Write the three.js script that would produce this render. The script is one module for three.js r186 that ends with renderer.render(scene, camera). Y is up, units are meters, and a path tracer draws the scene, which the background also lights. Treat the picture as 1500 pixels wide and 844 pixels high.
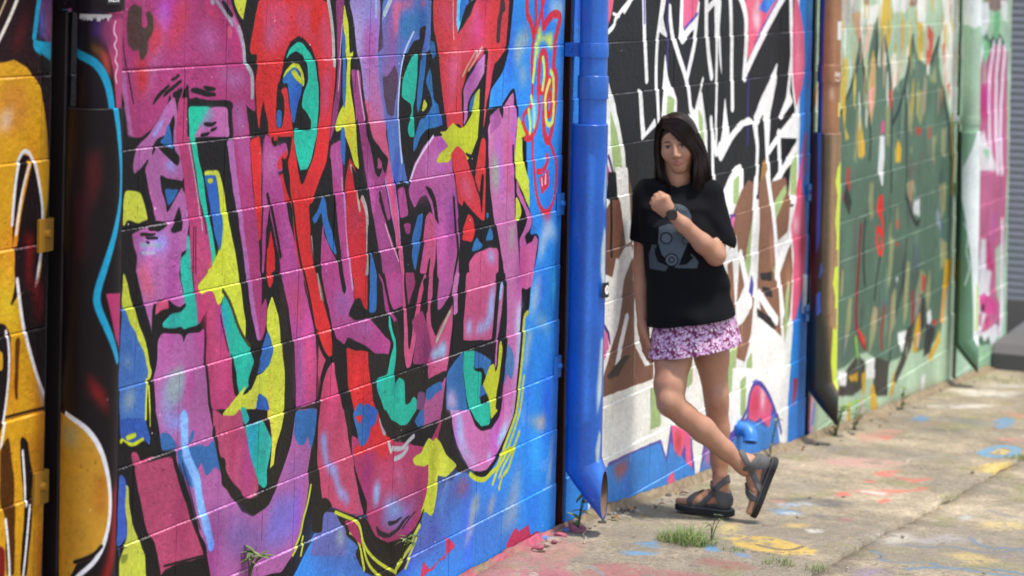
import * as THREE from 'three';
import { mergeGeometries } from 'three/addons/utils/BufferGeometryUtils.js';

// ---------- camera, sky, sun, exposure ----------
const scene = new THREE.Scene();
const EYE = 2.05, AWAY = 3.1843, HEADING = 0.43899;
const camera = new THREE.PerspectiveCamera(31.275, 1500 / 1775.5, 0.1, 4000);
camera.position.set(0, EYE, AWAY);
camera.lookAt(Math.cos(HEADING), EYE, AWAY - Math.sin(HEADING));
camera.rotateZ(0.01838);
camera.setViewOffset(1500, 1775.5, 0, 931.5, 1500, 844);
camera.focus = 6.5;
camera.userData.fStop = 2.75;
const renderer = new THREE.WebGLRenderer({ antialias: true });
renderer.toneMapping = THREE.LinearToneMapping;
renderer.toneMappingExposure = 1.58;
renderer.shadowMap.enabled = true;
const SUN = new THREE.Vector3(0.02, 0.955, 0.27).normalize();
// hazy summer sky with broken white cloud
{
  const w = 512, h = 256, data = new Float32Array(w * h * 4), H3 = (x, y, z) => { let q = Math.imul(x, 374761393) + Math.imul(y, 668265263) + Math.imul(z, 2147483647 ^ 97531) | 0; q = Math.imul(q ^ (q >>> 13), 1274126177); return ((q ^ (q >>> 16)) >>> 0) / 4294967296; };
  const N3 = (x, y, z) => { const i = Math.floor(x), j = Math.floor(y), k = Math.floor(z), s = (t) => t * t * (3 - 2 * t), u = s(x - i), v = s(y - j), q = s(z - k), L = (a, b, t) => a + (b - a) * t; return L(L(L(H3(i, j, k), H3(i + 1, j, k), u), L(H3(i, j + 1, k), H3(i + 1, j + 1, k), u), v), L(L(H3(i, j, k + 1), H3(i + 1, j, k + 1), u), L(H3(i, j + 1, k + 1), H3(i + 1, j + 1, k + 1), u), v), q); };
  for (let r = 0; r < h; r++) for (let c = 0; c < w; c++) {
    const el = ((r + 0.5) / h - 0.5) * Math.PI, az = ((c + 0.5) / w - 0.5) * 2 * Math.PI, y = Math.sin(el), x = Math.cos(el) * Math.cos(az), z = Math.cos(el) * Math.sin(az), up = Math.max(0, y), t = Math.pow(1 - up, 2.5), d = Math.max(0.12, y + 0.06), px = x / d * 1.3, pz = z / d * 1.3;
    let f = 0, a = 0.5, k = 1; for (let o = 0; o < 5; o++) { f += a * N3(px * k + 7, 3.3 * o, pz * k + 2); a *= 0.5; k *= 2.1; }
    let cloud = Math.min(1, Math.max(0, (f - 0.4) * 4.2)); cloud = cloud * cloud * (3 - 2 * cloud) * Math.min(1, up * 5); const lit = 1.25 - 0.5 * f;
    const sky = [0.36 + 0.42 * t, 0.52 + 0.34 * t, 0.82 + 0.12 * t], i = (r * w + c) * 4; for (let m = 0; m < 3; m++) data[i + m] = y < 0 ? 0.3 : sky[m] + (lit * [1.02, 1, 0.97][m] - sky[m]) * cloud; data[i + 3] = 1;
  }
  const t = new THREE.DataTexture(data, w, h, THREE.RGBAFormat, THREE.FloatType); t.mapping = THREE.EquirectangularReflectionMapping; t.magFilter = THREE.LinearFilter; t.needsUpdate = true;
  scene.background = t; scene.environment = t;
}
const sun = new THREE.DirectionalLight(0xfff5e6, 3.1);
sun.name = 'sun'; sun.position.copy(SUN).multiplyScalar(40).add(new THREE.Vector3(9, 0, 0)); sun.target.position.set(9, 0, 0);
sun.castShadow = true; sun.shadow.radius = 15; sun.shadow.mapSize.set(4096, 4096);
Object.assign(sun.shadow.camera, { left: -14, right: 14, top: 14, bottom: -14, near: 1, far: 90 });
scene.add(sun, sun.target);

// ---------- helpers ----------
let seed = 7;
const rnd = () => { seed = (seed + 0x6d2b79f5) | 0; let t = Math.imul(seed ^ (seed >>> 15), 1 | seed); t = (t + Math.imul(t ^ (t >>> 7), 61 | t)) ^ t; return ((t ^ (t >>> 14)) >>> 0) / 4294967296; };
const rr = (a, b) => a + (b - a) * rnd();
const lerp = (a, b, t) => a + (b - a) * t, clamp = (v, a, b) => Math.min(b, Math.max(a, v)), V = (x, y, z) => new THREE.Vector3(x, y, z);
const hash = (x, y) => { let h = Math.imul(x, 374761393) + Math.imul(y, 668265263) | 0; h = Math.imul(h ^ (h >>> 13), 1274126177); return ((h ^ (h >>> 16)) >>> 0) / 4294967296; };
function noise(x, y) { const i = Math.floor(x), j = Math.floor(y); let u = x - i, v = y - j; u = u * u * (3 - 2 * u); v = v * v * (3 - 2 * v); return lerp(lerp(hash(i, j), hash(i + 1, j), u), lerp(hash(i, j + 1), hash(i + 1, j + 1), u), v); }
const fbm = (x, y, n = 4) => { let s = 0, a = 0.5; for (let i = 0; i < n; i++) { s += a * noise(x, y); x = x * 2.03 + 17.1; y = y * 2.03 + 5.7; a *= 0.5; } return s; };
const taken = {};
const numbered = (n) => { taken[n] = (taken[n] ?? -1) + 1; return taken[n] ? n + '_' + String(taken[n]).padStart(3, '0') : n; };
function add(name, geo, m, parent) { const o = new THREE.Mesh(geo, m); o.name = parent ? name : numbered(name); o.castShadow = o.receiveShadow = true; (parent ?? scene).add(o); return o; }
function thing(name, label, category, [x, y, z] = [0, 0, 0], turn = 0, group) { const o = new THREE.Group(); o.name = numbered(name); o.position.set(x, y, z); o.rotation.y = turn; scene.add(o); return tag(o, label, category, group); }
function tag(o, label, category, group, kind) { o.userData = { ...o.userData, label, category }; if (group) o.userData.group = group; if (kind) o.userData.kind = kind; return o; }
const mat = (color, roughness = 0.7, extra = {}) => new THREE.MeshStandardMaterial({ color, roughness, ...extra });
const lin = (r, g, b) => new THREE.Color().setRGB(r, g, b);
const canvasOf = (w, h) => { const c = document.createElement('canvas'); c.width = w; c.height = h; return c; };
function texOf(c) { const t = new THREE.CanvasTexture(c); t.colorSpace = THREE.SRGBColorSpace; t.anisotropy = 8; return t; }
const box = (w, h, d, x = 0, y = 0, z = 0) => new THREE.BoxGeometry(w, h, d).translate(x, y, z);
const tube = (pts, r, seg = 12, rad = 6) => new THREE.TubeGeometry(new THREE.CatmullRomCurve3(pts.map((p) => (p.isVector3 ? p : V(...p)))), seg, r, rad);
function tapered(pts, radii, rad = 6, flat = 1) {   // a tube along pts whose radius follows radii
  const curve = new THREE.CatmullRomCurve3(pts.map((p) => (p.isVector3 ? p : V(...p)))), n = Math.max(4, (pts.length - 1) * 3), g = new THREE.TubeGeometry(curve, n, 1, rad), p = g.attributes.position;
  for (let i = 0; i <= n; i++) {
    const c = curve.getPointAt(i / n), s = (i / n) * (radii.length - 1), k = Math.min(radii.length - 2, Math.floor(s)), r = lerp(radii[k], radii[k + 1], s - k);
    for (let j = 0; j <= rad; j++) { const q = i * (rad + 1) + j; p.setXYZ(q, c.x + (p.getX(q) - c.x) * r, c.y + (p.getY(q) - c.y) * r * 1, c.z + (p.getZ(q) - c.z) * r * flat); }
  }
  g.computeVertexNormals(); return g;
}
const mix = (list) => mergeGeometries(list.map((g) => { const q = g.index ? g.toNonIndexed() : g; for (const k of Object.keys(q.attributes)) if (!['position', 'normal', 'uv'].includes(k)) q.deleteAttribute(k); return q; }));

// ---------- the measured paintwork, in millimetres on each surface ----------
// [shape, colour, width or softness in mm, [along, up, along, up ...]]: f a filled patch, b a soft sprayed patch, s a line
const BAY0 = [
['f','#231216',0,[3775,2036,4547,2043,4605,351,3815,602]],
['b','#5a1418',16,[4064,1857,4112,1943,4101,1880,4077,1832]],
['b','#5a1418',17,[4202,1505,4249,1501,4256,1268,4209,1274]],
['b','#5a1418',17,[4132,1284,4197,1276,4213,1193,4175,1149]],
['b','#6a1a1c',13,[4208,1748,4234,1763,4240,1567,4220,1569]],
['f','#5d3a6e',0,[4153,1959,4242,1958,4245,1852,4179,1862]],
['b','#8a4a68',17,[4190,1934,4242,1934,4245,1861,4192,1870]],
['b','#4a5ab0',10,[4154,1927,4177,1927,4178,1870,4159,1866]],
['s','#1e90b6',15,[4153,1959,4140,1871]],
['f','#1e90b6',0,[4137,1864,4179,1858,4251,1852,4253,1799,4180,1818,4141,1843]],
['b','#20161a',12,[4136,1831,4247,1791,4247,1775,4168,1786]],
['s','#dcd8d0',10,[4003,1858,4038,1904,4071,1959]],
['s','#c8b890',5,[4001,1913,4030,1959]],
['f','#c6921f',0,[3967,1812,4065,1817,4116,1800,4166,1750,4195,1659,4209,1553,4207,1440,4190,1393,4170,1279,4107,1255,4125,1181,4164,1094,4232,993,4261,938,4589,861,4605,351,3980,519,3958,1305]],
['b','#b87a2c',18,[4018,1756,4092,1777,4132,1695,4096,1641,4021,1646]],
['b','#c9a890',12,[4019,1701,4069,1706,4058,1659,4021,1654]],
['b','#b0761c',17,[4117,932,4248,908,4265,806,4172,792]],
['f','#181114',0,[4074,1445,4076,1547,4097,1597,4135,1587,4165,1524,4186,1442,4178,1362,4164,1280,4097,1273,4070,1244,4087,1289,4078,1373]],
['b','#701418',12,[4121,1416,4154,1397,4144,1282,4125,1285]],
['s','#c6921f',15,[4129,1575,4098,1482,4084,1388]],
['s','#d8d8e0',9,[4071,1437,4076,1547,4102,1609,4141,1598,4174,1507,4189,1442,4171,1322,4162,1280]],
['s','#d8d8e0',6,[4087,1412,4100,1506,4128,1571]],
['f','#181114',0,[4164,1830,4247,1787,4262,1268,4273,978,4219,999,4164,1094,4125,1181,4107,1271,4173,1279,4192,1401,4206,1472,4208,1569,4195,1659]],
['b','#62141a',15,[4203,1716,4237,1747,4241,1616,4214,1569]],
['b','#62141a',15,[4138,1300,4190,1293,4200,1203,4174,1190]],
['s','#dfdfe6',10,[4091,1306,4102,1256,4125,1172,4178,1059,4219,995,4254,940]],
['b','#b8bcc8',8,[4165,1053,4233,976,4254,940,4234,943]],
['s','#181114',5,[4027,989,4141,989,4273,982]],
['f','#181114',0,[4021,1211,4052,1205,4069,1181,4070,1069,4052,992,4029,949,4024,1100,4047,1097,4048,1144,4023,1156]],
['s','#dfdfe6',7,[4056,1190,4070,1149,4068,1053,4042,923]],
['f','#5a3008',0,[4091,1169,4104,1168,4102,1024,4095,1025]],
['f','#4a2a0c',0,[4042,915,4066,942,4094,841,4101,612,4075,618,4065,751,4045,803]],
['f','#181114',0,[4114,933,4136,921,4161,843,4161,730,4146,600,4126,605,4137,767,4121,867]],
['s','#dfdfe6',7,[4123,899,4135,832,4140,767]],
['s','#dfdfe6',7,[4153,764,4145,669,4130,559]],
['s','#dfdfe6',7,[4064,751,4082,667,4087,570]],
['f','#701a1c',0,[4036,694,4064,680,4064,576,4039,582]],
];
const BAY1 = [
['f','#141316',0,[4175,2035,6821,2059,6789,1885,6779,1812,6755,1757,6731,1713,6706,1686,6632,1639,6621,1580,6737,1585,6827,1631,6849,1579,6857,1539,6927,1490,6952,1235,6982,1175,6970,1119,7040,1100,7017,1011,6992,931,6969,848,6942,834,6907,703,6871,595,6863,481,6800,414,6724,373,6650,315,6536,344,6342,373,6276,282,6197,257,6143,228,6133,179,6060,94,4219,555]],
['f','#3187e2',0,[6821,2059,7528,2065,7637,-239,5645,198,5346,273,5460,362,5560,439,5778,371,5801,285,5947,251,6162,296,6253,287,6436,386,6573,337,6650,315,6724,373,6800,414,6863,481,6871,595,6907,703,6942,834,6969,848,6992,931,7017,1011,7040,1100,6970,1119,6982,1175,6952,1235,6927,1490,6857,1539,6849,1579,6827,1631,6737,1585,6621,1580,6632,1639,6706,1686,6731,1713,6755,1757,6779,1812,6789,1885]],
['b','#3d6fc0',86,[6194,341,6437,375,6585,329,6754,266,6921,72,6870,4,5645,198,5398,306,5542,414,5780,322,5842,276]],
['b','#41599e',60,[6250,371,6342,379,6439,332,6394,267,6189,195,5845,197,5547,270,5543,385]],
['b','#4a4a98',46,[6198,247,6347,256,6304,168,6057,166,5823,222,6055,218]],
['b','#5f4f8c',31,[6437,375,6560,334,6513,284,6345,309]],
['b','#7c5f82',17,[6438,354,6498,346,6500,297,6439,310]],
['b','#4d6fae',24,[5542,424,5718,365,5741,272,5470,336]],
['b','#8fa8b4',22,[6831,1828,6911,1844,6940,1803,6874,1759,6850,1709,6809,1733,6807,1778]],
['b','#88a0b8',22,[6863,1720,6917,1707,6907,1639,6865,1663]],
['b','#a9c3dc',27,[7087,1945,7231,1944,7234,1874,7118,1893]],
['b','#a9c3dc',23,[7107,1175,7181,1121,7227,1069,7125,1091,7073,1004,7043,1042,7081,1131]],
['b','#9fc4de',27,[6993,908,7046,970,7075,955,7065,864,7025,823,6983,823]],
['b','#9ab8cc',23,[7053,813,7139,790,7142,725,7111,770,7026,788]],
['b','#a8b8b4',19,[6958,769,7013,773,6987,730,6964,637,6943,663]],
['b','#b9a99c',19,[6930,480,7041,449,7125,451,7142,396,7100,398,7014,442]],
['b','#a4b4cc',16,[7215,370,7196,315,7205,278,7187,182,7166,186,7188,340]],
['b','#8c9aa8',14,[6539,267,6588,284,6603,232,6567,207,6556,166,6509,120,6484,126,6518,185]],
['b','#8c94a8',15,[6667,207,6703,255,6729,238,6694,168]],
['b','#7a94b8',26,[6761,108,6910,336,6929,207,6893,101]],
['f','#4a8fe0',0,[7105,280,7161,287,7190,287,7176,272,7148,272,7163,245,7121,242,7099,258]],
['f','#99366d',0,[4453,1957,4965,1990,4999,1929,5046,1875,5063,1839,5068,1808,5074,1781,5108,1753,5117,1722,5114,1686,5124,1645,5073,1670,5083,1634,5096,1598,5101,1533,5124,1415,5138,1365,5161,1259,5165,1194,5171,1193,5177,1102,5185,1101,5197,1122,5207,1098,5203,1040,5184,1004,5172,1006,5144,1061,5116,1146,5102,1201,5098,1202,5061,1314,5046,1378,5012,1548,5019,1583,5004,1674,4904,1687,4849,1694,4795,1696,4786,1733,4768,1719,4751,1660,4728,1687,4712,1704,4627,1625,4585,1610,4543,1612,4528,1648,4512,1697,4490,1731,4475,1780,4468,1796,4453,1853,4444,1909,4457,1925]],
['b','#a0548c',16,[4646,1940,4682,1956,4706,1906,4672,1819,4624,1725,4582,1694,4615,1783]],
['b','#a0548c',22,[4842,1887,4920,1895,4954,1824,4876,1813,4828,1849]],
['b','#97588f',18,[4924,1769,5054,1760,5075,1723,5007,1709,4949,1746]],
['b','#ae344f',21,[4719,1956,4794,1956,4781,1888,4724,1817,4685,1856,4713,1906]],
['b','#b72b2b',18,[4564,1822,4600,1800,4609,1759,4596,1718,4575,1711,4559,1752]],
['b','#b43448',18,[4604,1916,4670,1890,4678,1848,4636,1816,4607,1808]],
['b','#ae4261',15,[4841,1943,4919,1929,4968,1894,4920,1903]],
['f','#b45173',0,[4977,1878,4993,1883,4998,1856,4982,1852]],
['b','#93548f',15,[5007,1673,5057,1671,5075,1617,5060,1580,5027,1582]],
['b','#974985',15,[5027,1582,5093,1578,5104,1506,5089,1463,5063,1492]],
['b','#a25f9a',4,[4452,1885,4481,1824,4510,1762,4534,1672,4550,1612,4529,1613,4498,1714,4468,1796,4442,1877]],
['f','#3f332c',0,[4519,1933,4539,1945,4568,1936,4573,1883,4594,1881,4605,1895,4593,1924,4603,1928,4622,1919,4625,1882,4606,1858,4600,1825,4582,1805,4572,1813,4571,1834,4543,1830,4521,1847,4514,1892]],
['b','#3f332c',5,[4513,1933,4539,1947,4571,1938,4573,1883,4594,1879,4608,1895,4595,1924,4607,1929,4625,1919,4628,1882,4609,1858,4600,1821,4582,1804,4570,1822,4567,1832,4539,1829,4520,1847,4512,1892]],
['s','#141316',6,[4443,1929,4458,1893,4480,1832]],
['f','#141316',0,[4479,1824,4488,1822,4487,1804,4480,1806]],
['s','#2a1424',3,[4493,1876,4502,1819,4517,1782,4532,1737,4547,1695]],
['s','#2a1424',2,[4509,1807,4524,1766,4539,1716]],
['f','#141316',0,[4445,1845,4475,1784,4494,1722,4509,1689,4449,1688]],
['b','#711b49',3,[4446,1787,5073,1784,5073,1780,4447,1781]],
['f','#141316',0,[4629,1689,4653,1715,4700,1736,4704,1733,4668,1711]],
['f','#141316',0,[4676,1706,4686,1718,4756,1746,4760,1742,4705,1717]],
['f','#141316',0,[4710,1749,4748,1762,4749,1758,4713,1746]],
['f','#141316',0,[4802,1722,4825,1721,4919,1704,4923,1698,4864,1702,4814,1712]],
['f','#141316',0,[4859,1726,4879,1725,4922,1716,4918,1712,4879,1715]],
['f','#141316',0,[4723,1714,4756,1724,4766,1721,4750,1698,4747,1661,4760,1618,4764,1599,4749,1600,4737,1644,4732,1687,4735,1703,4724,1704]],
['f','#141316',0,[4705,1705,4712,1704,4711,1692,4704,1693]],
['f','#141316',0,[4785,1735,4793,1726,4795,1692,4833,1697,4864,1689,4951,1683,5000,1678,5012,1667,5000,1652,5007,1584,4995,1584,4980,1657,4944,1668,4881,1673,4803,1679,4798,1597,4789,1597]],
['f','#8f9aa0',0,[4887,1955,4906,1955,4911,1945,4903,1942]],
['s','#8f9aa0',11,[4918,1955,4951,1929,5001,1889]],
['s','#966e93',16,[4950,1955,5000,1911,5034,1866,5051,1844,5064,1808]],
['s','#93a0a4',14,[5033,1880,5059,1839,5064,1808,5070,1777,5099,1754,5105,1722,5106,1687]],
['f','#141316',0,[4942,1955,4958,1955,5000,1915,4996,1907,4967,1929]],
['f','#b9c23e',0,[5002,1955,5067,1955,5072,1955,5057,1901,5032,1919]],
['f','#141316',0,[5072,1959,5134,1959,5100,1852,5085,1821,5127,1807,5135,1820,5140,1793,5120,1753,5107,1767,5081,1808,5059,1853,5053,1897]],
['f','#9e5b96',0,[4617,1608,4656,1645,4691,1680,4727,1704,4744,1661,4753,1599,4742,1600,4762,1544,4775,1513,4783,1496,4772,1480,4682,1495,4667,1530,4682,1495,4695,1448,4708,1397,4769,1467,4788,1444,4805,1396,4799,1341,4804,1302,4771,1293,4765,1241,4765,1233,4785,1196,4794,1161,4775,1151,4745,1157,4722,1175,4692,1183,4656,1175,4646,1156,4644,1102,4656,1073,4634,1091,4629,1129,4598,1195,4571,1264,4561,1266,4570,1307,4552,1334,4529,1369,4543,1378,4657,1385,4641,1432,4618,1484,4598,1527,4615,1550,4567,1521,4556,1513,4549,1530,4561,1574,4585,1597]],
['b','#7f9ce8',7,[4628,1607,4677,1647,4688,1647,4650,1606]],
['b','#7f9ce8',12,[4692,1540,4733,1533,4748,1515,4726,1511,4696,1523]],
['b','#8b8fe0',16,[4658,1356,4702,1343,4710,1317,4681,1307,4623,1309,4580,1327]],
['f','#7a8fa8',0,[4587,1338,4681,1326,4673,1319,4587,1330]],
['f','#8a93b4',0,[4587,1315,4659,1309,4645,1304,4595,1308]],
['b','#bb5671',16,[4571,1282,4617,1277,4655,1204,4649,1189,4612,1197,4590,1237]],
['f','#b4486c',0,[4664,1174,4715,1178,4719,1154,4679,1147,4657,1146]],
['f','#141316',0,[4694,1605,4729,1657,4733,1636,4727,1601,4732,1563,4755,1544,4752,1523,4733,1533,4688,1557,4650,1585,4630,1557,4633,1574,4657,1597,4679,1604]],
['f','#2a5fa0',0,[4690,1603,4707,1633,4719,1601,4728,1567,4687,1580,4668,1592]],
['f','#141316',0,[4671,1504,4697,1494,4772,1480,4772,1471,4707,1405,4699,1435,4680,1466]],
['f','#2a5fa0',0,[4694,1465,4754,1460,4736,1436,4710,1422]],
['f','#141316',0,[4759,1417,4775,1386,4772,1352,4731,1350,4720,1360,4738,1371]],
['f','#141316',0,[4617,1380,4664,1386,4704,1380,4701,1372,4665,1363,4621,1366]],
['f','#141316',0,[4582,1362,4650,1356,4643,1352,4586,1357]],
['f','#141316',0,[4604,1352,4665,1344,4651,1342,4615,1346]],
['f','#141316',0,[4608,1340,4626,1337,4622,1334]],
['f','#141316',0,[4615,1550,4598,1527,4618,1471,4657,1385,4621,1382,4597,1465,4568,1471,4516,1476,4513,1574,4537,1576,4553,1514,4567,1519]],
['f','#bcc644',0,[4516,1472,4533,1474,4582,1468,4601,1436,4621,1392,4578,1388,4532,1403,4515,1386,4510,1444]],
['f','#141316',0,[4515,1378,4532,1403,4578,1388,4621,1392,4621,1376,4571,1375,4543,1367,4552,1334,4570,1307,4568,1265,4571,1264,4598,1195,4629,1129,4652,1074,4663,1087,4673,1094,4679,1022,4665,1003,4651,989,4639,1024,4609,1095,4590,1122,4563,1183,4526,1270,4519,1271]],
['f','#b5be3e',0,[4515,1271,4534,1236,4571,1158,4594,1113,4612,1090,4632,1042,4649,1002,4641,982,4623,981,4633,1000,4613,1053,4588,1085,4572,1116,4544,1141,4525,1176,4514,1186]],
['f','#3b66ac',0,[4511,1190,4525,1172,4544,1141,4572,1116,4588,1085,4613,1053,4633,1004,4627,976,4622,909,4626,871,4650,813,4522,841,4509,929,4508,1069]],
['b','#6f8fae',11,[4522,1059,4553,1050,4561,1020,4526,1042]],
['b','#7f93a8',14,[4532,967,4570,969,4572,918,4523,927]],
['f','#2b50a0',0,[4516,903,4622,884,4650,821,4610,824,4518,850]],
['s','#bcc63a',7,[4628,984,4624,943,4626,884]],
['s','#bcc63a',6,[4634,967,4643,905,4648,863]],
['s','#b9c324',13,[4522,847,4560,826,4585,827,4613,832]],
['f','#b9c324',0,[4539,854,4581,855,4585,844,4546,845]],
['f','#141316',0,[4641,978,4659,981,4672,900,4685,860,4698,791,4765,780,4769,771,4743,768,4758,746,4782,703,4822,635,4863,548,4896,496,4857,505,4840,571,4791,675,4743,765,4669,780,4604,780,4586,806,4565,809,4577,753,4615,662,4646,589,4668,567,4676,547,4618,561,4596,601,4543,727,4524,776,4522,845,4561,822,4585,819,4621,827,4683,785,4653,837]],
['f','#23a394',0,[4803,1341,4815,1322,4821,1271,4826,1234,4835,1190,4856,1136,4861,1088,4777,1093,4747,1096,4691,1112,4694,1128,4723,1141,4776,1138,4794,1157,4793,1191,4772,1240,4772,1240,4771,1276,4801,1290]],
['f','#141316',0,[4680,1118,4695,1107,4747,1096,4777,1096,4789,1085,4807,1089,4857,1089,4876,1103,4902,1134,4909,1094,4901,1043,4903,982,4917,920,4931,855,4912,858,4901,944,4887,1011,4892,1079,4869,1070,4804,1075,4794,1051,4781,1078,4710,1084,4684,1096]],
['f','#141316',0,[4646,1156,4653,1176,4660,1170,4657,1142,4690,1154,4723,1154,4718,1177,4741,1160,4771,1149,4794,1159,4798,1154,4776,1138,4731,1142,4694,1128,4680,1118,4673,1106,4652,1072,4643,1102]],
['f','#9c5893',0,[4688,1092,4781,1076,4794,1051,4804,1075,4869,1070,4892,1079,4892,984,4906,922,4919,857,4932,828,4950,782,4959,736,4976,702,4994,659,5011,634,5053,585,5095,541,5155,514,5239,532,5281,578,5324,633,5357,687,5372,768,5390,774,5497,755,5494,708,5478,617,5454,537,5430,439,5395,380,5308,328,4955,370,4920,490,4887,534,4854,611,4813,688,4765,757,4765,780,4705,790,4685,860,4669,901,4672,900,4659,979,4676,1018,4674,1077]],
['b','#7b86b0',19,[4707,971,4796,965,4798,922,4754,886,4710,868,4694,896,4693,949]],
['b','#85919c',12,[4721,977,4788,1001,4804,964,4783,916,4753,896,4715,928]],
['b','#7688cc',19,[4695,880,4800,865,4801,827,4733,831]],
['f','#31619e',0,[4693,834,4733,824,4764,799,4772,779,4705,788]],
['f','#31619e',0,[4829,787,4843,814,4853,810,4848,792,4837,784]],
['f','#31619e',0,[4769,773,4833,771,4879,769,4911,754,4942,768,4963,744,4985,679,4952,698,4914,680,4889,724,4866,707,4860,661,4836,670,4789,718]],
['s','#6ea2e6',29,[4800,861,4809,808,4807,766,4835,722,4871,680,4880,631,4918,545,4944,485]],
['b','#7fb0ee',7,[4784,868,4823,852,4824,814,4818,764,4858,713,4883,673,4892,620,4943,513,4936,487,4903,531,4869,625,4835,700,4795,759]],
['s','#2a2038',3,[4781,737,4821,669,4854,611,4887,543]],
['s','#2a2038',3,[4796,738,4837,657,4870,581]],
['b','#725896',32,[4933,576,5079,544,5216,460,5302,495,5336,525,5305,401,5049,435]],
['b','#6f64b8',28,[5248,544,5408,537,5394,419,5323,397,5217,421]],
['b','#7e5291',28,[5324,633,5432,626,5425,571,5325,592]],
['b','#a54c7e',26,[4997,562,5047,525,4983,513]],
['f','#a54266',0,[4576,773,4743,765,4767,714,4807,646,4856,550,4892,497,4922,440,4971,366,4724,428,4676,557,4646,589,4615,662]],
['f','#a54266',0,[4565,809,4586,806,4604,780,4669,780,4576,773]],
['s','#141316',5,[4722,484,4828,475,4913,466]],
['f','#141316',0,[4523,471,4694,444,4723,471,4782,473,4921,459,4955,370]],
['f','#b5be40',0,[4543,731,4553,725,4562,666,4581,612,4607,569,4630,535,4643,449,4523,479,4521,544,4554,594,4556,634,4541,678]],
['f','#7c8c2c',0,[4527,559,4555,553,4549,538,4528,535]],
['f','#3a62a6',0,[4514,766,4535,753,4543,731,4541,678,4554,602,4526,584,4512,585]],
['f','#a23868',0,[4750,1694,4787,1701,4791,1597,4806,1596,4824,1527,4858,1421,4891,1349,4926,1259,4935,1221,4895,1236,4880,1228,4865,1204,4895,1226,4961,1139,4979,1102,5013,1036,5023,990,5041,943,5060,869,5020,839,4935,854,4907,982,4904,1095,4906,1134,4861,1092,4856,1136,4833,1233,4826,1234,4815,1322,4805,1409,4788,1444,4783,1496,4762,1544,4742,1600]],
['b','#ac426c',20,[4829,1355,4892,1323,4910,1260,4930,1135,4971,1086,4998,1003,4987,845,4937,916,4917,1050,4866,1160,4850,1188]],
['s','#3a1628',4,[4806,1588,4858,1430,4892,1332]],
['s','#a0a0a8',3,[4799,1580,4845,1452,4872,1342]],
['s','#2a1424',3,[4829,1355,4833,1233]],
['s','#2a1424',3,[4839,1354,4845,1232]],
['s','#2a1424',3,[4967,1104,4989,1048,5014,1000]],
['f','#1fae92',0,[4796,1675,4896,1670,4913,1635,4851,1617,4837,1594,4829,1595,4842,1542,4871,1480,4889,1418,4907,1356,4924,1311,4941,1266,4938,1240,4930,1236,4908,1313,4882,1384,4857,1438,4832,1518,4806,1596]],
['f','#aa619a',0,[4896,1668,4980,1664,4995,1584,4829,1595,4851,1617]],
['b','#62a0a4',15,[4881,1667,4912,1665,4913,1643,4882,1619,4851,1621]],
['f','#141316',0,[4867,1626,4929,1627,4925,1623,4898,1618,4882,1619]],
['f','#141316',0,[4906,1609,4934,1612,4926,1606,4906,1602]],
['f','#141316',0,[4856,1599,4903,1600,4891,1593,4860,1593]],
['f','#141316',0,[4841,1577,4868,1569,4899,1577,4963,1567,4983,1572,5001,1514,5020,1433,5043,1369,5062,1288,5090,1203,5052,1207,5029,1282,4998,1373,4967,1438,4950,1491,4918,1496,4875,1499,4869,1549]],
['f','#bcc63a',0,[4879,1499,4946,1494,4958,1473,4985,1401,5003,1338,5038,1264,5056,1207,5056,1207,5076,1124,5097,1068,5096,1015,5062,1051,5044,1080,5014,1137,4985,1158,4970,1134,4954,1132,4929,1174,4897,1178,4874,1170,4866,1186,4858,1196,4903,1221,4903,1231,4926,1237,4957,1277,4963,1342,4961,1394,4938,1475,4879,1488]],
['f','#2a5fa2',0,[4879,1486,4934,1482,4943,1440,4961,1381,4971,1341,4961,1281,4953,1286,4931,1328,4913,1399,4896,1448]],
['f','#b4bd2c',0,[4895,1476,4918,1476,4919,1468,4899,1466]],
['b','#aab428',13,[4965,1280,4990,1251,4927,1222,4911,1230]],
['f','#1fa290',0,[4985,1154,5014,1137,5044,1075,5099,1010,5079,1026,5126,992,5122,980,5140,945,5133,911,5117,886,5068,864,5049,933,5031,989,5058,905,5036,953,5014,1009,4996,1056,4970,1121]],
['f','#1fa290',0,[5041,943,5101,978,5114,976,5140,954,5132,920,5117,891,5068,868,5049,924]],
['s','#3c3a20',9,[4977,1168,5014,1135,5049,1075,5078,1035,5121,998]],
['f','#141316',0,[5027,990,5049,933,5068,868,5051,871,5033,927]],
['f','#9e5f9d',0,[4983,1572,5013,1575,5039,1467,5063,1385,5087,1285,5114,1200,5129,1144,5176,1005,5163,1009,5136,1063,5107,1156,5098,1202,5093,1202,5069,1296,5046,1378,5024,1433,5001,1514]],
['f','#b9c23c',0,[5232,1122,5255,1087,5273,1053,5284,996,5304,938,5311,854,5314,787,5309,788,5293,740,5269,690,5254,624,5240,627,5247,690,5241,727,5227,775,5226,803,5203,840,5173,855,5161,814,5085,828,5036,836,5020,839,4992,831,5004,815,5053,820,5077,847,5068,864,5117,868,5158,907,5200,913,5234,949,5241,975,5209,1039,5211,1088]],
['f','#b9c23c',0,[5104,889,5036,856,5012,842,4988,832,5013,816,5061,821,5086,823,5084,863]],
['f','#2a5ca0',0,[5214,1025,5236,994,5242,966,5226,932,5192,915,5158,916,5161,942,5190,978]],
['f','#2a5ca0',0,[5172,857,5216,834,5234,801,5161,814]],
['f','#141316',0,[5111,819,5145,804,5204,798,5227,775,5241,732,5242,709,5227,630,5209,670,5211,724,5197,776,5129,784]],
['f','#23a596',0,[5081,833,5106,824,5128,793,5104,780,5086,810]],
['f','#23a596',0,[5100,776,5197,776,5210,756,5242,713,5235,669,5223,631,5225,589,5208,584,5168,619,5145,669,5122,723]],
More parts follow.
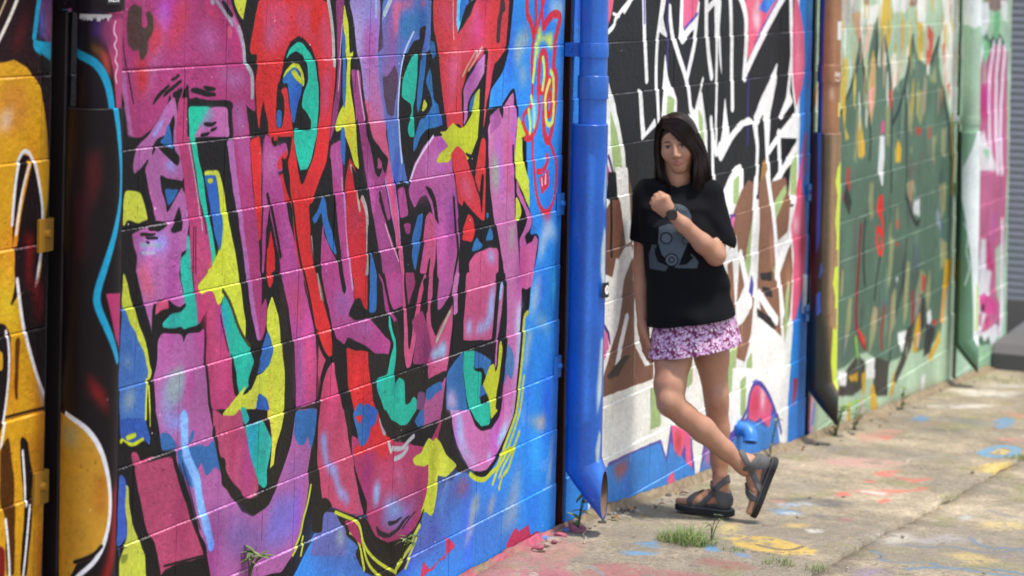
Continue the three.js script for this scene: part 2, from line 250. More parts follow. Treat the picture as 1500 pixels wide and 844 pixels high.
['f','#141316',0,[5116,904,5164,978,5170,941,5158,907,5126,872]],
['f','#a74468',0,[4939,853,4988,827,5053,815,5077,829,5087,801,5108,752,5100,771,5122,718,5141,670,5177,613,5182,585,5136,572,5111,577,5043,636,5010,656,4992,699,4967,739,4949,790]],
['b','#ac5f81',11,[5152,591,5186,593,5178,572,5128,569]],
['f','#1f1d1a',0,[4949,808,4958,780,4971,738,4984,710,5004,706,5009,674,5043,636,5094,594,5094,585,5128,569,5183,567,5255,579,5297,625,5347,712,5363,779,5417,788,5492,756,5473,769,5363,779,5335,673,5306,623,5273,570,5231,534,5180,522,5137,531,5094,563,5095,567,5053,590,4994,642,4994,659,4976,702,4959,741,4941,792]],
['f','#1f1d1a',0,[5279,1153,5308,1066,5338,988,5358,921,5368,778,5355,752,5332,655,5281,578,5229,589,5232,629,5270,644,5302,730,5310,779,5314,787,5315,881,5294,958,5273,1062]],
['f','#141316',0,[5120,1775,5149,1792,5165,1684,5202,1610,5203,1572,5169,1574,5184,1392,5158,1385]],
['f','#bf272b',0,[5134,1954,5467,1953,5524,1943,5567,1795,5562,1685,5538,1551,5522,1476,5477,1413,5442,1364,5424,1357,5435,1295,5447,1228,5468,1158,5518,1066,5559,994,5574,973,5541,968,5483,995,5453,1056,5428,1106,5394,1166,5394,1166,5356,1238,5333,1360,5296,1414,5302,1483,5319,1518,5326,1564,5306,1641,5295,1696,5241,1726,5235,1663,5247,1569,5239,1542,5222,1525,5204,1563,5198,1610,5165,1679,5150,1626,5147,1595,5133,1641,5121,1722,5135,1806,5102,1807,5093,1821,5104,1865]],
['f','#bf272b',0,[5102,1569,5148,1575,5162,1520,5167,1376,5166,1286,5158,1286,5133,1397]],
['f','#bf272b',0,[5212,1317,5235,1278,5250,1222,5247,1190,5204,1189,5201,1273]],
['f','#bf272b',0,[5204,1189,5234,1186,5231,1159,5218,1144,5205,1162]],
['f','#bf272b',0,[5259,1458,5281,1461,5309,1418,5319,1380,5297,1377,5278,1416]],
['b','#bd4268',24,[5147,1954,5286,1954,5307,1861,5255,1817,5195,1805,5167,1864]],
['b','#b73d5d',22,[5322,1940,5412,1944,5433,1859,5454,1812,5397,1846,5343,1856]],
['b','#bb4264',23,[5468,1924,5526,1895,5558,1795,5531,1753,5482,1811]],
['b','#b44273',20,[5493,1745,5541,1748,5535,1648,5499,1593,5487,1669]],
['f','#c42525',0,[5422,1916,5468,1943,5483,1910,5452,1854,5424,1864]],
['f','#be2529',0,[5268,1954,5303,1954,5291,1940]],
['b','#a55181',21,[5191,1909,5219,1863,5195,1809,5168,1837]],
['s','#9fa4a2',16,[5514,1957,5540,1895,5557,1814,5559,1761]],
['s','#141316',13,[5533,1957,5564,1876,5577,1794,5571,1685,5560,1609,5548,1550]],
['f','#141316',0,[5236,1635,5242,1699,5266,1762,5282,1802,5316,1838,5352,1847,5388,1839,5426,1813,5455,1774,5476,1698,5479,1622,5463,1556,5451,1500,5394,1425,5385,1425,5356,1488,5335,1563,5326,1564,5306,1631,5295,1696,5277,1711,5259,1705,5252,1657,5284,1637,5281,1596,5246,1594]],
['f','#1fae98',0,[5287,1788,5308,1815,5343,1831,5380,1825,5417,1799,5446,1770,5467,1698,5470,1623,5463,1556,5454,1537,5438,1491,5416,1465,5379,1465,5355,1502,5335,1563,5335,1575,5343,1588,5389,1576,5435,1573,5433,1606,5414,1626,5377,1646,5385,1683,5411,1719,5405,1766,5381,1795,5344,1808,5309,1802]],
['f','#b3bd30',0,[5267,1734,5284,1756,5323,1774,5355,1768,5378,1744,5388,1720,5384,1704,5370,1712,5369,1744,5346,1759,5310,1760,5284,1743]],
['f','#2a66ae',0,[5263,1725,5289,1747,5324,1760,5355,1749,5375,1716,5371,1684,5350,1648,5338,1602,5324,1612,5309,1677,5294,1724,5276,1715]],
['f','#b3bd30',0,[5311,1751,5337,1750,5365,1730,5384,1721,5379,1711,5352,1722,5320,1741]],
['f','#2a5fa4',0,[5242,1644,5266,1638,5267,1597,5250,1593,5241,1608]],
['f','#bf2b30',0,[5260,1698,5290,1706,5305,1659,5325,1603,5331,1564,5247,1569,5246,1591,5272,1592,5284,1633,5278,1679]],
['b','#a1528c',16,[5173,1564,5230,1538,5291,1543,5267,1494,5241,1478,5268,1444,5217,1412,5198,1364,5178,1424,5171,1501]],
['f','#a04285',0,[5173,1573,5199,1572,5213,1544,5239,1538,5291,1548,5306,1515,5275,1503,5276,1471,5241,1474,5268,1449,5297,1373,5317,1320,5346,1267,5365,1218,5394,1166,5405,1128,5434,1068,5464,1003,5474,983,5488,853,5491,777,5381,782,5373,872,5356,976,5325,1082,5288,1152,5278,1180,5268,1220,5239,1296,5215,1353,5210,1390,5195,1319,5186,1191,5178,1192,5175,1393,5171,1501]],
['b','#a25f93',19,[5187,1545,5248,1523,5233,1461,5199,1454,5180,1501]],
['b','#954d8c',22,[5263,1339,5318,1288,5302,1234,5274,1274]],
['b','#ac426c',25,[5305,1149,5396,1129,5427,1022,5372,1030,5325,1101]],
['b','#97518c',22,[5374,974,5429,966,5416,809,5380,805]],
['b','#ae4261',23,[5410,987,5465,979,5482,788,5445,785]],
['f','#141316',0,[5212,1567,5242,1569,5239,1538,5217,1548]],
['f','#bd2b30',0,[5220,1571,5242,1574,5240,1558,5228,1556]],
['f','#bd2b30',0,[5258,1504,5301,1529,5297,1506,5284,1498,5272,1476,5245,1482]],
['s','#141316',11,[5200,1409,5219,1371,5276,1228]],
['s','#141316',8,[5275,1503,5323,1412,5364,1255,5403,1165,5433,1106,5453,1056,5474,1001]],
['f','#141316',0,[5275,1498,5297,1501,5317,1449,5323,1389,5305,1414,5281,1461]],
['f','#141316',0,[5195,1319,5207,1327,5239,1278,5267,1229,5278,1180,5251,1183,5245,1250,5217,1312,5201,1255]],
['s','#905648',8,[5477,1157,5502,1111,5518,1071]],
['s','#8c8f92',6,[5446,1266,5477,1157,5508,1077]],
['f','#bb2b2e',0,[5474,983,5559,982,5575,944,5577,896,5543,901,5513,944]],
['b','#b03956',17,[5486,929,5544,882,5526,847,5491,786]],
['f','#ac4464',0,[5494,947,5514,915,5563,879,5592,875,5623,812,5655,727,5687,673,5709,591,5743,496,5777,391,5717,399,5598,450,5558,484,5539,481,5508,583,5503,707,5511,753,5501,754,5517,829,5488,872]],
['b','#7f9fe0',12,[5518,680,5551,679,5563,619,5574,584,5612,571,5634,509,5700,452,5696,433,5636,470,5595,537,5555,573,5530,626]],
['s','#141316',14,[5484,976,5514,929,5543,901,5563,889,5526,847,5514,792,5501,754,5491,662,5470,581]],
['f','#141316',0,[5543,896,5581,900,5577,877,5554,866,5527,828,5512,835,5525,866]],
['s','#2a1424',4,[5494,947,5494,824]],
['f','#141316',0,[5569,981,5599,950,5658,927,5677,944,5803,886,5803,876,5738,886,5668,916,5660,864,5685,722,5650,728,5602,844,5580,934]],
['f','#1f1d1a',0,[5655,727,5685,722,5708,640,5720,574,5764,473,5807,404,5823,361,5797,382,5764,463,5715,570,5688,644]],
['f','#1f1d1a',0,[5481,687,5508,583,5535,482,5558,484,5598,450,5541,443,5543,385,5486,398,5474,495,5463,526,5452,575]],
['f','#2d62a0',0,[5372,772,5492,756,5485,682,5468,642,5448,693,5430,668,5394,671,5366,709]],
['s','#b0ba34',9,[5467,539,5455,490,5429,449,5421,413,5395,380,5369,360]],
['s','#b0ba34',9,[5431,397,5415,349]],
['f','#9c3d7a',0,[5549,1522,5606,1537,5617,1483,5631,1381,5666,1233,5684,1132,5690,1102,5714,1002,5795,986,5799,975,5774,994,5868,931,5938,886,5929,847,5850,864,5778,904,5667,945,5648,924,5599,950,5578,987,5557,1042,5527,1094,5506,1153,5503,1222,5510,1297,5550,1226,5590,1183,5620,1146,5628,1189,5596,1279,5569,1367,5561,1454,5545,1489]],
['b','#a25293',20,[5558,1521,5606,1518,5620,1421,5581,1424]],
['b','#905191',20,[5575,1078,5651,1107,5692,1053,5694,1004,5596,1008]],
['b','#975c9a',24,[5597,979,5800,970,5838,915,5716,953]],
['s','#a576a7',8,[5620,1421,5638,1313,5662,1195,5679,1133,5696,1082]],
['s','#141316',20,[5541,1479,5558,1392,5586,1280,5609,1181,5620,1140,5642,1089]],
['f','#141316',0,[5506,1397,5542,1455,5554,1393,5597,1259,5620,1140,5590,1193,5520,1267,5503,1340,5502,1250,5501,1154,5468,1158,5449,1293,5424,1357,5451,1364]],
['f','#2a64ac',0,[5502,1378,5521,1362,5538,1304,5568,1262,5594,1197,5580,1204,5540,1246,5515,1287,5499,1336,5463,1299,5448,1317,5480,1342]],
['f','#141316',0,[5630,1138,5652,1088,5647,1071,5636,1109]],
['f','#a8202b',0,[5666,1480,5697,1444,5720,1379,5741,1348,5773,1300,5790,1230,5794,1259,5786,1220,5779,1121,5789,1001,5773,1008,5742,1047,5732,1053,5714,1002,5700,1111,5689,1131,5655,1253,5642,1351,5644,1424]],
['b','#c22b2b',24,[5710,1109,5770,1102,5788,1011,5731,1068,5732,1058]],
['b','#972b42',24,[5662,1340,5742,1323,5745,1244,5675,1251]],
['s','#9a938c',11,[5672,1455,5709,1409,5710,1360,5727,1317]],
['s','#8f8a8a',17,[5740,1352,5772,1315,5779,1260,5787,1191,5779,1121]],
['s','#141316',17,[5792,1259,5792,1180,5800,1118,5804,999]],
['f','#141316',0,[5677,1455,5718,1413,5739,1377,5721,1344,5699,1395]],
['f','#141316',0,[5712,1051,5742,1049,5773,1008,5846,989,5825,982,5714,987,5674,1007]],
['f','#2a5fa2',0,[5799,1184,5836,1114,5841,1103,5845,996,5804,997,5802,1069,5798,1119,5797,1140]],
['f','#b3bd30',0,[5610,1940,5637,1884,5658,1831,5675,1787,5650,1778,5653,1700,5675,1641,5692,1582,5699,1541,5705,1511,5722,1442,5697,1454,5671,1499,5635,1545,5625,1546,5624,1572,5576,1565,5571,1579,5598,1621,5621,1644,5630,1682,5636,1778,5619,1827,5607,1890]],
['f','#2c60a4',0,[5603,1875,5624,1836,5627,1759,5630,1663,5622,1630,5610,1683,5611,1779]],
['f','#2c60a4',0,[5609,1572,5624,1572,5635,1526,5633,1458,5612,1489,5605,1547]],
['f','#7f3468',0,[5562,1952,5610,1952,5603,1885,5597,1779,5596,1684,5584,1607,5575,1589,5548,1550,5539,1537,5555,1609,5580,1713,5581,1809,5568,1905]],
['s','#bb90a0',4,[5603,1880,5595,1780,5586,1684]],
['f','#141316',0,[5615,1952,5639,1952,5681,1874,5694,1806,5655,1792,5642,1875]],
['f','#8878b8',0,[5639,1952,5762,1951,5829,1951,5832,1872,5825,1788,5839,1703,5874,1602,5887,1529,5899,1499,5934,1416,5951,1374,5982,1271,6021,1092,6005,1094,5962,1222,5916,1327,5893,1379,5879,1480,5804,1534,5787,1577,5749,1657,5726,1742,5693,1816,5693,1825,5671,1894]],
['b','#8a5d96',27,[5721,1873,5802,1852,5827,1753,5745,1756]],
['b','#a05b8f',27,[5746,1746,5827,1743,5862,1632,5877,1530,5803,1566]],
['b','#7f82c4',27,[5738,1951,5819,1951,5812,1882,5740,1893]],
['s','#8fa3cc',13,[5804,1951,5809,1902]],
['f','#ba5178',0,[5749,1648,5780,1636,5875,1572,5887,1529,5898,1509,5934,1396,5983,1240,6021,1092,6005,1094,5950,1274,5903,1378,5889,1469,5847,1502,5804,1534,5782,1577]],
['b','#a05a8c',21,[5759,1657,5841,1643,5875,1572,5803,1576]],
['f','#873971',0,[5661,1744,5716,1737,5729,1658,5757,1588,5751,1594,5764,1537,5785,1506,5829,1434,5890,1459,5902,1418,5882,1390,5894,1359,5929,1271,5897,1269,5874,1331,5852,1358,5843,1334,5908,1248,5976,1150,5999,1095,5882,1108,5859,1183,5813,1297,5779,1388,5745,1489,5728,1539,5711,1601,5702,1582,5679,1680]],
['b','#9e5193',18,[5744,1509,5786,1476,5800,1387,5779,1408]],
['b','#974885',21,[5811,1356,5855,1293,5933,1145,5880,1181]],
['s','#b18aa4',7,[5701,1737,5718,1678,5751,1589]],
['f','#141316',0,[5774,1536,5805,1525,5857,1491,5906,1458,5892,1414,5870,1436,5864,1456,5838,1468,5818,1455,5839,1433,5870,1431,5850,1407,5829,1419,5818,1450,5795,1505]],
['f','#97426c',0,[5838,1468,5859,1456,5865,1439,5844,1433]],
['s','#141316',10,[5852,1358,5897,1269,5975,1170]],
['s','#bb97aa',4,[5892,1259,5943,1184,5982,1134]],
['f','#b64d76',0,[5903,1378,5946,1370,5983,1240,6021,1092,6022,1061,6042,967,6063,842,6074,840,6103,954,6133,1027,6165,1075,6177,1063,6135,975,6107,856,6082,788,6055,787,6036,835,6026,969,6005,1094,5986,1169,5939,1285]],
['f','#8a346c',0,[5851,1112,5878,1089,5906,1036,5934,982,5984,945,6008,870,6033,795,5998,841,5962,948,5919,984,5908,990,5884,1068]],
['f','#993975',0,[5893,1107,6005,1094,6025,990,5961,983,5933,1022]],
['f','#8a3464',0,[6032,1091,6087,1084,6099,1052,6058,985]],
['f','#8a3464',0,[6082,931,6147,958,6182,917,6230,848,6222,776,6098,795,6117,875]],
['b','#9e518a',25,[5946,1091,6000,1074,6003,1003,5960,1009]],
['f','#9e4281',0,[5968,1358,6010,1364,6046,1275,6025,1267,5993,1270]],
['f','#8c366f',0,[6015,1247,6064,1242,6060,1212,6038,1214]],
['f','#2a62a6',0,[6068,1140,6082,1210,6113,1263,6146,1270,6137,1204,6107,1125,6097,1090]],
['f','#a65291',0,[6054,1371,6084,1430,6149,1482,6204,1510,6296,1504,6321,1471,6347,1405,6373,1340,6401,1241,6416,1176,6467,1117,6455,1096,6406,1112,6409,1046,6411,1014,6382,985,6363,1019,6352,989,6295,954,6261,943,6257,1032,6256,1064,6239,1215,6201,1291,6166,1326,6121,1324,6090,1291,6055,1325,6043,1351]],
['b','#ac64a4',26,[6139,1452,6298,1462,6324,1386,6141,1400]],
['b','#993d85',26,[6054,1351,6154,1358,6201,1302,6121,1329,6078,1297]],
['b','#9e5196',23,[6257,1333,6374,1324,6380,1179,6285,1210]],
['s','#c8b8d8',10,[6204,1510,6127,1458,6084,1420,6059,1381]],
['f','#141316',0,[6154,1355,6199,1338,6235,1299,6261,1223,6237,1246,6212,1301]],
['s','#141316',13,[6363,1298,6378,1233,6393,1157,6406,1112,6379,1049,6375,1007]],
['f','#141316',0,[6402,1231,6426,1217,6416,1176,6479,1104,6468,1079,6420,1084,6431,1104,6407,1102,6418,1133]],
['f','#b46ca4',0,[6385,1049,6415,1045,6411,1014,6400,983,6403,918,6373,912,6377,965,6365,977]],
['f','#b74f7a',0,[6131,1079,6150,1161,6169,1253,6197,1266,6226,1247,6239,1194,6237,1110,6222,1068,6223,1037,6225,995,6203,966,6217,897,6253,855,6320,919,6366,950,6368,881,6349,788,6333,737,6201,727,6199,779,6232,821,6188,916,6180,969,6189,1041,6199,1071,6202,1125,6186,1116,6176,1074]],
['b','#8fc0e8',13,[6300,837,6336,822,6326,781,6233,785,6220,818,6255,818]],
['s','#9aa48c',12,[6349,926,6298,880,6259,843]],
['f','#141316',0,[6154,1055,6199,1060,6190,1010,6187,948,6170,939,6168,1007]],
['f','#141316',0,[6233,1067,6263,1042,6255,959,6262,927,6353,968,6366,950,6252,871,6241,878,6232,962]],
['f','#4a6ab2',0,[5850,1951,6175,1949,6178,1866,6215,1814,6148,1779,6093,1765,6016,1783,5983,1783,5965,1698,5953,1598,5972,1524,6043,1367,5999,1386,5967,1373,5934,1416,5886,1571,5839,1703,5826,1783,5866,1802,5847,1891]],
['b','#6d5891',28,[5852,1911,5947,1900,5971,1819,5942,1739,5894,1631,5861,1672,5837,1753]],
['b','#7c528c',25,[5858,1752,5953,1739,5937,1599,5896,1571]],
['f','#46364c',0,[5891,1711,5931,1750,5959,1719,5956,1668,5946,1649,5937,1589,5895,1601,5872,1652,5859,1712]],
['b','#be567c',15,[5902,1951,6064,1950,6042,1930,5967,1920,5959,1860,5928,1830,5920,1890]],
['b','#be567c',13,[6097,1950,6141,1950,6131,1934,6109,1919]],
['b','#906496',13,[5991,1849,6043,1909,6068,1848,6024,1833]],
['b','#2a6aa4',16,[5957,1895,6142,1919,6156,1867,6100,1857,6025,1823,5981,1829]],
['s','#9ab0bc',21,[5897,1951,5862,1909]],
['s','#a8b8e0',9,[6057,1848,6015,1808,5979,1748,5966,1668,5964,1597,5977,1524,5997,1442]],
['f','#141316',0,[6026,1787,6058,1817,6102,1821,6100,1857,6139,1867,6135,1826,6114,1780,6108,1662,6088,1622,6091,1539,6081,1517,6041,1403,6007,1461,5993,1523,5975,1576,5978,1647,5981,1697,6006,1747]],
['f','#1fa492',0,[6028,1747,6049,1771,6090,1778,6090,1704,6078,1632,6066,1612,6075,1518,6042,1520,6030,1543,6061,1597,6055,1623,5989,1647,5997,1707]],
['f','#2a68a6',0,[6110,1759,6148,1779,6140,1702,6121,1620,6105,1590,6093,1611,6101,1693]],
['f','#2a68a6',0,[6152,1691,6183,1742,6198,1658,6222,1615,6257,1603,6271,1550,6225,1542,6146,1536,6103,1516,6086,1517,6112,1559,6178,1586,6200,1616]],
['f','#2a68a6',0,[6112,1569,6270,1587,6271,1544,6158,1535,6114,1515,6093,1486,6072,1467,6070,1503]],
['f','#141316',0,[6140,1697,6187,1638,6200,1611,6144,1588,6122,1579,6131,1640]],
['f','#b3bd30',0,[6143,1632,6166,1613,6155,1598,6131,1594]],
['f','#141316',0,[6179,1846,6226,1813,6229,1740,6255,1655,6281,1581,6307,1527,6272,1539,6245,1614,6211,1626,6196,1700,6172,1742]],
['f','#2a5f98',0,[6180,1820,6209,1809,6216,1777,6194,1757,6176,1794]],
['f','#141316',0,[6175,1949,6192,1949,6190,1866,6226,1813,6215,1803,6179,1846]],
['f','#c03640',0,[6186,1949,6360,1949,6371,1842,6383,1837,6470,1905,6493,1948,6623,1947,6695,1947,6760,1947,6752,1835,6741,1780,6691,1748,6641,1711,6619,1640,6595,1597,6586,1532,6574,1511,6564,1599,6588,1778,6564,1762,6443,1712,6409,1649,6426,1541,6421,1520,6389,1543,6342,1541,6307,1527,6280,1612,6254,1697,6233,1792,6201,1856]],
['b','#c64264',23,[6210,1934,6326,1928,6341,1843,6282,1865]],
['b','#c2486c',23,[6286,1759,6379,1773,6393,1724,6362,1608,6340,1578,6302,1654]],
['b','#c2486f',24,[6423,1868,6519,1915,6547,1839,6474,1808,6425,1820]],
['b','#c24061',24,[6401,1831,6547,1828,6452,1771,6405,1735]],
['f','#c23439',0,[6631,1947,6734,1947,6723,1891,6686,1870,6664,1782,6626,1766,6611,1838]],
['b','#c75176',17,[6470,1927,6519,1932,6521,1888,6484,1883]],
['f','#5cc4f0',0,[6360,1949,6390,1948,6387,1879,6433,1927,6481,1948,6468,1948,6422,1900,6388,1847,6377,1837,6361,1874]],
['f','#2a6ac0',0,[6384,1948,6450,1948,6398,1890,6381,1874]],
['f','#141316',0,[6372,1834,6447,1905,6494,1943,6506,1948,6482,1948,6428,1927,6388,1868]],
['f','#3a2a30',0,[6689,1947,6721,1947,6729,1913,6704,1897,6699,1858,6689,1798,6669,1804,6672,1881,6690,1914]],
['f','#141316',0,[6653,1732,6704,1747,6719,1702,6681,1687,6636,1683]],
['s','#b49793',6,[6331,1949,6333,1885,6344,1821]],
['s','#b8a078',8,[6507,1777,6454,1738,6413,1697]],
['s','#b8a078',8,[6556,1787,6502,1748,6457,1714]],
['s','#b8a078',6,[6519,1780,6514,1764,6502,1753]],
['f','#141316',0,[6581,1784,6598,1778,6586,1674,6575,1487,6532,1490,6544,1643,6471,1614,6480,1560,6450,1551,6421,1520,6409,1649,6468,1700,6564,1762]],
['f','#ab64a0',0,[6576,1765,6572,1702,6530,1666,6471,1625,6453,1604,6449,1556,6426,1536,6429,1605,6421,1648,6456,1685,6515,1731]],
['f','#2a68a0',0,[6467,1576,6477,1614,6519,1639,6515,1601,6485,1576]],
['f','#b3bd2c',0,[6519,1639,6543,1651,6541,1567,6532,1490,6332,1502,6343,1514,6320,1503,6273,1506,6341,1546,6402,1521,6461,1539,6438,1530,6485,1565]],
['f','#b3bd2c',0,[6249,1520,6342,1519,6367,1500,6531,1513,6532,1468,6491,1427,6455,1414,6442,1441,6381,1467,6335,1428,6311,1419,6253,1423,6236,1429,6263,1454,6321,1471,6273,1500,6261,1506,6273,1513]],
['b','#9aa624',17,[6264,1443,6322,1455,6368,1478,6441,1447,6415,1486,6344,1485]],
['f','#c3343f',0,[6335,1443,6381,1467,6442,1436,6481,1385,6533,1310,6585,1246,6587,1202,6499,1248,6442,1286,6425,1266,6400,1284,6373,1372]],
['b','#c2567a',21,[6409,1369,6470,1353,6522,1273,6473,1288,6423,1320]],
['f','#141316',0,[6442,1441,6479,1417,6563,1477,6556,1488,6538,1489,6491,1427]],
['f','#c33436',0,[6563,1477,6581,1484,6597,1469,6599,1376,6606,1200,6587,1202,6574,1225,6581,1350,6558,1297,6519,1349,6535,1402]],
['f','#c32e34',0,[6475,1234,6512,1220,6526,1181,6503,1140,6430,1153,6446,1194]],
['f','#141316',0,[6574,1361,6587,1349,6580,1224,6558,1297]],
['f','#2a68a0',0,[6639,1175,6665,1150,6666,1131,6609,1131]],
['f','#2a68a0',0,[6540,1149,6584,1120,6578,1110,6504,1107,6522,1138]],
['f','#2a6aa0',0,[6617,1226,6634,1219,6631,1203,6618,1210]],
['f','#b2689d',0,[6624,1530,6698,1570,6726,1535,6730,1585,6807,1632,6829,1580,6845,1518,6833,1471,6831,1381,6827,1325,6846,1188,6870,1084,6895,988,6910,952,6914,855,6905,760,6898,590,6875,513,6862,515,6850,472,6774,419,6723,378,6648,349,6573,356,6510,387,6422,475,6383,546,6369,602,6368,625,6393,598,6756,534,6789,665,6797,775,6793,888,6775,1002,6768,1003,6717,1123,6675,1204,6639,1318,6629,1396,6619,1484,6612,1509]],
['f','#97518c',0,[6623,1552,6698,1576,6713,1525,6638,1491]],
['b','#be527e',22,[6754,1476,6807,1473,6812,1360,6810,1248,6775,1307]],
['b','#8c9c88',18,[6653,1427,6705,1412,6709,1312,6685,1281,6651,1339]],
['b','#9aa89a',18,[6801,1159,6834,1155,6830,1088,6805,1068]],
['b','#ba5d88',26,[6878,1072,6895,988,6910,952,6881,990]],
['s','#141316',12,[6819,1438,6825,1359,6882,1281,6953,1212]],
['s','#141316',13,[6730,1585,6806,1640,6827,1620,6826,1581,6842,1572]],
['f','#141316',0,[6698,1570,6711,1581,6727,1574,6726,1538]],
['f','#b9c83a',0,[6850,1540,6871,1527,6900,1492,6928,1465,6874,1468,6905,1376,6948,1315,6957,1275,6964,1211,6938,1225,6882,1287,6840,1324,6836,1403]],
['f','#c2d040',0,[6840,1470,6887,1468,6905,1364,6955,1303,6936,1276,6840,1330]],
['f','#141316',0,[6840,1324,6896,1274,6959,1212,6981,1181,6983,1141,6957,1109,7026,1113,7047,1099,7042,1054,7011,982,6988,1025,6893,1030,6883,1105,6901,1149,6940,1190,6897,1240,6856,1261,6842,1284]],
['f','#b9c83a',0,[6849,1261,6884,1230,6899,1200,6886,1179,6853,1176]],
['f','#b761a0',0,[6847,1318,6882,1275,6939,1219,6981,1181,6976,1147,6943,1122,6931,1089,6986,1083,7012,1109,7041,1089,7017,1011,6992,931,6965,923,6911,924,6894,1013,6883,1105,6928,1146,6947,1178,6926,1209,6855,1272]],
['f','#c25f97',0,[6891,1082,7000,1081,7021,1056,7010,1000,6986,926,6952,919,6911,929]],
['f','#141316',0,[6923,1112,6950,1127,6985,1094,6945,1084]],
['f','#2f78c8',0,[6970,1125,6998,1110,7018,1137,6983,1152]],
['f','#141316',0,[6910,935,6952,919,6986,926,6976,847,6942,843,6914,855]],
['f','#bb517e',0,[6495,1036,6488,1071,6530,1093,6642,1103,6699,1097,6713,1079,6716,1009,6696,1012,6701,900,6687,792,6579,791,6456,814,6453,879,6467,985,6471,1039]],
['b','#90b8f0',18,[6629,1099,6681,1082,6682,1049,6631,1066]],
['b','#90b4ec',18,[6648,951,6679,981,6689,885,6666,833,6603,820,6541,829,6564,858,6627,855]],
['b','#90b4ec',14,[6477,876,6514,876,6510,823,6479,827]],
['f','#141316',0,[6703,1011,6722,1009,6724,964,6702,878,6693,791,6674,782,6684,847]],
['f','#141316',0,[6755,1005,6783,968,6794,860,6791,776,6777,644,6756,534,6731,505,6668,477,6605,484,6554,509,6502,578,6488,626,6454,707,6445,784,6456,814,6579,796,6668,778,6712,788,6730,819,6751,949]],
['f','#141316',0,[6724,975,6752,972,6752,860,6745,783,6711,660,6694,702,6706,789,6714,899]],
['f','#b46c97',0,[6730,974,6757,960,6742,862,6719,787,6710,688,6700,684,6707,766,6721,887]],
['f','#8ab0e8',0,[6732,974,6747,972,6737,918,6726,914]],
['f','#2d66a4',0,[6537,770,6606,743,6671,717,6659,685,6628,668,6608,704,6539,710]],
['f','#22a893',0,[6457,777,6537,770,6533,705,6596,684,6598,651,6581,599,6638,579,6702,573,6671,549,6667,500,6604,503,6553,537,6514,576,6488,626,6460,717]],
['f','#2d62a0',0,[6592,647,6636,634,6650,593,6587,598]],
['f','#141316',0,[6594,603,6637,606,6645,577,6601,580]],
['f','#b4be28',0,[6745,772,6757,742,6738,650,6715,576,6710,542,6730,538,6679,514,6671,549,6664,585,6611,644,6635,667,6659,696,6690,702,6705,667,6723,681,6733,763]],
['f','#b868a2',0,[6797,775,6917,781,6911,622,6882,511,6868,514,6843,473,6774,419,6710,381,6648,349,6573,356,6510,387,6434,462,6389,545,6369,612,6367,647,6440,613,6502,578,6554,509,6605,484,6681,478,6744,502,6769,531,6796,663]],
['f','#4a74ac',0,[6798,753,6839,724,6861,676,6844,622,6803,651,6778,610,6788,687]],
['b','#9ad4f0',22,[6879,882,6912,889,6917,781,6909,668,6883,627,6875,513,6850,466,6824,454,6862,515,6881,672,6875,821]],
['b','#8cc8f0',21,[6405,595,6442,567,6470,476,6521,418,6597,381,6559,383,6472,433,6420,507]],
['b','#8cc8f0',15,[6746,452,6823,494,6799,436,6735,404,6728,427]],
['b','#a8c8ec',11,[6653,392,6678,404,6685,380,6660,374]],
['b','#a0c0ea',20,[6372,667,6403,641,6417,593,6381,600]],
['s','#141316',17,[6921,854,6912,747,6892,591,6875,513,6863,481,6787,411,6724,367,6649,332,6561,350]],
['s','#b4be2c',17,[6969,839,6942,837,6937,795,6922,666,6889,510,6870,480,6788,394]],
['s','#b4be2c',14,[6945,617,6916,506,6903,485,6865,430,6802,368,6738,336,6702,288]],
['s','#b4be2c',16,[6523,358,6561,334,6637,313,6687,330,6738,336,6762,382,6868,378]],
['s','#b4be2c',15,[6912,426,6868,378,6830,318,6792,303]],
['s','#b4be2c',12,[6861,380,6790,343,6753,300]],
['s','#b4be2c',14,[6774,296,6754,261]],
['f','#bd272b',0,[5718,894,5799,877,5805,841,5823,769,5835,717,5878,688,5890,646,5934,588,5830,593,5769,594,5729,587,5769,609,5682,792,5663,912,5738,886]],
['f','#97345d',0,[5708,640,5814,581,5729,577,5934,578,5988,568,6199,507,6299,582,6290,510,6211,473,6227,376,6195,320,6130,262,6054,249,5947,258,5872,295,5819,352,5806,404,5753,494,5764,473,5715,575]],
['f','#bd272b',0,[5729,597,5809,601,5828,647,5879,658,5902,604,5966,577,5935,557,5915,521,5861,572,5730,572]],
['b','#b42b39',31,[5759,591,5966,572,5979,519,5916,511,5811,562]],
['b','#a53e63',25,[5832,533,6044,491,6179,448,6081,396,5941,395,5834,488]],
['b','#882b56',27,[5760,562,5842,536,5856,453,5772,500]],
['b','#a55f8c',19,[5980,488,6023,479,6082,376,6003,443]],
['f','#2d5f9c',0,[5710,708,5755,710,5725,691,5756,660,5785,695,5867,690,5858,652,5828,647,5809,606,5769,592,5748,623,5725,686,5789,610,5759,606]],
['f','#2d5f9c',0,[5725,715,5754,731,5785,704,5765,708,5794,720,5857,692,5868,680,5725,695]],
['s','#9a8898',13,[5884,657,5901,624,5917,606]],
['s','#a8a8ac',13,[5940,572,5957,543]],
['s','#9c9ca4',15,[5967,551,6032,534,6064,553,6105,563]],
['s','#9c9ca4',16,[5984,515,6033,513,6065,533]],
['b','#84b8ee',15,[5855,463,5886,467,5893,426,5879,389,5852,404]],
['b','#6ea8e4',29,[5930,408,6006,382,6061,339,6127,345,6137,369,6159,369,6127,335,6062,308,5965,325,5922,359]],
['b','#6a78c0',25,[5922,359,6051,321,6030,295,5902,324]],
['f','#2a2228',0,[5871,331,5892,311,5956,286,6009,289,6052,310,6095,311,6063,303,6020,282,5967,274,5925,283,5882,303]],
['f','#2a2228',0,[5944,327,5997,317,6040,321,6008,310,5955,313]],
['s','#2a2228',5,[6128,317,6085,303,6047,283]],
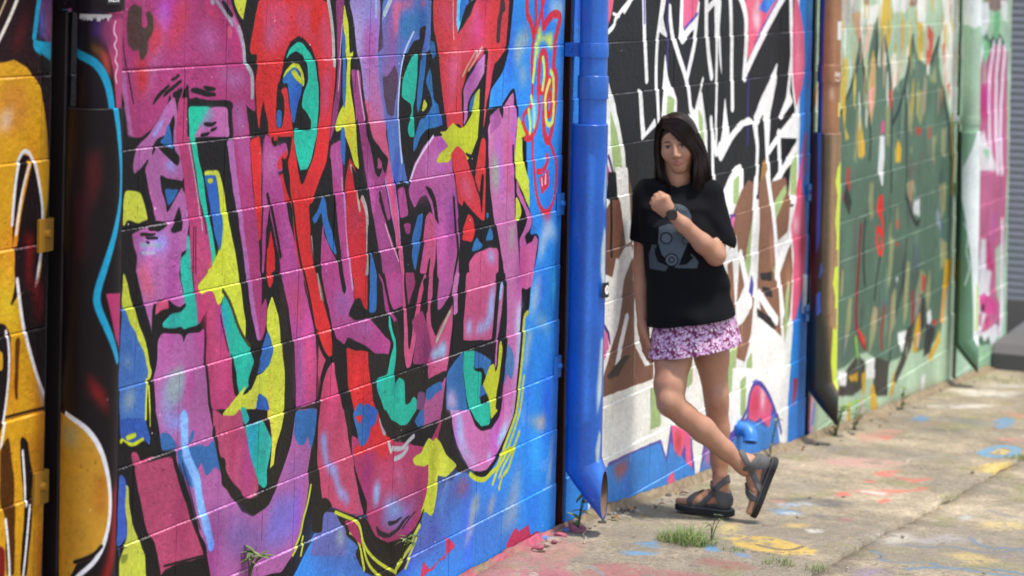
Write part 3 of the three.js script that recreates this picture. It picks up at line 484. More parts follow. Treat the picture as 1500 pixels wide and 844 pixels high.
['f','#1f1d1a',0,[5850,864,5934,846,5942,795,5998,846,6038,789,6077,778,6188,776,6201,727,6327,738,6306,699,6191,697,6124,688,6126,644,6137,642,6095,604,6030,590,5998,566,5966,577,5901,634,5867,690,5857,692,5800,842,5799,877]],
['f','#20a590',0,[5924,976,5942,935,5981,874,5988,833,5968,790,5975,749,6001,765,6034,754,6048,670,6081,670,6102,687,6125,678,6126,644,6115,636,6062,610,6018,613,5963,643,5920,681,5909,683,5854,769,5864,785,5926,787,5945,839,5965,877,5926,938]],
['f','#1f1d1a',0,[5962,948,5986,944,6019,869,6032,806,5979,794,5985,853]],
['f','#6d426e',0,[6126,644,6135,697,6180,689,6182,635]],
['f','#9e5185',0,[6192,687,6306,699,6328,717,6309,612,6310,586,6299,582,6173,584,6150,609,6182,635]],
['f','#2d62a0',0,[6191,697,6294,707,6306,678,6260,675,6215,657,6192,666]],
['f','#2d5f9c',0,[6149,635,6182,635,6184,587,6140,585,6116,610]],
['f','#2d66a4',0,[6351,734,6421,766,6450,778,6460,696,6488,605,6501,578,6344,606,6334,711]],
['b','#b8a0d0',17,[6353,670,6402,652,6428,591,6344,606]],
['f','#1f1d1a',0,[6309,612,6357,583,6384,503,6434,440,6509,377,6449,378,6387,417,6303,487,6278,523,6300,561]],
['f','#141316',0,[5721,550,5753,494,5811,413,5812,383,5777,391,5754,465]],
['f','#a54668',0,[5712,513,5732,499,5776,411,5792,383,5736,390,5767,393]],
['f','#b3bd38',0,[6198,528,6214,538,6244,519,6260,529,6290,510,6339,459,6424,405,6342,384,6283,406,6279,355,6259,285,6242,279,6207,302,6173,304,6194,341,6220,388,6218,456,6190,451,6122,470,6105,489,6132,496,6165,498]],
['f','#9aa62c',0,[6173,304,6181,323,6179,287]],
['b','#a0aa2c',13,[6221,523,6245,498,6270,430,6250,371,6219,294,6237,395,6223,471]],
['f','#1f1d1a',0,[5541,443,5617,436,5778,371,5787,379,5819,352,5872,295,5947,258,6054,249,6130,262,6195,315,6163,265,6110,213,6058,156,5951,141,5804,207,5741,272,5760,295]],
['f','#5a60a0',0,[5550,441,5618,426,5679,354,5681,286,5470,336,5487,384,5543,385]],
['b','#8c98a0',15,[5620,368,5659,369,5671,316,5631,325]],
['s','#b3bd38',10,[5618,428,5697,394,5747,373,5769,344,5791,287,5823,222,5908,162]],
['s','#b3bd38',11,[5704,349,5739,336,5771,292,5803,212]],
['f','#902e56',0,[5678,389,5738,370,5759,336,5781,290,5739,321,5699,355]],
['s','#b3bd38',10,[5737,375,5768,354,5791,288,5875,220,6004,154]],
['s','#b3bd38',15,[6163,265,6120,239,6110,213,6046,184,6003,164]],
['s','#b3bd38',11,[6143,228,6090,174,6069,153]],
['s','#c93444',28,[6909,1946,6909,1895,6951,1866,6974,1814]],
['s','#c93444',19,[6982,1946,6992,1882,6981,1820,6956,1757,6959,1700,6976,1625,6964,1568,6897,1549,6892,1515,6942,1464,6976,1462,6956,1452,6915,1460]],
['s','#c93444',17,[7052,1945,7013,1876,7001,1831]],
['s','#c93444',18,[7031,1945,7049,1853]],
['s','#c93444',30,[7056,1847,7090,1881,7160,1898,7204,1886,7184,1845,7158,1793,7153,1734,7148,1693,7177,1681,7180,1616,7162,1535,7138,1452,7110,1431,7088,1455,7072,1482,7069,1551,7086,1643,7107,1666,7136,1641]],
['s','#c93444',27,[7023,1657,7020,1715,7046,1766,7081,1754,7098,1689,7087,1638,7046,1610,7023,1646,7027,1703]],
['s','#c93444',27,[7116,1619,7089,1574,7099,1527,7134,1536,7138,1595,7116,1619]],
['s','#c93444',20,[7017,1635,7033,1576,7022,1508,6983,1462,6941,1467]],
['b','#cfe060',11,[7007,1848,7035,1847,7037,1813,7135,1828,7138,1770,7109,1770,7079,1800,7023,1796,7012,1738,6984,1751]],
['s','#c2dc70',19,[6996,1785,6985,1716,6974,1659]],
['s','#c2dc70',18,[7054,1737,7077,1690,7059,1627]],
['s','#c2dc70',18,[7121,1654,7081,1609,7084,1527,7107,1491,7150,1500,7155,1547,7157,1664,7127,1688]],
['s','#c2dc70',17,[6963,1603,6993,1544,6988,1498]],
['s','#c2dc70',17,[6937,1558,6960,1500,6955,1477]],
['b','#88cce0',15,[6964,1568,7004,1601,7008,1508,6968,1488]],
['s','#c93444',17,[6980,1462,6983,1393,7004,1288,7050,1203,7122,1173,7177,1215,7195,1296,7184,1373,7139,1423]],
['b','#cb3d4b',15,[7050,1197,7122,1173,7178,1192,7123,1150,7079,1166]],
['s','#c93444',22,[7023,1335,7058,1327,7099,1350,7112,1384]],
['f','#c93444',0,[7038,1314,7073,1317,7114,1337,7124,1278,7062,1251]],
['s','#cfd8e8',8,[7059,1307,7067,1283]],
['s','#cfd8e8',8,[7094,1318,7095,1286]],
['f','#b43658',0,[6816,49,6867,84,6900,94,6921,72,7002,82,7018,38,7088,37,7116,22,7062,-18,6844,11]],
['f','#b43658',0,[6350,181,6363,178,6423,140,6272,114,6170,87,6191,144,6249,99,6306,122,6353,116]],
];
const BAY2 = [
['f','#e6e6e4',0,[6985,2187,10969,2281,11062,856,11697,-1331,7073,-168]],
['f','#2f82dc',0,[6985,2187,7434,2197,7458,1689,7566,360,7525,-282,7073,-168]],
['f','#1d1f23',0,[7565,2200,9969,2257,9977,1540,10039,1385,10048,947,10075,1073,10006,938,9090,1086,8431,1001,7940,1145,7884,1245,7780,1329,7646,1665]],
['f','#e9ebe6',0,[7641,1666,7718,1567,7793,1449,7844,1358,7887,1191,7913,1186,7919,1052,7692,1130,7637,1265,7650,1336]],
['f','#9fb87c',0,[7691,1516,7771,1424,7810,1334,7845,1195,7770,1201,7739,1277,7711,1384]],
['b','#a9b48c',17,[7698,1280,7745,1242,7747,1203,7701,1207]],
['s','#4a2f7c',16,[7684,1342,7744,1268,7735,1225,7691,1185]],
['f','#c85a90',0,[7667,1318,7717,1262,7690,1208]],
['f','#e0607c',0,[7609,1969,7710,1968,7680,1882,7627,1813]],
['s','#f5f5f5',20,[7897,1950,7715,1872,7728,1846,7628,1809]],
['s','#f5f5f5',29,[7817,1902,7874,1941]],
['s','#f5f5f5',12,[7703,1890,7765,1879]],
['s','#f5f5f5',33,[8010,2013,8026,1887,8041,1778,8073,1621]],
['s','#6a64b8',15,[8023,1941,8035,1850]],
['f','#f2f2f2',0,[8211,1958,8267,1958,8234,1866,8297,1786,8198,1811]],
['s','#f5f5f5',29,[8229,1958,8197,1839,8171,1757,8173,1610,8207,1444]],
['s','#f5f5f5',35,[8309,1907,8331,1818,8396,1733,8522,1611,8559,1529,8578,1466,8667,1447]],
['s','#f5f5f5',37,[8637,1919,8621,1794,8572,1690,8527,1611]],
['s','#4a3f98',12,[8293,1958,8295,1661]],
['f','#f2f2f2',0,[8436,1976,8463,1976,8471,1816,8639,1880,8636,1832,8461,1755,8428,1770]],
['f','#e86a90',0,[8463,1976,8653,1976,8617,1871,8485,1811]],
['s','#5a4aa4',14,[8490,1816,8633,1880]],
['s','#f5f5f5',42,[8737,1976,8745,1821,8780,1704,8828,1609]],
['f','#f2f2f2',0,[8726,1908,8867,1947,8931,1937,8917,1818,8958,1610,8925,1670,8896,1789,8909,1385,8915,1266,8890,1307,8874,1701,8845,1917,8750,1879]],
['s','#f5f5f5',41,[9042,1966,9071,1876,9084,1635,9106,1459]],
['f','#e86a84',0,[9254,1996,9810,1997,9520,1798,9320,1648,9275,1731]],
['f','#3a7ed8',0,[9591,1996,9793,1997,9565,1871,9450,1893]],
['b','#f4e4ec',27,[9354,1893,9483,1872,9456,1789,9390,1811]],
['b','#f0f0f4',22,[9399,1934,9447,1934,9450,1893,9401,1903]],
['s','#4a4aa8',24,[9795,1965,9535,1819,9365,1698,9322,1627]],
['s','#f5f5f5',47,[9846,1975,9585,1818,9397,1697,9261,1594]],
['s','#f5f5f5',49,[9147,1976,9275,1894,9275,1731,9261,1589]],
['s','#3a2f88',15,[9314,1597,9319,1279]],
['s','#f5f5f5',48,[9908,1975,9947,1737,9970,1541,10057,1384]],
['f','#f2f2f2',0,[8269,1718,8305,1624,8406,1526,8410,1456,8237,1447,8249,1571]],
['f','#a6c080',0,[8298,1550,8380,1527,8370,1472,8292,1467]],
['f','#f2f2f2',0,[7978,1587,8012,1581,8064,1406,8166,1464,8180,1431,8027,1380]],
['f','#f2f2f2',0,[8720,1613,8732,1598,8664,1505,8703,1551,8777,1392,8807,1195,8764,1199,8642,1400,8543,1463,8612,1440,8637,1487]],
['f','#a6c080',0,[8671,1475,8724,1434,8761,1257,8718,1280]],
['f','#f2f2f2',0,[9002,1509,9070,1345,9032,1328,9226,1392,9334,1403,9447,1369,9486,1258,9473,1040,9440,1043,9447,1260,9383,1373,9258,1370,9108,1313,8970,1228,8933,1255,8985,1380]],
['s','#f5f5f5',33,[8832,1423,8860,1329,8910,1256,8945,1303]],
['s','#f5f5f5',33,[8845,1388,8865,1230,8881,1150]],
['f','#f2f2f2',0,[9736,1637,9717,1550,9642,1406,9625,1227,9601,1240,9542,1411,9448,1354,9407,1397,9505,1486]],
['s','#f5f5f5',38,[9560,1389,9614,1197,9646,1042]],
['f','#f2f2f2',0,[9939,1694,9954,1682,9926,1499,9982,1442,9796,1366,9771,1378,9876,1469]],
['f','#f2f2f2',0,[10057,1390,10064,1263,9749,1287,9741,1315,9885,1318]],
['s','#f5f5f5',39,[10057,1384,9850,1320,9635,1232]],
['s','#f5f5f5',47,[9769,1303,9796,1184,9795,1088]],
['f','#f2f2f2',0,[10065,1252,10084,944,9941,957,9965,1150,9862,1114,9730,1035,9661,1077,9809,1140]],
['f','#a6c080',0,[9958,1140,10050,1198,10063,990,9967,998]],
['f','#f2f2f2',0,[8987,1082,9072,1155,9160,1194,9237,1198,9263,1160,9271,1017,8989,1042]],
['f','#a6c080',0,[9133,1130,9208,1154,9216,1022,9139,1029]],
['f','#86604c',0,[9243,1076,9335,1114,9402,1047,9104,826,9098,935]],
['f','#a07848',0,[9499,1038,9524,1161,9571,1200,9643,1100,9664,1024]],
['f','#86604c',0,[9237,779,9181,905,9271,1070,9335,1120,9438,1089,9415,903,9352,821,9311,639,9216,575]],
['f','#86604c',0,[9490,1096,9593,1122,9709,965,9758,755,9828,495,9863,329,9743,392,9560,485,9499,627,9508,894]],
['f','#86604c',0,[9075,765,9139,779,9180,623,9223,444,9386,509,9415,593,9451,566,9425,415,9331,296,9196,339]],
['f','#86604c',0,[9667,1082,9885,1088,9966,976,9938,828,9792,797,9729,940]],
['f','#86604c',0,[9802,613,9943,735,9977,801,10025,632,9999,425,9912,322,9883,487]],
['f','#9fb87c',0,[9307,717,9382,884,9428,980,9448,922,9406,760,9345,646]],
['f','#9fb87c',0,[9709,976,9887,1053,9908,1016,9749,904]],
['f','#9fb87c',0,[9727,667,9903,785,9924,737,9764,640]],
['f','#9fb87c',0,[9918,529,9970,592,9964,384,9913,298]],
['s','#f5f5f5',44,[9441,1111,9432,902,9406,760,9449,600]],
['s','#f5f5f5',52,[9253,788,9344,657,9401,551]],
['s','#f5f5f5',46,[9526,579,9628,510,9795,419]],
['s','#f5f5f5',46,[9611,1120,9730,918,9780,684,9822,587,9886,441]],
['s','#f5f5f5',56,[9996,799,9815,714,9783,638]],
['f','#2c2a2c',0,[9531,673,9709,658,9711,618,9550,643]],
['f','#2c2a2c',0,[9570,607,9696,580,9716,538,9608,563]],
['f','#2c2a2c',0,[9495,516,9704,443,9779,381,9670,413,9508,481]],
['f','#5a3a80',0,[9096,983,9177,981,9148,919,9117,890]],
['f','#e070a0',0,[9113,965,9167,971,9138,914]],
['f','#4a48a0',0,[9380,609,9410,682,9447,634,9433,580]],
['f','#f0f0ec',0,[9460,410,9543,465,9874,327,9958,175,9985,31,9442,124,9365,291]],
['f','#9fb87c',0,[9365,291,9430,325,9476,118,9356,138]],
['f','#9fb87c',0,[9065,381,9226,389,9203,208,9074,208]],
['f','#86604c',0,[9222,466,9387,486,9358,402,9262,329]],
['f','#2f82dc',0,[10022,2259,10969,2281,11062,856,11697,-1331,10329,-987,9990,-216,9993,43,9981,97,10040,373,10123,597,10098,1000,10097,1316]],
['f','#e06484',0,[9968,1975,10044,1899,10123,1788,10158,1622,10121,1513,10037,1418,9977,1540,9956,1769]],
['b','#e88aa4',30,[9993,1866,10071,1756,10098,1602,10031,1516]],
['f','#e06484',0,[10076,1049,10112,1093,10176,993,10229,775,10222,562,10078,379,10031,398,10040,689,9993,846,10063,956]],
['b','#f0c0cc',30,[10028,901,10126,856,10110,799,10013,820]],
['b','#b03a50',30,[10113,763,10189,779,10176,674,10118,680]],
['s','#e05080',33,[10191,1266,10144,1137,10080,1006]],
['s','#e05080',22,[10216,1154,10150,1048]],
['f','#f0f0ee',0,[10193,589,10252,582,10252,391,10193,399]],
['f','#e9ebe6',0,[9949,328,10040,373,10000,94,9981,-73,9914,-214,9819,-195]],
['f','#a03a58',0,[10067,102,10137,90,10119,10,10067,-41]],
['f','#7a5646',0,[7656,1133,7883,1264,7938,1184,7950,953,7873,971,7825,929,7774,944,7741,863,7667,891]],
['s','#f5f5f5',39,[7784,1253,7844,1154,7894,1054]],
['s','#2c2a2c',21,[7700,1223,7730,1108,7729,958]],
['f','#f0f0ec',0,[7757,1293,7883,1284,7937,992,7885,979,7813,1156,7767,1198]],
['f','#1d1f23',0,[7685,1280,7763,1274,7788,1168,7678,1178]],
['f','#f0f0ec',0,[7655,892,7778,859,7788,923,7860,972,7936,973,7950,933,7857,868,7833,757,7776,652,7754,599,7663,479,7640,708]],
['f','#7a5646',0,[7835,719,7866,848,7951,924,7994,563,8200,396,7647,416,7663,479,7743,582,7812,665]],
['s','#f5f5f5',40,[7899,691,7841,586,7807,515]],
['f','#5a3a80',0,[7664,705,7727,659,7746,609,7690,664]],
['f','#e070a0',0,[7654,669,7702,662,7729,602,7666,556]],
['f','#38302c',0,[7710,493,7868,544,7944,541,7894,520,7786,453]],
['f','#38302c',0,[7898,453,8130,454,8158,440,7924,430]],
['f','#7a5646',0,[7632,480,8197,466,8200,396,7647,416]],
['f','#eeeee6',0,[7635,418,8200,401,8395,394,8718,363,9164,293,9182,-40,8735,45,8391,186,8356,56,8296,138,7733,155,7623,167]],
['f','#9fb87c',0,[8169,371,8271,354,8298,198,8183,200]],
['f','#9fb87c',0,[8552,410,8656,415,8661,310,8602,299]],
['f','#5a52a4',0,[7733,156,8296,140,8362,50,8406,181,8674,67,8858,43,9180,5,9245,15,9379,35,9425,139,9509,187,9656,111,9809,-19,9910,-154,9913,-202,9821,-219,9821,-231,8745,-146,7633,-46]],
['f','#3f86d4',0,[7733,140,7974,141,8282,129,8371,23,8410,107,8743,-104,8861,-11,9182,-40,9380,23,9521,-13,9666,-63,9773,-24,9912,-178,9876,-212,10298,-470,8286,-212,7516,-94,7624,143]],
['f','#d85a80',0,[9425,144,9510,175,9638,114,9751,26,9702,-69,9591,-3,9485,-1,9414,28]],
['b','#c83a58',28,[9408,130,9548,118,9519,21,9431,37]],
['b','#f0d0dc',23,[9564,161,9638,103,9625,13,9587,54]],
['b','#d8607c',23,[9744,-169,9856,-179,9821,-219,9638,-206]],
['f','#e4608c',0,[8412,178,8552,131,8643,94,8665,-46,8604,-13,8585,74,8529,22,8454,68]],
['b','#c04038',24,[8451,140,8538,124,8528,43,8484,52]],
['f','#e4608c',0,[8388,-31,8445,-23,8476,-80,8465,-139,8365,-128]],
['b','#b85a48',22,[7771,133,7948,126,7937,90,7849,69]],
['f','#eeeee6',0,[8668,68,8812,30,8758,-91,8712,-87]],
['b','#c86a94',26,[8829,6,8892,-17,8896,-92,8834,-80]],
['b','#c85040',21,[8820,-120,8882,-122,8884,-154,8822,-146]],
['f','#f0f0ee',0,[9834,186,9994,161,9981,-73,9914,-214,9874,-171,9809,-19,9655,123,9509,192,9407,153,9342,86,9178,27,9164,293]],
['f','#9fb87c',0,[9284,218,9358,228,9362,49,9293,61]],
['f','#9fb87c',0,[9097,325,9169,314,9169,193,9111,181]],
['s','#4a48a0',23,[9219,14,9379,40,9414,146,9502,188,9655,117,9817,-20,9890,-127]],
['f','#8d7a56',0,[7420,-36,7512,-1,7705,-34,7728,4,7828,-13,7855,-57,8088,-59,8195,-42,8362,-77,8390,-62,8624,-111,8700,-137,8930,-142,9190,-184,9895,-210,9934,-235,10223,-225,10287,-286,9196,-284,7517,-113]],
];
const BAY3 = [
['f','#a9c2a6',7,[10164,2262,14072,2355,14970,-2153,10395,-1003]],
['b','#b8b4ac',7,[10678,1998,11090,1998,11057,1855,10813,1765,10737,1696]],
['b','#8a6a58',7,[11133,1998,11307,1998,11269,1901,11161,1902]],
['b','#8a6a58',7,[11716,1999,12566,1999,12467,1907,12161,1883,11962,1910]],
['b','#c09a6c',7,[10952,1856,11141,1866,11171,1746,11111,1676,11022,1749]],
['b','#e2e4e0',7,[11161,1890,11470,1900,11451,1839,11365,1791,11189,1794]],
['b','#d2b040',7,[11510,1974,11695,1974,11734,1748,11607,1552,11503,1740]],
['b','#e2e4e0',7,[11720,1949,12157,1947,12064,1858,11966,1846,11869,1860,11774,1848]],
['b','#e2e4e0',7,[12281,1973,12490,1960,12479,1748,12377,1723,12265,1843]],
['b','#c0a050',7,[12568,1973,12703,1973,12632,1839]],
['b','#ece8e0',7,[12839,1973,13237,1972,13266,1217,13183,1166,13055,1338,12933,1467,12860,1701,12935,1808]],
['b','#c86a50',7,[12892,1646,12974,1671,12960,1480]],
['b','#c86a50',7,[13023,1395,13106,1419,13086,1310]],
['b','#d2b040',7,[11944,1821,12018,1807,12008,1602,11938,1693]],
['b','#d2b040',7,[12269,1791,12424,1788,12438,1590,12338,1541]],
['b','#c8503c',7,[12530,1774,12694,1717,12649,1598,12498,1483,12512,1654]],
['b','#e8c0b0',7,[11212,1781,11342,1804,11285,1659,11201,1613]],
['b','#e8dcd0',7,[11743,1610,11836,1645,11901,1390,11812,1293]],
['b','#e8dcd0',7,[12077,1665,12179,1636,12041,1486]],
['b','#4b6656',7,[10761,1324,10935,1468,11032,1595,11117,1723,11180,1614,11253,1491,11294,1659,11367,1767,11444,1817,11486,1654,11595,1738,11708,1573,11780,1420,12040,1499,12120,1625,12203,1720,12335,1580,12467,1550,12559,1520,12702,1610,12805,1695,12830,1511,12939,1385,13062,1255,13185,1138,13245,738,13210,736,13179,336,13103,123,13021,16,12969,-95,12738,-148,12398,-125,12282,-24,12074,-104,11816,-91,11615,-60,11368,31,11181,47,10958,18,10740,27,10787,643,10811,940]],
['b','#5c7664',98,[11003,1382,11711,1398,11642,1053,11025,1049]],
['b','#43594c',92,[11625,511,12470,416,12490,144,11743,243]],
['s','#25332c',32,[11117,1711,11207,1529,11357,1244,11346,1074]],
['s','#25332c',33,[11444,1814,11444,1618,11371,1365]],
['s','#25332c',31,[11596,1726,11710,1548,11786,1332,11785,862]],
['s','#25332c',35,[12204,1714,12089,1497,11931,1312,11806,1243]],
['s','#25332c',37,[12806,1688,12500,1456,12602,1519]],
['s','#25332c',34,[12939,1385,13099,1143,13142,946]],
['s','#25332c',24,[10779,1347,10996,1489,11114,1628]],
['s','#25332c',30,[12046,1409,12123,1019,12111,834]],
['b','#c8a06c',7,[11333,1609,11421,1619,11435,1411,11357,1244,11280,1405,11303,1525]],
['b','#e8a0a8',7,[11309,1440,11396,1461,11372,1352,11331,1306]],
['b','#d2b040',7,[10781,1637,10905,1622,10876,1435,10866,1272,10952,1208,10891,1200,10822,1321,10772,1463]],
['b','#c8a84c',7,[11116,1281,11157,1309,11207,1204,11257,1104,11193,1085,11115,1102,11091,1211]],
['b','#dfb030',7,[11173,1254,11240,1154,11236,1094,11171,1098]],
['b','#dfb030',7,[11918,1148,11996,1079,11986,1009,11880,1011,11866,1075]],
['b','#d05080',7,[11559,1257,11627,1265,11632,1190,11563,1195]],
['b','#dfe0e4',7,[11541,1184,11633,1178,11642,1053,11605,913,11518,988]],
['b','#b03a34',7,[11708,1436,11780,1420,11765,1295,11704,1361]],
['b','#8f9468',7,[12297,1398,12453,1392,12473,1259,12416,1182,12307,1267]],
['b','#8f9468',7,[12125,1341,12232,1245,12214,1142,12135,1199]],
['b','#8f9468',7,[12658,1477,12735,1541,12771,1419,12607,1439]],
['b','#8f9468',7,[11644,1351,11715,1336,11740,1109,11674,1126]],
['b','#b03a34',7,[12287,1190,12443,1168,12394,1131,12315,1149]],
['b','#b03a34',7,[12600,1172,12654,1169,12633,1090,12588,1119]],
['b','#8f9468',7,[12902,1141,13042,1146,13028,955,12913,990]],
['b','#8f9468',7,[12685,1113,12767,1108,12752,934,12695,978]],
['b','#b03a34',7,[10921,1057,10975,1053,10970,931,10899,937]],
['b','#8f9468',7,[11070,1332,11109,1389,11114,1305,11087,1069,11043,1095]],
['s','#d2b040',60,[13181,1194,13163,1056,13231,912,13204,742]],
['s','#e6e6e6',27,[11544,983,11597,919]],
['b','#b83a30',7,[10855,936,10956,864,10903,863,10840,900]],
['b','#23302a',7,[10896,983,11014,872,10974,799,10857,898]],
['s','#e02c28',35,[11593,844,11530,826,11519,774,11610,739,11640,656,11623,538,11565,531,11510,630,11515,695,11642,629]],
['b','#e02c28',7,[11529,852,11627,849,11648,762,11534,766]],
['b','#8f9468',7,[11354,946,11426,940,11439,755,11368,736,11338,843]],
['b','#8f9468',7,[12110,884,12271,885,12304,813,12226,764,12143,799]],
['b','#dfe0e4',7,[12280,759,12417,768,12425,661,12285,688]],
['s','#25332c',34,[12116,801,12231,694,12373,610,12427,633]],
['s','#7a2a2c',44,[11205,726,11170,562,11155,436,11120,273,11173,163,11319,65]],
['b','#e03a2c',7,[11148,199,11315,117,11319,65,11221,131]],
['b','#c8302c',7,[11890,685,11967,691,11970,636,11908,642]],
['b','#c8302c',7,[11883,564,11950,563,11952,529]],
['b','#dfe0e4',7,[11911,370,11969,363,11951,324]],
['s','#25332c',32,[11274,745,11240,554,11296,405]],
['s','#25332c',29,[12134,551,12096,334,11998,236,11856,65,11816,-91]],
['s','#25332c',28,[11576,517,11512,379,11493,302]],
['b','#8f9468',7,[11767,616,11870,592,11833,393,11762,321]],
['b','#8f9468',7,[12169,436,12224,416,12190,128,12116,56,12093,224]],
['b','#8f9468',7,[10979,369,11046,373,11034,209,10910,76,10945,222]],
['b','#8f9468',7,[11472,265,11570,239,11507,89,11394,1,11407,156]],
['b','#8f9468',7,[11841,284,11931,313,11930,109,11808,18]],
['b','#8f9468',7,[12475,345,12591,303,12490,144,12331,53,12373,230]],
['b','#8f9468',7,[12674,336,12714,187,12665,64,12601,158]],
['b','#8f9468',7,[12872,808,13052,808,13033,648,12948,582]],
['b','#8f9468',7,[12926,482,13110,433,13090,302,12940,290]],
['b','#7e8a94',7,[12793,684,12915,629,12923,526,12830,579]],
['b','#c8302c',7,[12505,320,12580,289,12571,191,12512,227]],
['b','#33302c',7,[12486,202,12573,162,12612,14,12502,-28]],
['s','#8a2a2c',47,[12291,226,12333,25,12175,-36]],
['s','#8a2a2c',42,[11694,222,11627,125,11659,14]],
['b','#c8302c',7,[12756,8,12903,-5,12847,-48]],
['b','#e6e6e6',7,[12636,68,12721,85,12756,8,12672,-23]],
['b','#d0a028',7,[13057,335,13241,329,13249,224,13073,127,13021,16,12967,-65,13035,220]],
['b','#d8a060',7,[13007,194,13103,123,13056,-48,12965,-35]],
['b','#e6e6e6',7,[11986,47,12197,30,12178,-78,12072,-76,12005,-11]],
['b','#33302c',7,[12196,44,12331,53,12286,-80,12132,-168,11979,-231,11875,-214,12074,-104]],
['b','#d0a028',7,[12385,60,12465,105,12502,-28,12426,-130,12315,-113]],
['b','#c8b4d0',7,[12418,-16,12457,-21,12452,-105,12407,-99]],
['b','#33302c',7,[12612,14,12847,-48,12740,-177,12569,-180]],
['b','#d0a028',7,[12854,-136,12937,-61,12974,-154,12745,-236,12684,-198]],
['b','#e6e6e6',7,[11347,-5,11515,-24,11497,-120,11377,-101]],
['b','#33302c',7,[11515,-18,11816,-91,11778,-274,11480,-223]],
['b','#33302c',7,[10830,-37,11181,47,11324,-14,11333,-146,11103,-159,10835,-113]],
['b','#e6e6e6',7,[10835,12,10982,-11,10964,-84,10840,-64]],
['b','#d0a028',7,[11006,-41,11187,-44,11190,-96,11053,-74]],
['b','#d0a028',7,[11254,-66,11348,-68,11333,-197,11284,-176]],
['b','#e6e6e6',7,[11347,-54,11518,-81,11522,-135,11351,-108]],
['b','#d0a028',7,[11451,-164,11509,-160,11609,-338,11437,-321]],
['b','#d0a028',7,[11856,-245,11927,-160,11953,-150,11910,-281,11807,-291]],
['s','#8ac83c',26,[11129,144,11182,34]],
['b','#e6e6e6',7,[12534,-286,12632,-287,12601,-413,12514,-398]],
['s','#9ad050',13,[10896,-186,11123,-200,11358,-214]],
['b','#d8b0b0',7,[11262,-198,11309,-193,11317,-313,11246,-307]],
['b','#d0a028',7,[11009,-206,11053,-175,11060,-293,10992,-280]],
['b','#9aa08c',7,[10294,-8,10460,-61,10471,-235,10309,-253]],
['b','#c890a0',7,[10315,-24,10397,-38,10388,-219,10315,-218]],
['s','#4a80c8',35,[10413,-89,10393,-172]],
['b','#8a7a5c',37,[10858,-281,11364,-308,12125,-346,12922,-393,13046,-444,12130,-417,11368,-362,10861,-333]],
['b','#8d7a56',7,[10310,-266,10473,-260,10770,-278,11364,-308,11368,-362,10353,-310]],
];
const BAY4 = [
['f','#a4c6aa',7,[13169,2289,16304,2353,15900,-947,13300,-509]],
['b','#86706a',7,[13813,1991,14738,1992,14684,1882,14320,1831,14081,1860]],
['b','#dfe4e8',7,[13821,1888,14107,1899,14147,1767,13980,1677,13834,1719]],
['b','#e4e6ea',7,[14465,1911,14669,1910,14669,1759,14536,1788]],
['b','#72b884',7,[14236,1765,14320,1831,14441,1830,14424,1669,14273,1672]],
['b','#38604a',7,[13981,1664,14065,1695,14157,1647,14272,1685,14335,1644,14453,1688,14644,1610,14679,1568,14458,1627,14308,1604,14161,1594]],
['b','#7fce8e',7,[13902,1575,14039,1663,14158,1628,14120,1516,13996,1481]],
['b','#b85a84',7,[13877,1186,13853,1485,13930,1587,14025,1480,14163,1568,14337,1617,14614,1597,14699,1554,14767,749,14645,-345,13916,-240,13829,1084]],
['s','#e8dcea',57,[13958,1599,13841,1421,13826,1188]],
['s','#e8dcea',60,[14289,1618,14162,1435,14172,1170,14258,846]],
['s','#e8dcea',70,[14458,1627,14369,1455,14375,1160,14468,772]],
['s','#e8dcea',71,[14615,1583,14533,1314,14525,962,14591,762]],
['b','#b83878',28,[13921,1340,14122,1358,14141,1119,13965,1155]],
['s','#7fbc90',39,[14021,1519,14032,1388]],
['b','#dfe0e4',7,[13920,1001,14029,1073,14166,959,14403,822,14407,776,13935,812]],
['b','#8fcaa0',7,[14010,943,14215,929,14163,853]],
['b','#d4dce0',7,[13891,376,14158,348,14175,146,14326,117,14247,-131,13968,-291,13912,111]],
['b','#b85a84',7,[13915,374,14011,364,13983,235,13929,197]],
['b','#b83c74',7,[14186,312,14258,338,14399,142,14377,111,14173,169]],
['b','#a4c6aa',7,[14441,251,14619,277,14629,-160,14492,-62]],
['s','#e8dcea',64,[14634,413,14656,-48,14645,-345]],
['b','#cc4488',7,[13983,-8,14138,-5,14341,-65,14470,-104,14477,-185,14199,-147,14025,-112]],
['b','#3a2030',7,[14046,-71,14143,-73,14148,-123,14060,-117]],
['b','#b83c74',7,[14002,-120,14075,-130,14058,-216,13998,-186]],
['b','#b83c74',7,[14176,-166,14300,-172,14281,-248,14207,-248]],
['b','#dfe0e4',7,[13964,-247,14208,-260,14457,-250,14667,-302,14419,-403,14020,-343]],
['b','#38604a',7,[13968,-291,14052,-260,14164,-331,14286,-305,14368,-395,14215,-350,14069,-350]],
['b','#8fb696',7,[13922,-318,14417,-380,14430,-541,13934,-462]],
['b','#4f7a5c',7,[14507,-234,14569,-243,14566,-334]],
];
const PIPE_TOP = [
['f','#1c1418',0,[325,2040,2130,2042,2310,1690,397,1700]],
['b','#3a2060',11,[1240,1937,1646,1920,1657,1871,1209,1873]],
['f','#a03a68',0,[1644,1928,2260,1936,2308,1698,1990,1700,1845,1797,1557,1888]],
['b','#703058',10,[1461,1920,1753,1912,1836,1830,1472,1864]],
['b','#a84038',8,[1386,1856,1718,1830,1789,1773,1576,1798]],
['b','#6a4428',8,[1210,1865,1475,1847,1525,1823,1259,1840]],
['s','#1c8fb8',21,[693,1834,1218,1824,1531,1795,1738,1749,1837,1691]],
['b','#14101a',10,[706,1806,1225,1792,1495,1750,1598,1693,650,1699]],
['s','#e6e2e6',2,[1879,1911,1782,1887,1974,1870,1816,1854,1988,1838,1853,1818,2024,1805,1891,1785,1963,1764]],
];
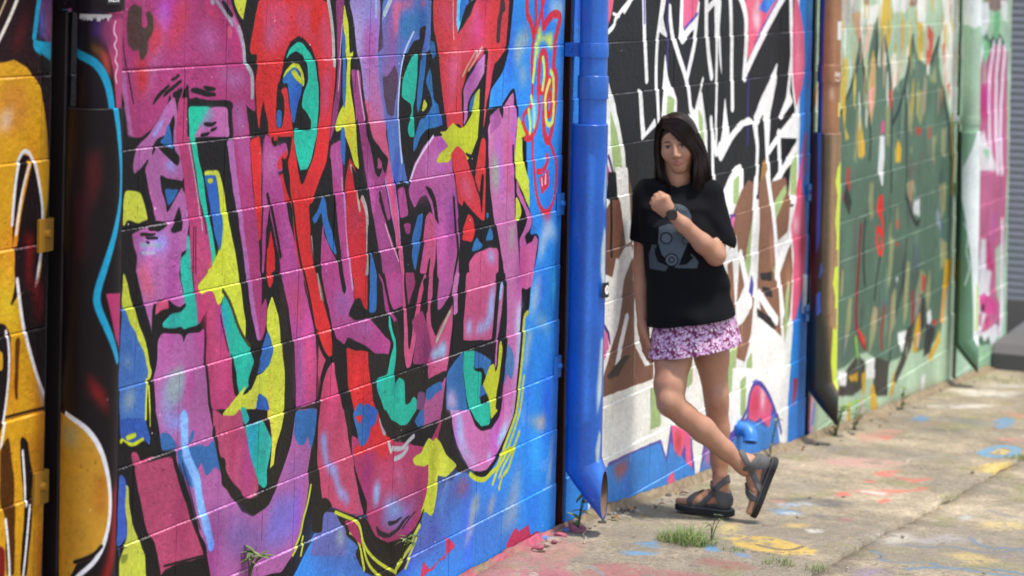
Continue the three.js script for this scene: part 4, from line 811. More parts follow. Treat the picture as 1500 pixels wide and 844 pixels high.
const PIPE_LOW = [
['f','#150e12',0,[404,1723,2356,1711,2581,413,889,483]],
['b','#4a1416',13,[1297,1589,1569,1618,1620,1535,1320,1443]],
['b','#35101a',13,[1098,1511,1378,1507,1335,1346,1125,1350]],
['s','#1c8fb8',17,[1928,1705,2088,1630,2260,1514,1990,1416,1737,1337,1553,1272,1576,1239,1842,1176,2163,1105]],
['b','#7a1418',11,[1389,1089,1775,1036,1891,976,1465,1037]],
['b','#8a1618',10,[2070,798,2317,827,2329,660,1880,566,1691,573,1980,666]],
['f','#a03060',0,[1773,1268,2305,1262,2298,1129,2047,1164]],
['f','#b8862a',0,[575,983,1164,976,1516,937,1789,879,1966,800,1936,717,1675,659,1253,637,1042,590,778,487]],
['b','#a86a1e',11,[1567,845,1869,835,1840,736,1618,761]],
['b','#9a8a5c',13,[765,969,1273,954,1211,907,781,912]],
['s','#d6d8e2',11,[923,984,1270,970,1590,930,1830,869,2002,782,1939,709,1678,643,1258,605,1157,577]],
['s','#150e12',8,[1218,639,1599,654,1757,673]],
];
const FLOOR = [
['b','#9c5a62',18,[6471,12,6785,-39,6967,8,7169,77,6638,310]],
['b','#a04860',17,[6482,32,6697,107,6742,290,6575,363,6351,121]],
['b','#8f4a52',22,[6753,310,6890,378,6912,521,6940,708,6849,717,6646,357]],
['b','#8f4a52',14,[6872,310,6942,434,6880,533,6803,364]],
['b','#84504a',14,[7069,586,7163,627,7163,753,7103,823,7011,731]],
['b','#9a6a60',19,[7003,71,7162,160,6938,231,6759,181]],
['b','#3f86cc',9,[7062,321,7097,345,7133,447,7093,450,7031,359]],
['b','#3f86cc',9,[7227,314,7308,366,7209,425,7184,388]],
['b','#3f86cc',9,[7367,527,7351,585,7286,624,7251,585]],
['b','#4a78b8',9,[7313,655,7296,727,7237,752,7253,697]],
['b','#c8b46a',26,[7754,441,7888,476,7544,609,7499,559]],
['b','#d2aa38',9,[7513,575,7625,581,7680,682,7603,811,7534,904,7455,908,7373,833,7379,730,7404,644]],
['b','#5a4a30',9,[7545,611,7584,634,7532,673,7507,645]],
['s','#5a4a30',22,[7483,695,7453,756,7467,828,7572,834]],
['b','#5a4a30',9,[7546,689,7558,722,7522,739]],
['b','#d8d8dc',13,[7935,733,7990,770,7925,803,7871,767]],
['b','#c8a85a',20,[8013,627,8063,721,7966,724,7921,656]],
['b','#3a4046',22,[8525,403,8690,527,8681,705,8557,712,8442,546]],
['b','#8aa8cc',15,[8435,447,8564,537,8506,613,8351,518]],
['b','#b06a68',15,[8453,398,8551,453,8450,486]],
['b','#4a86c4',17,[8298,464,8333,566,8266,630,8182,544]],
['b','#b8c4d4',14,[8214,534,8289,566,8233,640]],
['b','#44484e',21,[8277,598,8338,748,8249,829,8210,703]],
['b','#7a4a4c',17,[8290,720,8314,810,8196,817]],
['b','#888078',45,[9026,300,9079,437,8841,510,8739,393]],
['b','#c83c38',9,[8886,562,8957,595,8873,643,8771,620]],
['b','#c4544c',9,[9505,555,9608,564,9755,619,9595,656,9432,631]],
['b','#c4544c',9,[9248,578,9360,601,9255,637]],
['b','#c4544c',9,[9489,643,9492,751,9601,822,9381,780]],
['b','#c4544c',9,[9120,683,9180,802,9352,848,9240,870,9069,772]],
['b','#d44440',9,[8819,770,8913,785,8859,817,8762,797]],
['b','#d0706c',23,[9046,599,9103,763,8980,767,8948,633]],
['b','#e0d0d4',9,[9037,638,9048,748,8988,752,8982,648]],
['b','#b88a88',26,[9715,243,9942,373,9989,590,9749,557,9565,353]],
['b','#a87468',30,[10747,115,11081,194,11112,295,10677,304,10468,230]],
['b','#c4544c',9,[10753,248,10864,289,10626,318]],
['b','#6e6a64',48,[10212,464,10417,545,10366,791,10145,746,10106,592]],
['b','#4a4a4c',20,[11266,364,11299,501,11226,554,11194,419]],
['b','#3c7ec4',9,[11551,191,11733,208,11670,285,11499,276]],
['b','#5a6470',32,[11697,278,11770,463,11722,623,11535,591,11632,384]],
['b','#3c7ec4',9,[11764,599,11996,600,11943,686,11620,718,11518,675]],
['b','#c0665c',34,[12195,557,12228,740,12058,774,12053,625]],
['b','#c8807c',29,[11188,741,11271,899,11126,928,11070,802]],
['s','#4a90cc',62,[10561,806,10903,804,10891,915,10589,953,10471,866,10561,806]],
['b','#d8b860',9,[10625,838,10785,843,10754,904,10581,915]],
['b','#d4b04a',9,[10046,872,10257,914,10389,989,10151,1033,9946,990,9962,898]],
['b','#dcdcd8',39,[13003,50,13175,218,13243,452,12902,443,12769,230]],
['b','#dcdcd8',35,[12110,92,12335,252,12520,446,12279,422,12099,231]],
['b','#b4b8c0',40,[13246,118,13676,362,13456,408]],
['s','#4d6c90',27,[7704,1058,7636,1132,7555,1115,7540,1208,7637,1281,7534,1380,7673,1469,7647,1618]],
['s','#4d6c90',32,[7456,1255,7593,1341,7569,1492,7578,1609]],
['s','#4d6c90',24,[8247,1286,8030,1413,8160,1435,8098,1524]],
['s','#5a6478',30,[7917,1056,7896,1190,8033,1259,7942,1433,8189,1506]],
['b','#c2a860',26,[7838,1281,7943,1357,7836,1505,7681,1442]],
['b','#bca86c',28,[8676,1241,8763,1386,8601,1420,8490,1256]],
['b','#9a98a0',27,[8066,1095,8301,1220,8153,1308,7955,1175]],
['b','#9aa8b4',14,[8704,1138,8796,1158,8711,1191,8613,1173]],
['b','#c8c4bc',34,[8058,964,8222,1054,8025,1131,7839,1051]],
['s','#6a6a70',33,[8953,1206,8883,1306,8874,1363]],
['b','#7a6a90',28,[7320,1098,7430,1189,7234,1242,7149,1147]],
];

function softFill(ctx, q, colour, r) {   // a sprayed patch, feathered by r pixels, worked out on a small sheet
  const xs = q.map((a) => a[0]), ys = q.map((a) => a[1]), pad = r * 3 + 2, W = ctx.canvas.width, Hh = ctx.canvas.height, x0 = Math.max(-pad, Math.min(...xs) - pad), y0 = Math.max(-pad, Math.min(...ys) - pad), x1 = Math.min(W + pad, Math.max(...xs) + pad), y1 = Math.min(Hh + pad, Math.max(...ys) + pad); if (x1 <= x0 || y1 <= y0) return;
  const k = Math.min(1, 4 / Math.max(r, 1)), c = canvasOf(Math.ceil((x1 - x0) * k), Math.ceil((y1 - y0) * k)), t = c.getContext('2d'); t.filter = 'blur(' + (r * k).toFixed(2) + 'px)'; t.fillStyle = colour; t.beginPath(); for (const [x, y] of q) t.lineTo((x - x0) * k, (y - y0) * k); t.closePath(); t.fill();
  ctx.save(); ctx.globalAlpha = 0.92; ctx.imageSmoothingEnabled = true; ctx.drawImage(c, x0, y0, c.width / k, c.height / k); ctx.restore();
}
function paint(ctx, ops, X, Y, S, wob = 2.2) {
  for (const [kind, colour, w, p] of ops) {
    ctx.save(); ctx.beginPath();
    if (kind === 's') {
      ctx.moveTo(X(p[0]), Y(p[1]));
      for (let i = 2; i < p.length - 2; i += 2) ctx.quadraticCurveTo(X(p[i]), Y(p[i + 1]), (X(p[i]) + X(p[i + 2])) / 2, (Y(p[i + 1]) + Y(p[i + 3])) / 2);
      ctx.lineTo(X(p[p.length - 2]), Y(p[p.length - 1]));
      ctx.strokeStyle = colour; ctx.lineCap = ctx.lineJoin = 'round'; ctx.lineWidth = Math.max(1.2, w * S) + 3; ctx.globalAlpha = 0.3; ctx.stroke(); ctx.globalAlpha = 1; ctx.lineWidth = Math.max(1.2, w * S); ctx.stroke();
    } else {
      // hand-sprayed outline: rounded corners and a slight wander along every edge
      const q = []; for (let i = 0; i < p.length; i += 2) { const ax = p[i], ay = p[i + 1], bx = p[(i + 2) % p.length], by = p[(i + 3) % p.length], n = clamp(Math.ceil(Math.hypot(bx - ax, by - ay) / 26), 1, 40); for (let k = 0; k < n; k++) { const x = lerp(ax, bx, k / n), y = lerp(ay, by, k / n); q.push([X(x + (noise(x * 0.045, y * 0.045) - 0.5) * 2.6 * wob), Y(y + (noise(x * 0.045 + 70, y * 0.045) - 0.5) * 2.6 * wob)]); } }
      const m = (a, b) => [(a[0] + b[0]) / 2, (a[1] + b[1]) / 2], st = m(q[q.length - 1], q[0]); ctx.moveTo(...st); q.forEach((a, i) => ctx.quadraticCurveTo(...a, ...m(a, q[(i + 1) % q.length]))); ctx.closePath(); ctx.fillStyle = colour;
      if (kind === 'b') { softFill(ctx, q, colour, w * S * 0.75); ctx.restore(); continue; } else { ctx.strokeStyle = colour; ctx.lineJoin = 'round'; ctx.globalAlpha = 0.28; ctx.lineWidth = 5; ctx.stroke(); ctx.globalAlpha = 1; ctx.lineWidth = 1.6; ctx.stroke(); }
      ctx.fill();
    }
    ctx.restore();
  }
}
const film = new Float32Array(1024 * 1024), pits = new Float32Array(1024 * 1024);   // spray mottling and pinholes, 1.6 m square
for (let y = 0, i = 0; y < 1024; y++) for (let x = 0; x < 1024; x++, i++) { const X = x / 640, Y = y / 640; film[i] = (fbm(X * 5, Y * 5, 3) - 0.44) * 0.26 + (noise(X * 90, Y * 90) - 0.5) * 0.1 + (hash(x, y) - 0.5) * 0.05; const pit = noise(X * 210, Y * 210 + 50); pits[i] = pit > 0.93 ? 0.72 : pit < 0.035 ? 1.25 : 1; }
function grain(ctx, w, h, S, strong = 1, id = 0) {
  const d = ctx.getImageData(0, 0, w, h), a = d.data, ox = id * 331, oy = id * 577;
  for (let y = 0, i = 0; y < h; y++) { let Y = (y + oy) & 2047; if (Y > 1023) Y = 2047 - Y; for (let x = 0; x < w; x++, i += 4) { let X = (x + ox) & 2047; if (X > 1023) X = 2047 - X; const j = Y * 1024 + X, k = (1 + film[j] * strong) * pits[j]; a[i] *= k; a[i + 1] *= k; a[i + 2] *= k; } }
  ctx.putImageData(d, 0, 0);
}

// rough painted concrete relief, 0.5 m square, tiles
const relief = (() => {
  const n = 512, a = new Uint8Array(n * n * 4);
  const tile = (x, y, f) => { const s = (px, py) => noise(px, py); const u = x / n, v = y / n, X = u * f, Y = v * f; return lerp(lerp(s(X, Y), s(X - f, Y), u), lerp(s(X, Y - f), s(X - f, Y - f), u), v); };
  for (let y = 0, i = 0; y < n; y++) for (let x = 0; x < n; x++, i += 4) { let v = 0.45 * tile(x, y, 26) + 0.35 * tile(x, y, 70) + 0.2 * tile(x, y, 150); const pit = tile(x, y, 44); if (pit > 0.84) v -= (pit - 0.84) * 3; a[i] = a[i + 1] = a[i + 2] = clamp(v, 0, 1) * 255; a[i + 3] = 255; }
  const t = new THREE.DataTexture(a, n, n); t.wrapS = t.wrapT = THREE.RepeatWrapping; t.magFilter = THREE.LinearFilter; t.needsUpdate = true; return t;
})();

// ---------- ground ----------
const FALL = [[-60, -2.033], [6.5, -2.033], [7.2, -2.037], [7.75, -2.085], [8.36, -2.142], [8.7, -2.172], [9.9, -2.26], [10.9, -2.345], [12.7, -2.465], [14.4, -2.585], [20, -2.95], [900, -2.95]];
function level(u) { let s = 0; for (const o of [-0.3, -0.15, 0, 0.15, 0.3]) { const x = u + o; let i = 0; while (i < FALL.length - 2 && x > FALL[i + 1][0]) i++; const [a, b] = [FALL[i], FALL[i + 1]]; s += lerp(a[1], b[1], clamp((x - a[0]) / (b[0] - a[0]), 0, 1)); } return EYE + s / 5; }
const FU0 = 6, FU1 = 15, FN0 = -0.1, FN1 = 2.9, FS = 227;
const floorCanvas = canvasOf(2043, 1020);
{
  const ctx = floorCanvas.getContext('2d'), W = 2043, Hh = 1020, SN = 340;
  ctx.fillStyle = '#a99676'; ctx.fillRect(0, 0, W, Hh);
  const X = (mm) => (mm / 1000 - FU0) * FS, Y = (mm) => (mm / 1000 - FN0) * SN;
  // worn concrete: aggregate, stains, damp dirt
  const d = ctx.getImageData(0, 0, W, Hh), a = d.data;
  for (let y = 0, i = 0; y < Hh; y++) for (let x = 0; x < W; x++, i += 4) {
    const u = x / FS, v = y / SN, big = fbm(u * 1.7, v * 2.1 + 3, 4), mid = fbm(u * 9 + 40, v * 9, 3), fine = noise(u * 80, v * 80), sp = hash(x, y), moss = fbm(u * 3 + 90, v * 5 + 20, 4);
    let r = 156, g = 144, b = 124; const grit = noise(u * 34 + 5, v * 34), k = 0.7 + 0.36 * big + 0.34 * (mid - 0.4) + 0.2 * (fine - 0.5) + 0.12 * (grit - 0.5);
    r *= k; g *= k; b *= k;
    if (big < 0.4) { const t = clamp((0.4 - big) * 4, 0, 0.5); r = lerp(r, 120, t); g = lerp(g, 114, t); b = lerp(b, 104, t); }
    if (moss > 0.58) { const t = clamp((moss - 0.58) * 4, 0, 0.45); r = lerp(r, 112, t); g = lerp(g, 112, t); b = lerp(b, 74, t); }
    const q = (sp > 0.975 ? 1.35 : sp < 0.04 ? 0.55 : 1) * (grit > 0.9 ? 0.8 : 1); a[i] = r * q; a[i + 1] = g * q; a[i + 2] = b * q;
  }
  ctx.putImageData(d, 0, 0);
  const paintCanvas = canvasOf(W, Hh), pc = paintCanvas.getContext('2d');
  paint(pc, FLOOR, X, Y, 0.28, 5);
  for (let i = 0; i < 90; i++) { const u = rr(6.4, 14.5), v = rr(0.1, 2.6); pc.save(); pc.globalAlpha = rr(0.15, 0.5); pc.fillStyle = ['#b9b4ae', '#8a5a54', '#5d7890', '#c7b277', '#6a6660', '#d6d2cc'][Math.floor(rnd() * 6)]; pc.beginPath(); pc.ellipse((u - FU0) * FS, (v - FN0) * SN, rr(2, 16), rr(1, 7), rr(0, 3), 0, 7); pc.fill(); pc.restore(); }
  for (let i = 0; i < 120; i++) { const u = rr(6.4, 14.5), v = rr(0.08, 2.7), L = rr(0.05, 0.4); pc.save(); pc.globalAlpha = rr(0.2, 0.55); pc.strokeStyle = ['#55524e', '#8f4a48', '#5a7590', '#c2ab62', '#3f3e40', '#dad6d0', '#7a6a8c'][Math.floor(rnd() * 7)]; pc.lineWidth = rr(1, 7); pc.lineCap = 'round'; pc.beginPath(); pc.moveTo((u - FU0) * FS, (v - FN0) * SN); pc.quadraticCurveTo((u + L * 0.5 - FU0) * FS, (v + rr(-0.08, 0.08) - FN0) * SN, (u + L * rr(0.2, 1) - FU0) * FS, (v + rr(-0.16, 0.16) - FN0) * SN); pc.stroke(); pc.restore(); }
  const pd = pc.getImageData(0, 0, W, Hh), pa = pd.data;   // foot-worn: broken up by the grit of the concrete
  for (let y = 0, i = 3; y < Hh; y++) for (let x = 0; x < W; x++, i += 4) if (pa[i]) { const u = x / FS, v = y / SN, n = 0.45 * fbm(u * 7, v * 9, 3) + 0.4 * fbm(u * 24, v * 24, 3) + 0.3 * noise(u * 80, v * 80); pa[i] *= clamp((n - 0.33) * 3.4, 0.04, 0.6); }
  pc.putImageData(pd, 0, 0); ctx.drawImage(paintCanvas, 0, 0);
}
const floorTex = texOf(floorCanvas); floorTex.wrapS = floorTex.wrapT = THREE.MirroredRepeatWrapping;
const floorRelief = relief.clone(); floorRelief.repeat.set((FU1 - FU0) / 0.5, (FN1 - FN0) / 0.5); floorRelief.needsUpdate = true;
const concrete = new THREE.MeshStandardMaterial({ map: floorTex, roughness: 0.92, bumpMap: floorRelief, bumpScale: 0.004 });
const soil = mat(lin(0.11, 0.085, 0.055), 1);
function slab(u0, u1, n0, n1, drop, ragged, cellU = 0.07, cellN = 0.07) {
  const nu = Math.max(2, Math.round((u1 - u0) / cellU)), nn = Math.max(2, Math.round((n1 - n0) / cellN)), pos = [], uv = [], idx = [];
  for (let i = 0; i <= nu; i++) for (let j = -1; j <= nn + 1; j++) {
    const u = lerp(u0, u1, i / nu), jj = clamp(j, 0, nn); let n = lerp(n0, n1, jj / nn), y = level(u) - drop;
    if (ragged[0] && jj === 0) n += (fbm(u * 11, 2, 4) - 0.47) * ragged[0];
    if (ragged[1] && jj === nn) n += (fbm(u * 11, 7, 4) - 0.47) * ragged[1];
    y += (fbm(u * 1.4, n * 1.4, 3) - 0.45) * 0.012;
    if (j < 0 || j > nn) y -= 0.06;
    pos.push(u, y, n); uv.push((u - FU0) / (FU1 - FU0), 1 - (n - FN0) / (FN1 - FN0));
  }
  const st = nn + 3; for (let i = 0; i < nu; i++) for (let j = 0; j < nn + 2; j++) { const a = i * st + j; idx.push(a, a + 1, a + st, a + 1, a + st + 1, a + st); }
  const g = new THREE.BufferGeometry(); g.setAttribute('position', new THREE.Float32BufferAttribute(pos, 3)); g.setAttribute('uv', new THREE.Float32BufferAttribute(uv, 2)); g.setIndex(idx); g.computeVertexNormals(); return g;
}
{ // one wide sheet of bare earth, following the fall of the lane
  const us = [-300, -60, -5, 2, 5, 6.5, 7, 7.5, 8, 8.5, 9, 10, 11, 12, 13, 14, 15, 17, 20, 60, 900], ns = [-600, -30, -0.2, 0.5, 1, 2, 6, 30, 600], pos = [], idx = [];
  for (const u of us) for (const n of ns) pos.push(u, level(u) - 0.05, n);
  for (let i = 0; i < us.length - 1; i++) for (let j = 0; j < ns.length - 1; j++) { const a = i * ns.length + j, s = ns.length; idx.push(a, a + 1, a + s, a + 1, a + s + 1, a + s); }
  const g = new THREE.BufferGeometry(); g.setAttribute('position', new THREE.Float32BufferAttribute(pos, 3)); g.setIndex(idx); g.computeVertexNormals();
  const o = add('ground', g, soil); o.userData.kind = 'structure';
}
const lane = new THREE.Group(); lane.name = 'pavement'; lane.userData.kind = 'structure'; scene.add(lane);
add('concrete_slab', slab(1, 19, 0.0, 0.992, 0, [0.03, 0.045], 0.035), concrete, lane);
add('concrete_slab', slab(1, 19, 1.01, 4.6, 0.006, [0.045, 0], 0.05), concrete, lane);
{ // soil and grit packed in the joint between the two slabs
  const o = add('joint_soil', slab(1, 19, 0.97, 1.03, 0.016, [0, 0], 0.07, 0.03), soil, lane);
}

// ---------- the wall: bays of painted blocks between steel posts ----------
const COURSE0 = EYE - 0.06934, JOINT0 = 4.57421, PX = 640, YB = -0.72, YT = 2.2;
const bays = [
  { a: 2.2, b: 4.205, ops: BAY0, label: 'block wall bay sprayed ochre, black and dark red beside the dark downpipe' },
  { a: 4.285, b: 7.24, ops: BAY1, label: 'block wall bay with magenta, red and teal bubble lettering fading to sky blue' },
  { a: 7.332, b: 10.266, ops: BAY2, label: 'block wall bay with white lettering on black and brown, behind the woman' },
  { a: 10.352, b: 13.3, ops: BAY3, label: 'block wall bay with dark green camouflage lettering and yellow drips' },
  { a: 13.395, b: 14.81, ops: BAY4, label: 'short block wall bay with pink striped lettering at the end of the wall' },
];
function halfBlock(x0, x1, y0, y1, z, left, right, pos, nor, uv, bay) {
  const c = rr(0.0028, 0.0046), proud = rr(0.0012, 0.003), back = -0.02;
  const o = [[x0, y0], [x1, y0], [x1, y1], [x0, y1]], f = [[x0 + left, y0 + 0.0012], [x1 - right, y0 + 0.0012], [x1 - right, y1 - c], [x0 + left, y1 - c]];
  const put = (p) => { pos.push(...p); uv.push((p[0] - bay.ua) / bay.w, (p[1] - YB) / (YT - YB)); };
  const quad = (a, b, cc, d) => { const n = V(b[0] - a[0], b[1] - a[1], b[2] - a[2]).cross(V(d[0] - a[0], d[1] - a[1], d[2] - a[2])).normalize(); for (const p of [a, b, cc, a, cc, d]) { put(p); nor.push(n.x, n.y, n.z); } };
  const F = f.map(([x, y], i) => [x, y, z + (i > 1 ? proud : -0.0012)]), M = o.map(([x, y], i) => [x, y, z - (i > 1 ? 0.002 : 0.0026)]), B = o.map(([x, y]) => [x, y, back]);
  quad(...F);
  for (let i = 0; i < 4; i++) { const j = (i + 1) % 4; quad(M[i], M[j], F[j], F[i]); quad(B[i], B[j], M[j], M[i]); }
}
bays.forEach((bay, id) => {
  bay.ua = bay.a - 0.06; bay.w = bay.b - bay.a + 0.12;
  const W = Math.min(2048, Math.round(bay.w * PX)), S = W / bay.w, Hh = Math.round((YT - YB) * S), cv = canvasOf(W, Hh), ctx = cv.getContext('2d');
  ctx.fillStyle = '#777'; ctx.fillRect(0, 0, W, Hh);
  paint(ctx, bay.ops, (mm) => (mm / 1000 - bay.ua) * S, (mm) => (YT - mm / 1000) * S, S / 1000);
  if (id === 3) for (let i = 0; i < 230; i++) {   // layer on layer of old drips above and flecks of camouflage below
    const high = i < 150, x = rr(0.3, 1) ** 0.8, u = bay.a + (high ? rnd() : rr(0.02, 0.98)) * (bay.b - bay.a), y = high ? rr(1.42, 2.15) - 0.16 * Math.abs(Math.sin(u * 6)) : rr(-0.1, 1.4); if (!high && rnd() < 0.3) continue;
    ctx.save(); ctx.globalAlpha = rr(0.45, 0.9); ctx.fillStyle = (high ? ['#d8bb4a', '#e6e4de', '#c99f68', '#9cc0a0', '#e2e6e2', '#b9a24e', '#7d9a7c', '#d9a890'] : ['#8f9468', '#5d7a64', '#3c5044', '#7f8f6a', '#a89c6c', '#486054', '#6e5a48', '#3a4a40'])[Math.floor(rnd() * 8)]; ctx.beginPath(); ctx.ellipse((u - bay.ua) * S, (YT - y) * S, rr(0.008, high ? 0.03 : 0.026) * S, rr(0.04, high ? 0.15 : 0.1) * S * x, rr(-0.12, 0.12), 0, 7); ctx.fill(); ctx.restore();
  }
  // overlapping passes of the spray can: tints laid softly over the fills
  ctx.save(); ctx.globalCompositeOperation = 'overlay';
  for (let i = 0; i < (id === 1 ? 170 : 70); i++) {
    const col = [[255, 156, 200], [255, 255, 255], [122, 90, 224], [80, 16, 60], [192, 48, 112], [42, 28, 80]][Math.floor(rnd() * 6)], al = rr(0.15, 0.42);
    ctx.save(); ctx.translate(rr(0, W), rr(0, Hh)); ctx.rotate(rr(-0.2, 0.2)); ctx.scale(rr(0.025, 0.08) * S, rr(0.07, 0.22) * S);
    const g = ctx.createRadialGradient(0, 0, 0, 0, 0, 1); g.addColorStop(0, 'rgba(' + col + ',' + al + ')'); g.addColorStop(0.45, 'rgba(' + col + ',' + al * 0.6 + ')'); g.addColorStop(1, 'rgba(' + col + ',0)'); ctx.fillStyle = g; ctx.fillRect(-1, -1, 2, 2); ctx.restore();
  }
  ctx.restore();
  // dribbles, chips and flecks
  for (let i = 0; i < 260; i++) { ctx.fillStyle = ['rgba(240,240,240,.8)', 'rgba(20,18,20,.7)', 'rgba(210,200,205,.6)'][i % 3]; ctx.beginPath(); ctx.ellipse(rr(0, W), rr(0, Hh), rr(0.4, 1.8), rr(0.4, 2.2), 0, 0, 7); ctx.fill(); }
  for (let i = 0; i < 26; i++) { const x = rr(0, W), y = rr(0, Hh * 0.8), img = ctx.getImageData(clamp(Math.round(x), 0, W - 1), clamp(Math.round(y), 0, Hh - 1), 1, 1).data; ctx.fillStyle = 'rgba(' + [img[0], img[1], img[2]] + ',.75)'; ctx.fillRect(x, y, rr(1, 2.4), rr(20, 110)); }
  grain(ctx, W, Hh, S, 1, id);
  // edge highlights painted into the colour, mixed with chalky wear, along the bed joints
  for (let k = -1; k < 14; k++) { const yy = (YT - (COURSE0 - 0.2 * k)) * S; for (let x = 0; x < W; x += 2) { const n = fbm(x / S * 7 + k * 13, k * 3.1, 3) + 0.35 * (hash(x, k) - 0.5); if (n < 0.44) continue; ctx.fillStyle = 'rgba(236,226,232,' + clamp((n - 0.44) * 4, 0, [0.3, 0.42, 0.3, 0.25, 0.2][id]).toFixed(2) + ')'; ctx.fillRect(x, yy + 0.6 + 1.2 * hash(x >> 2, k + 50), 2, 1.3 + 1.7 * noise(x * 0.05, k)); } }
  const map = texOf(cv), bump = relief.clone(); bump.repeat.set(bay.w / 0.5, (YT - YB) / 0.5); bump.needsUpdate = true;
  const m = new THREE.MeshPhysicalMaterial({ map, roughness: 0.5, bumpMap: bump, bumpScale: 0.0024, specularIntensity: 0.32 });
  const t = thing('graffiti_wall', bay.label, 'wall', [bay.a, 0, 0], 0);
  const place = (pos, nor, uv) => { for (let i = 0; i < pos.length; i += 3) pos[i] -= bay.a; const g = new THREE.BufferGeometry(); g.setAttribute('position', new THREE.Float32BufferAttribute(pos, 3)); g.setAttribute('normal', new THREE.Float32BufferAttribute(nor, 3)); g.setAttribute('uv', new THREE.Float32BufferAttribute(uv, 2)); return g; };
  { // mortar core
    const g = box(bay.b - bay.a, 4.2, 0.14, (bay.b - bay.a) / 2, 1.1, -0.0742), p = g.attributes.position, uv = g.attributes.uv;
    for (let i = 0; i < p.count; i++) uv.setXY(i, (p.getX(i) + bay.a - bay.ua) / bay.w, (p.getY(i) - YB) / (YT - YB));
    add('mortar', g, m, t);
  }
  const low = level(bay.b) - 0.25;
  for (let k = -5; k < 14; k++) {
    const top = COURSE0 - 0.2 * k, bot = top - 0.2; if (top < low) break;
    const par = k & 1; let j = Math.floor((bay.a - JOINT0) / 0.2) - 2; while ((j & 1) !== par) j++;
    for (; JOINT0 + 0.2 * j < bay.b; j += 2) {
      const pos = [], nor = [], uv = [], z = rr(-0.001, 0.0008);
      for (const h of [0, 1]) {
        const x0 = Math.max(bay.a, JOINT0 + 0.2 * (j + h)), x1 = Math.min(bay.b, JOINT0 + 0.2 * (j + h + 1)); if (x1 - x0 < 0.012) continue;
        const gl = h ? 0.0001 : 0.0004, gr = h ? 0.0004 : 0.0001;
        halfBlock(x0 + gl, x1 - gr, bot + 0.0012 + rr(-0.0005, 0.0005), top - 0.0012 + rr(-0.0005, 0.0005), z + rr(-0.0003, 0.0003), 0.0003, 0.0003, pos, nor, uv, bay);
      }
      if (pos.length) add('block', place(pos, nor, uv), m, t);
    }
  }
});

// steel posts in the gaps, with bolted tabs lapping on to the painted blocks
const rust = (() => { const c = canvasOf(128, 1024), x = c.getContext('2d'); x.fillStyle = '#3a1c18'; x.fillRect(0, 0, 128, 1024); for (let i = 0; i < 900; i++) { x.fillStyle = ['rgba(80,38,24,.35)', 'rgba(22,10,12,.4)', 'rgba(96,58,34,.3)', 'rgba(40,20,40,.3)'][i % 4]; x.fillRect(rr(-10, 128), rr(0, 1024), rr(1, 22), rr(4, 60)); } return new THREE.MeshStandardMaterial({ map: texOf(c), roughness: 0.55, metalness: 0.15 }); })();
const darkPost = mat(lin(0.02, 0.012, 0.014), 0.6), tabPaint = [mat('#a87a26', 0.5), mat('#2f7fd6', 0.45), mat('#2f7fd6', 0.45), mat('#6d8c70', 0.6)];
[[4.205, 4.285, [1.40, 0.80], 'dark steel post between the ochre bay and the magenta bay'], [7.24, 7.332, [1.20, 0.607], 'brown steel post behind the bright blue downpipe'], [10.266, 10.352, [0.984, 0.392], 'black steel post behind the copper brown downpipe'], [13.3, 13.395, [0.75], 'dark steel post behind the pale green downpipe']].forEach(([a, b, tabs, label], i) => {
  const w = b - a, y0 = level(a) - 0.12, t = thing('steel_post', label, 'post', [(a + b) / 2, y0, 0], 0, 'posts between the wall bays'), m = i === 1 ? rust : darkPost, h = 3.0 - y0;
  add('web', box(w - 0.002, h, 0.02, 0, h / 2, -0.07), m, t);
  for (const s of [-1, 1]) add('flange', box(0.012, h, 0.052, s * (w / 2 - 0.008), h / 2, -0.034), m, t);
  for (const y of tabs) {
    const br = add('bracket', mix([box(0.052, 0.078, 0.007, -w / 2 - 0.018, y - y0, 0.006), box(0.007, 0.078, 0.05, -w / 2 + 0.01, y - y0, -0.018)]), tabPaint[i], t);
    add('bolt', new THREE.CylinderGeometry(0.009, 0.011, 0.012, 6).rotateX(Math.PI / 2).translate(-w / 2 - 0.014, y - y0 + 0.004, 0.0155), tabPaint[i], br);
  }
});

// ---------- downpipes ----------
function pipeSkin(base, ops, y0, y1, extra, coat = 0.25) {
  const W = 300, S = 700, Hh = Math.round((y1 - y0) * S), c = canvasOf(W, Hh), x = c.getContext('2d');
  x.fillStyle = base; x.fillRect(0, 0, W, Hh);
  const X = (d) => d / 10 / 360 * W, Y = (mm) => (y1 - mm / 1000) * S;
  paint(x, ops, X, Y, S / 1000, 1);
  for (let i = 0; i < 60; i++) { x.fillStyle = i % 2 ? 'rgba(255,255,255,.22)' : 'rgba(0,0,0,.25)'; x.beginPath(); x.ellipse(rr(0, W), rr(0, Hh), rr(0.5, 2.2), rr(0.5, 4), 0, 0, 7); x.fill(); }
  grain(x, W, Hh, S, 0.8, 20 + Math.round(y1 * 10));
  const map = texOf(c), bump = relief.clone(); bump.repeat.set(0.9, (y1 - y0) / 0.5); bump.needsUpdate = true;
  return new THREE.MeshPhysicalMaterial({ map, roughness: extra ?? 0.32, bumpMap: bump, bumpScale: 0.0006, clearcoat: coat, clearcoatRoughness: 0.3, specularIntensity: coat ? 1 : 0.35 });
}
const START = -200 * Math.PI / 180;
const ring = (r, y0, y1, dx = 0, dz = 0) => new THREE.CylinderGeometry(r, r, y1 - y0, 40, 1, true, START).translate(dx, (y0 + y1) / 2, dz);
function lathePart(profile, uvFrom, uvTo) {   // open profile [[r, y] ...] round the axis, textured by height
  const g = new THREE.LatheGeometry(profile.map(([r, y]) => new THREE.Vector2(r, y)), 40, START), p = g.attributes.position, uv = g.attributes.uv;
  for (let i = 0; i < p.count; i++) uv.setY(i, (p.getY(i) - uvFrom) / (uvTo - uvFrom));
  return g;
}
const shoeTurn = 0.18;
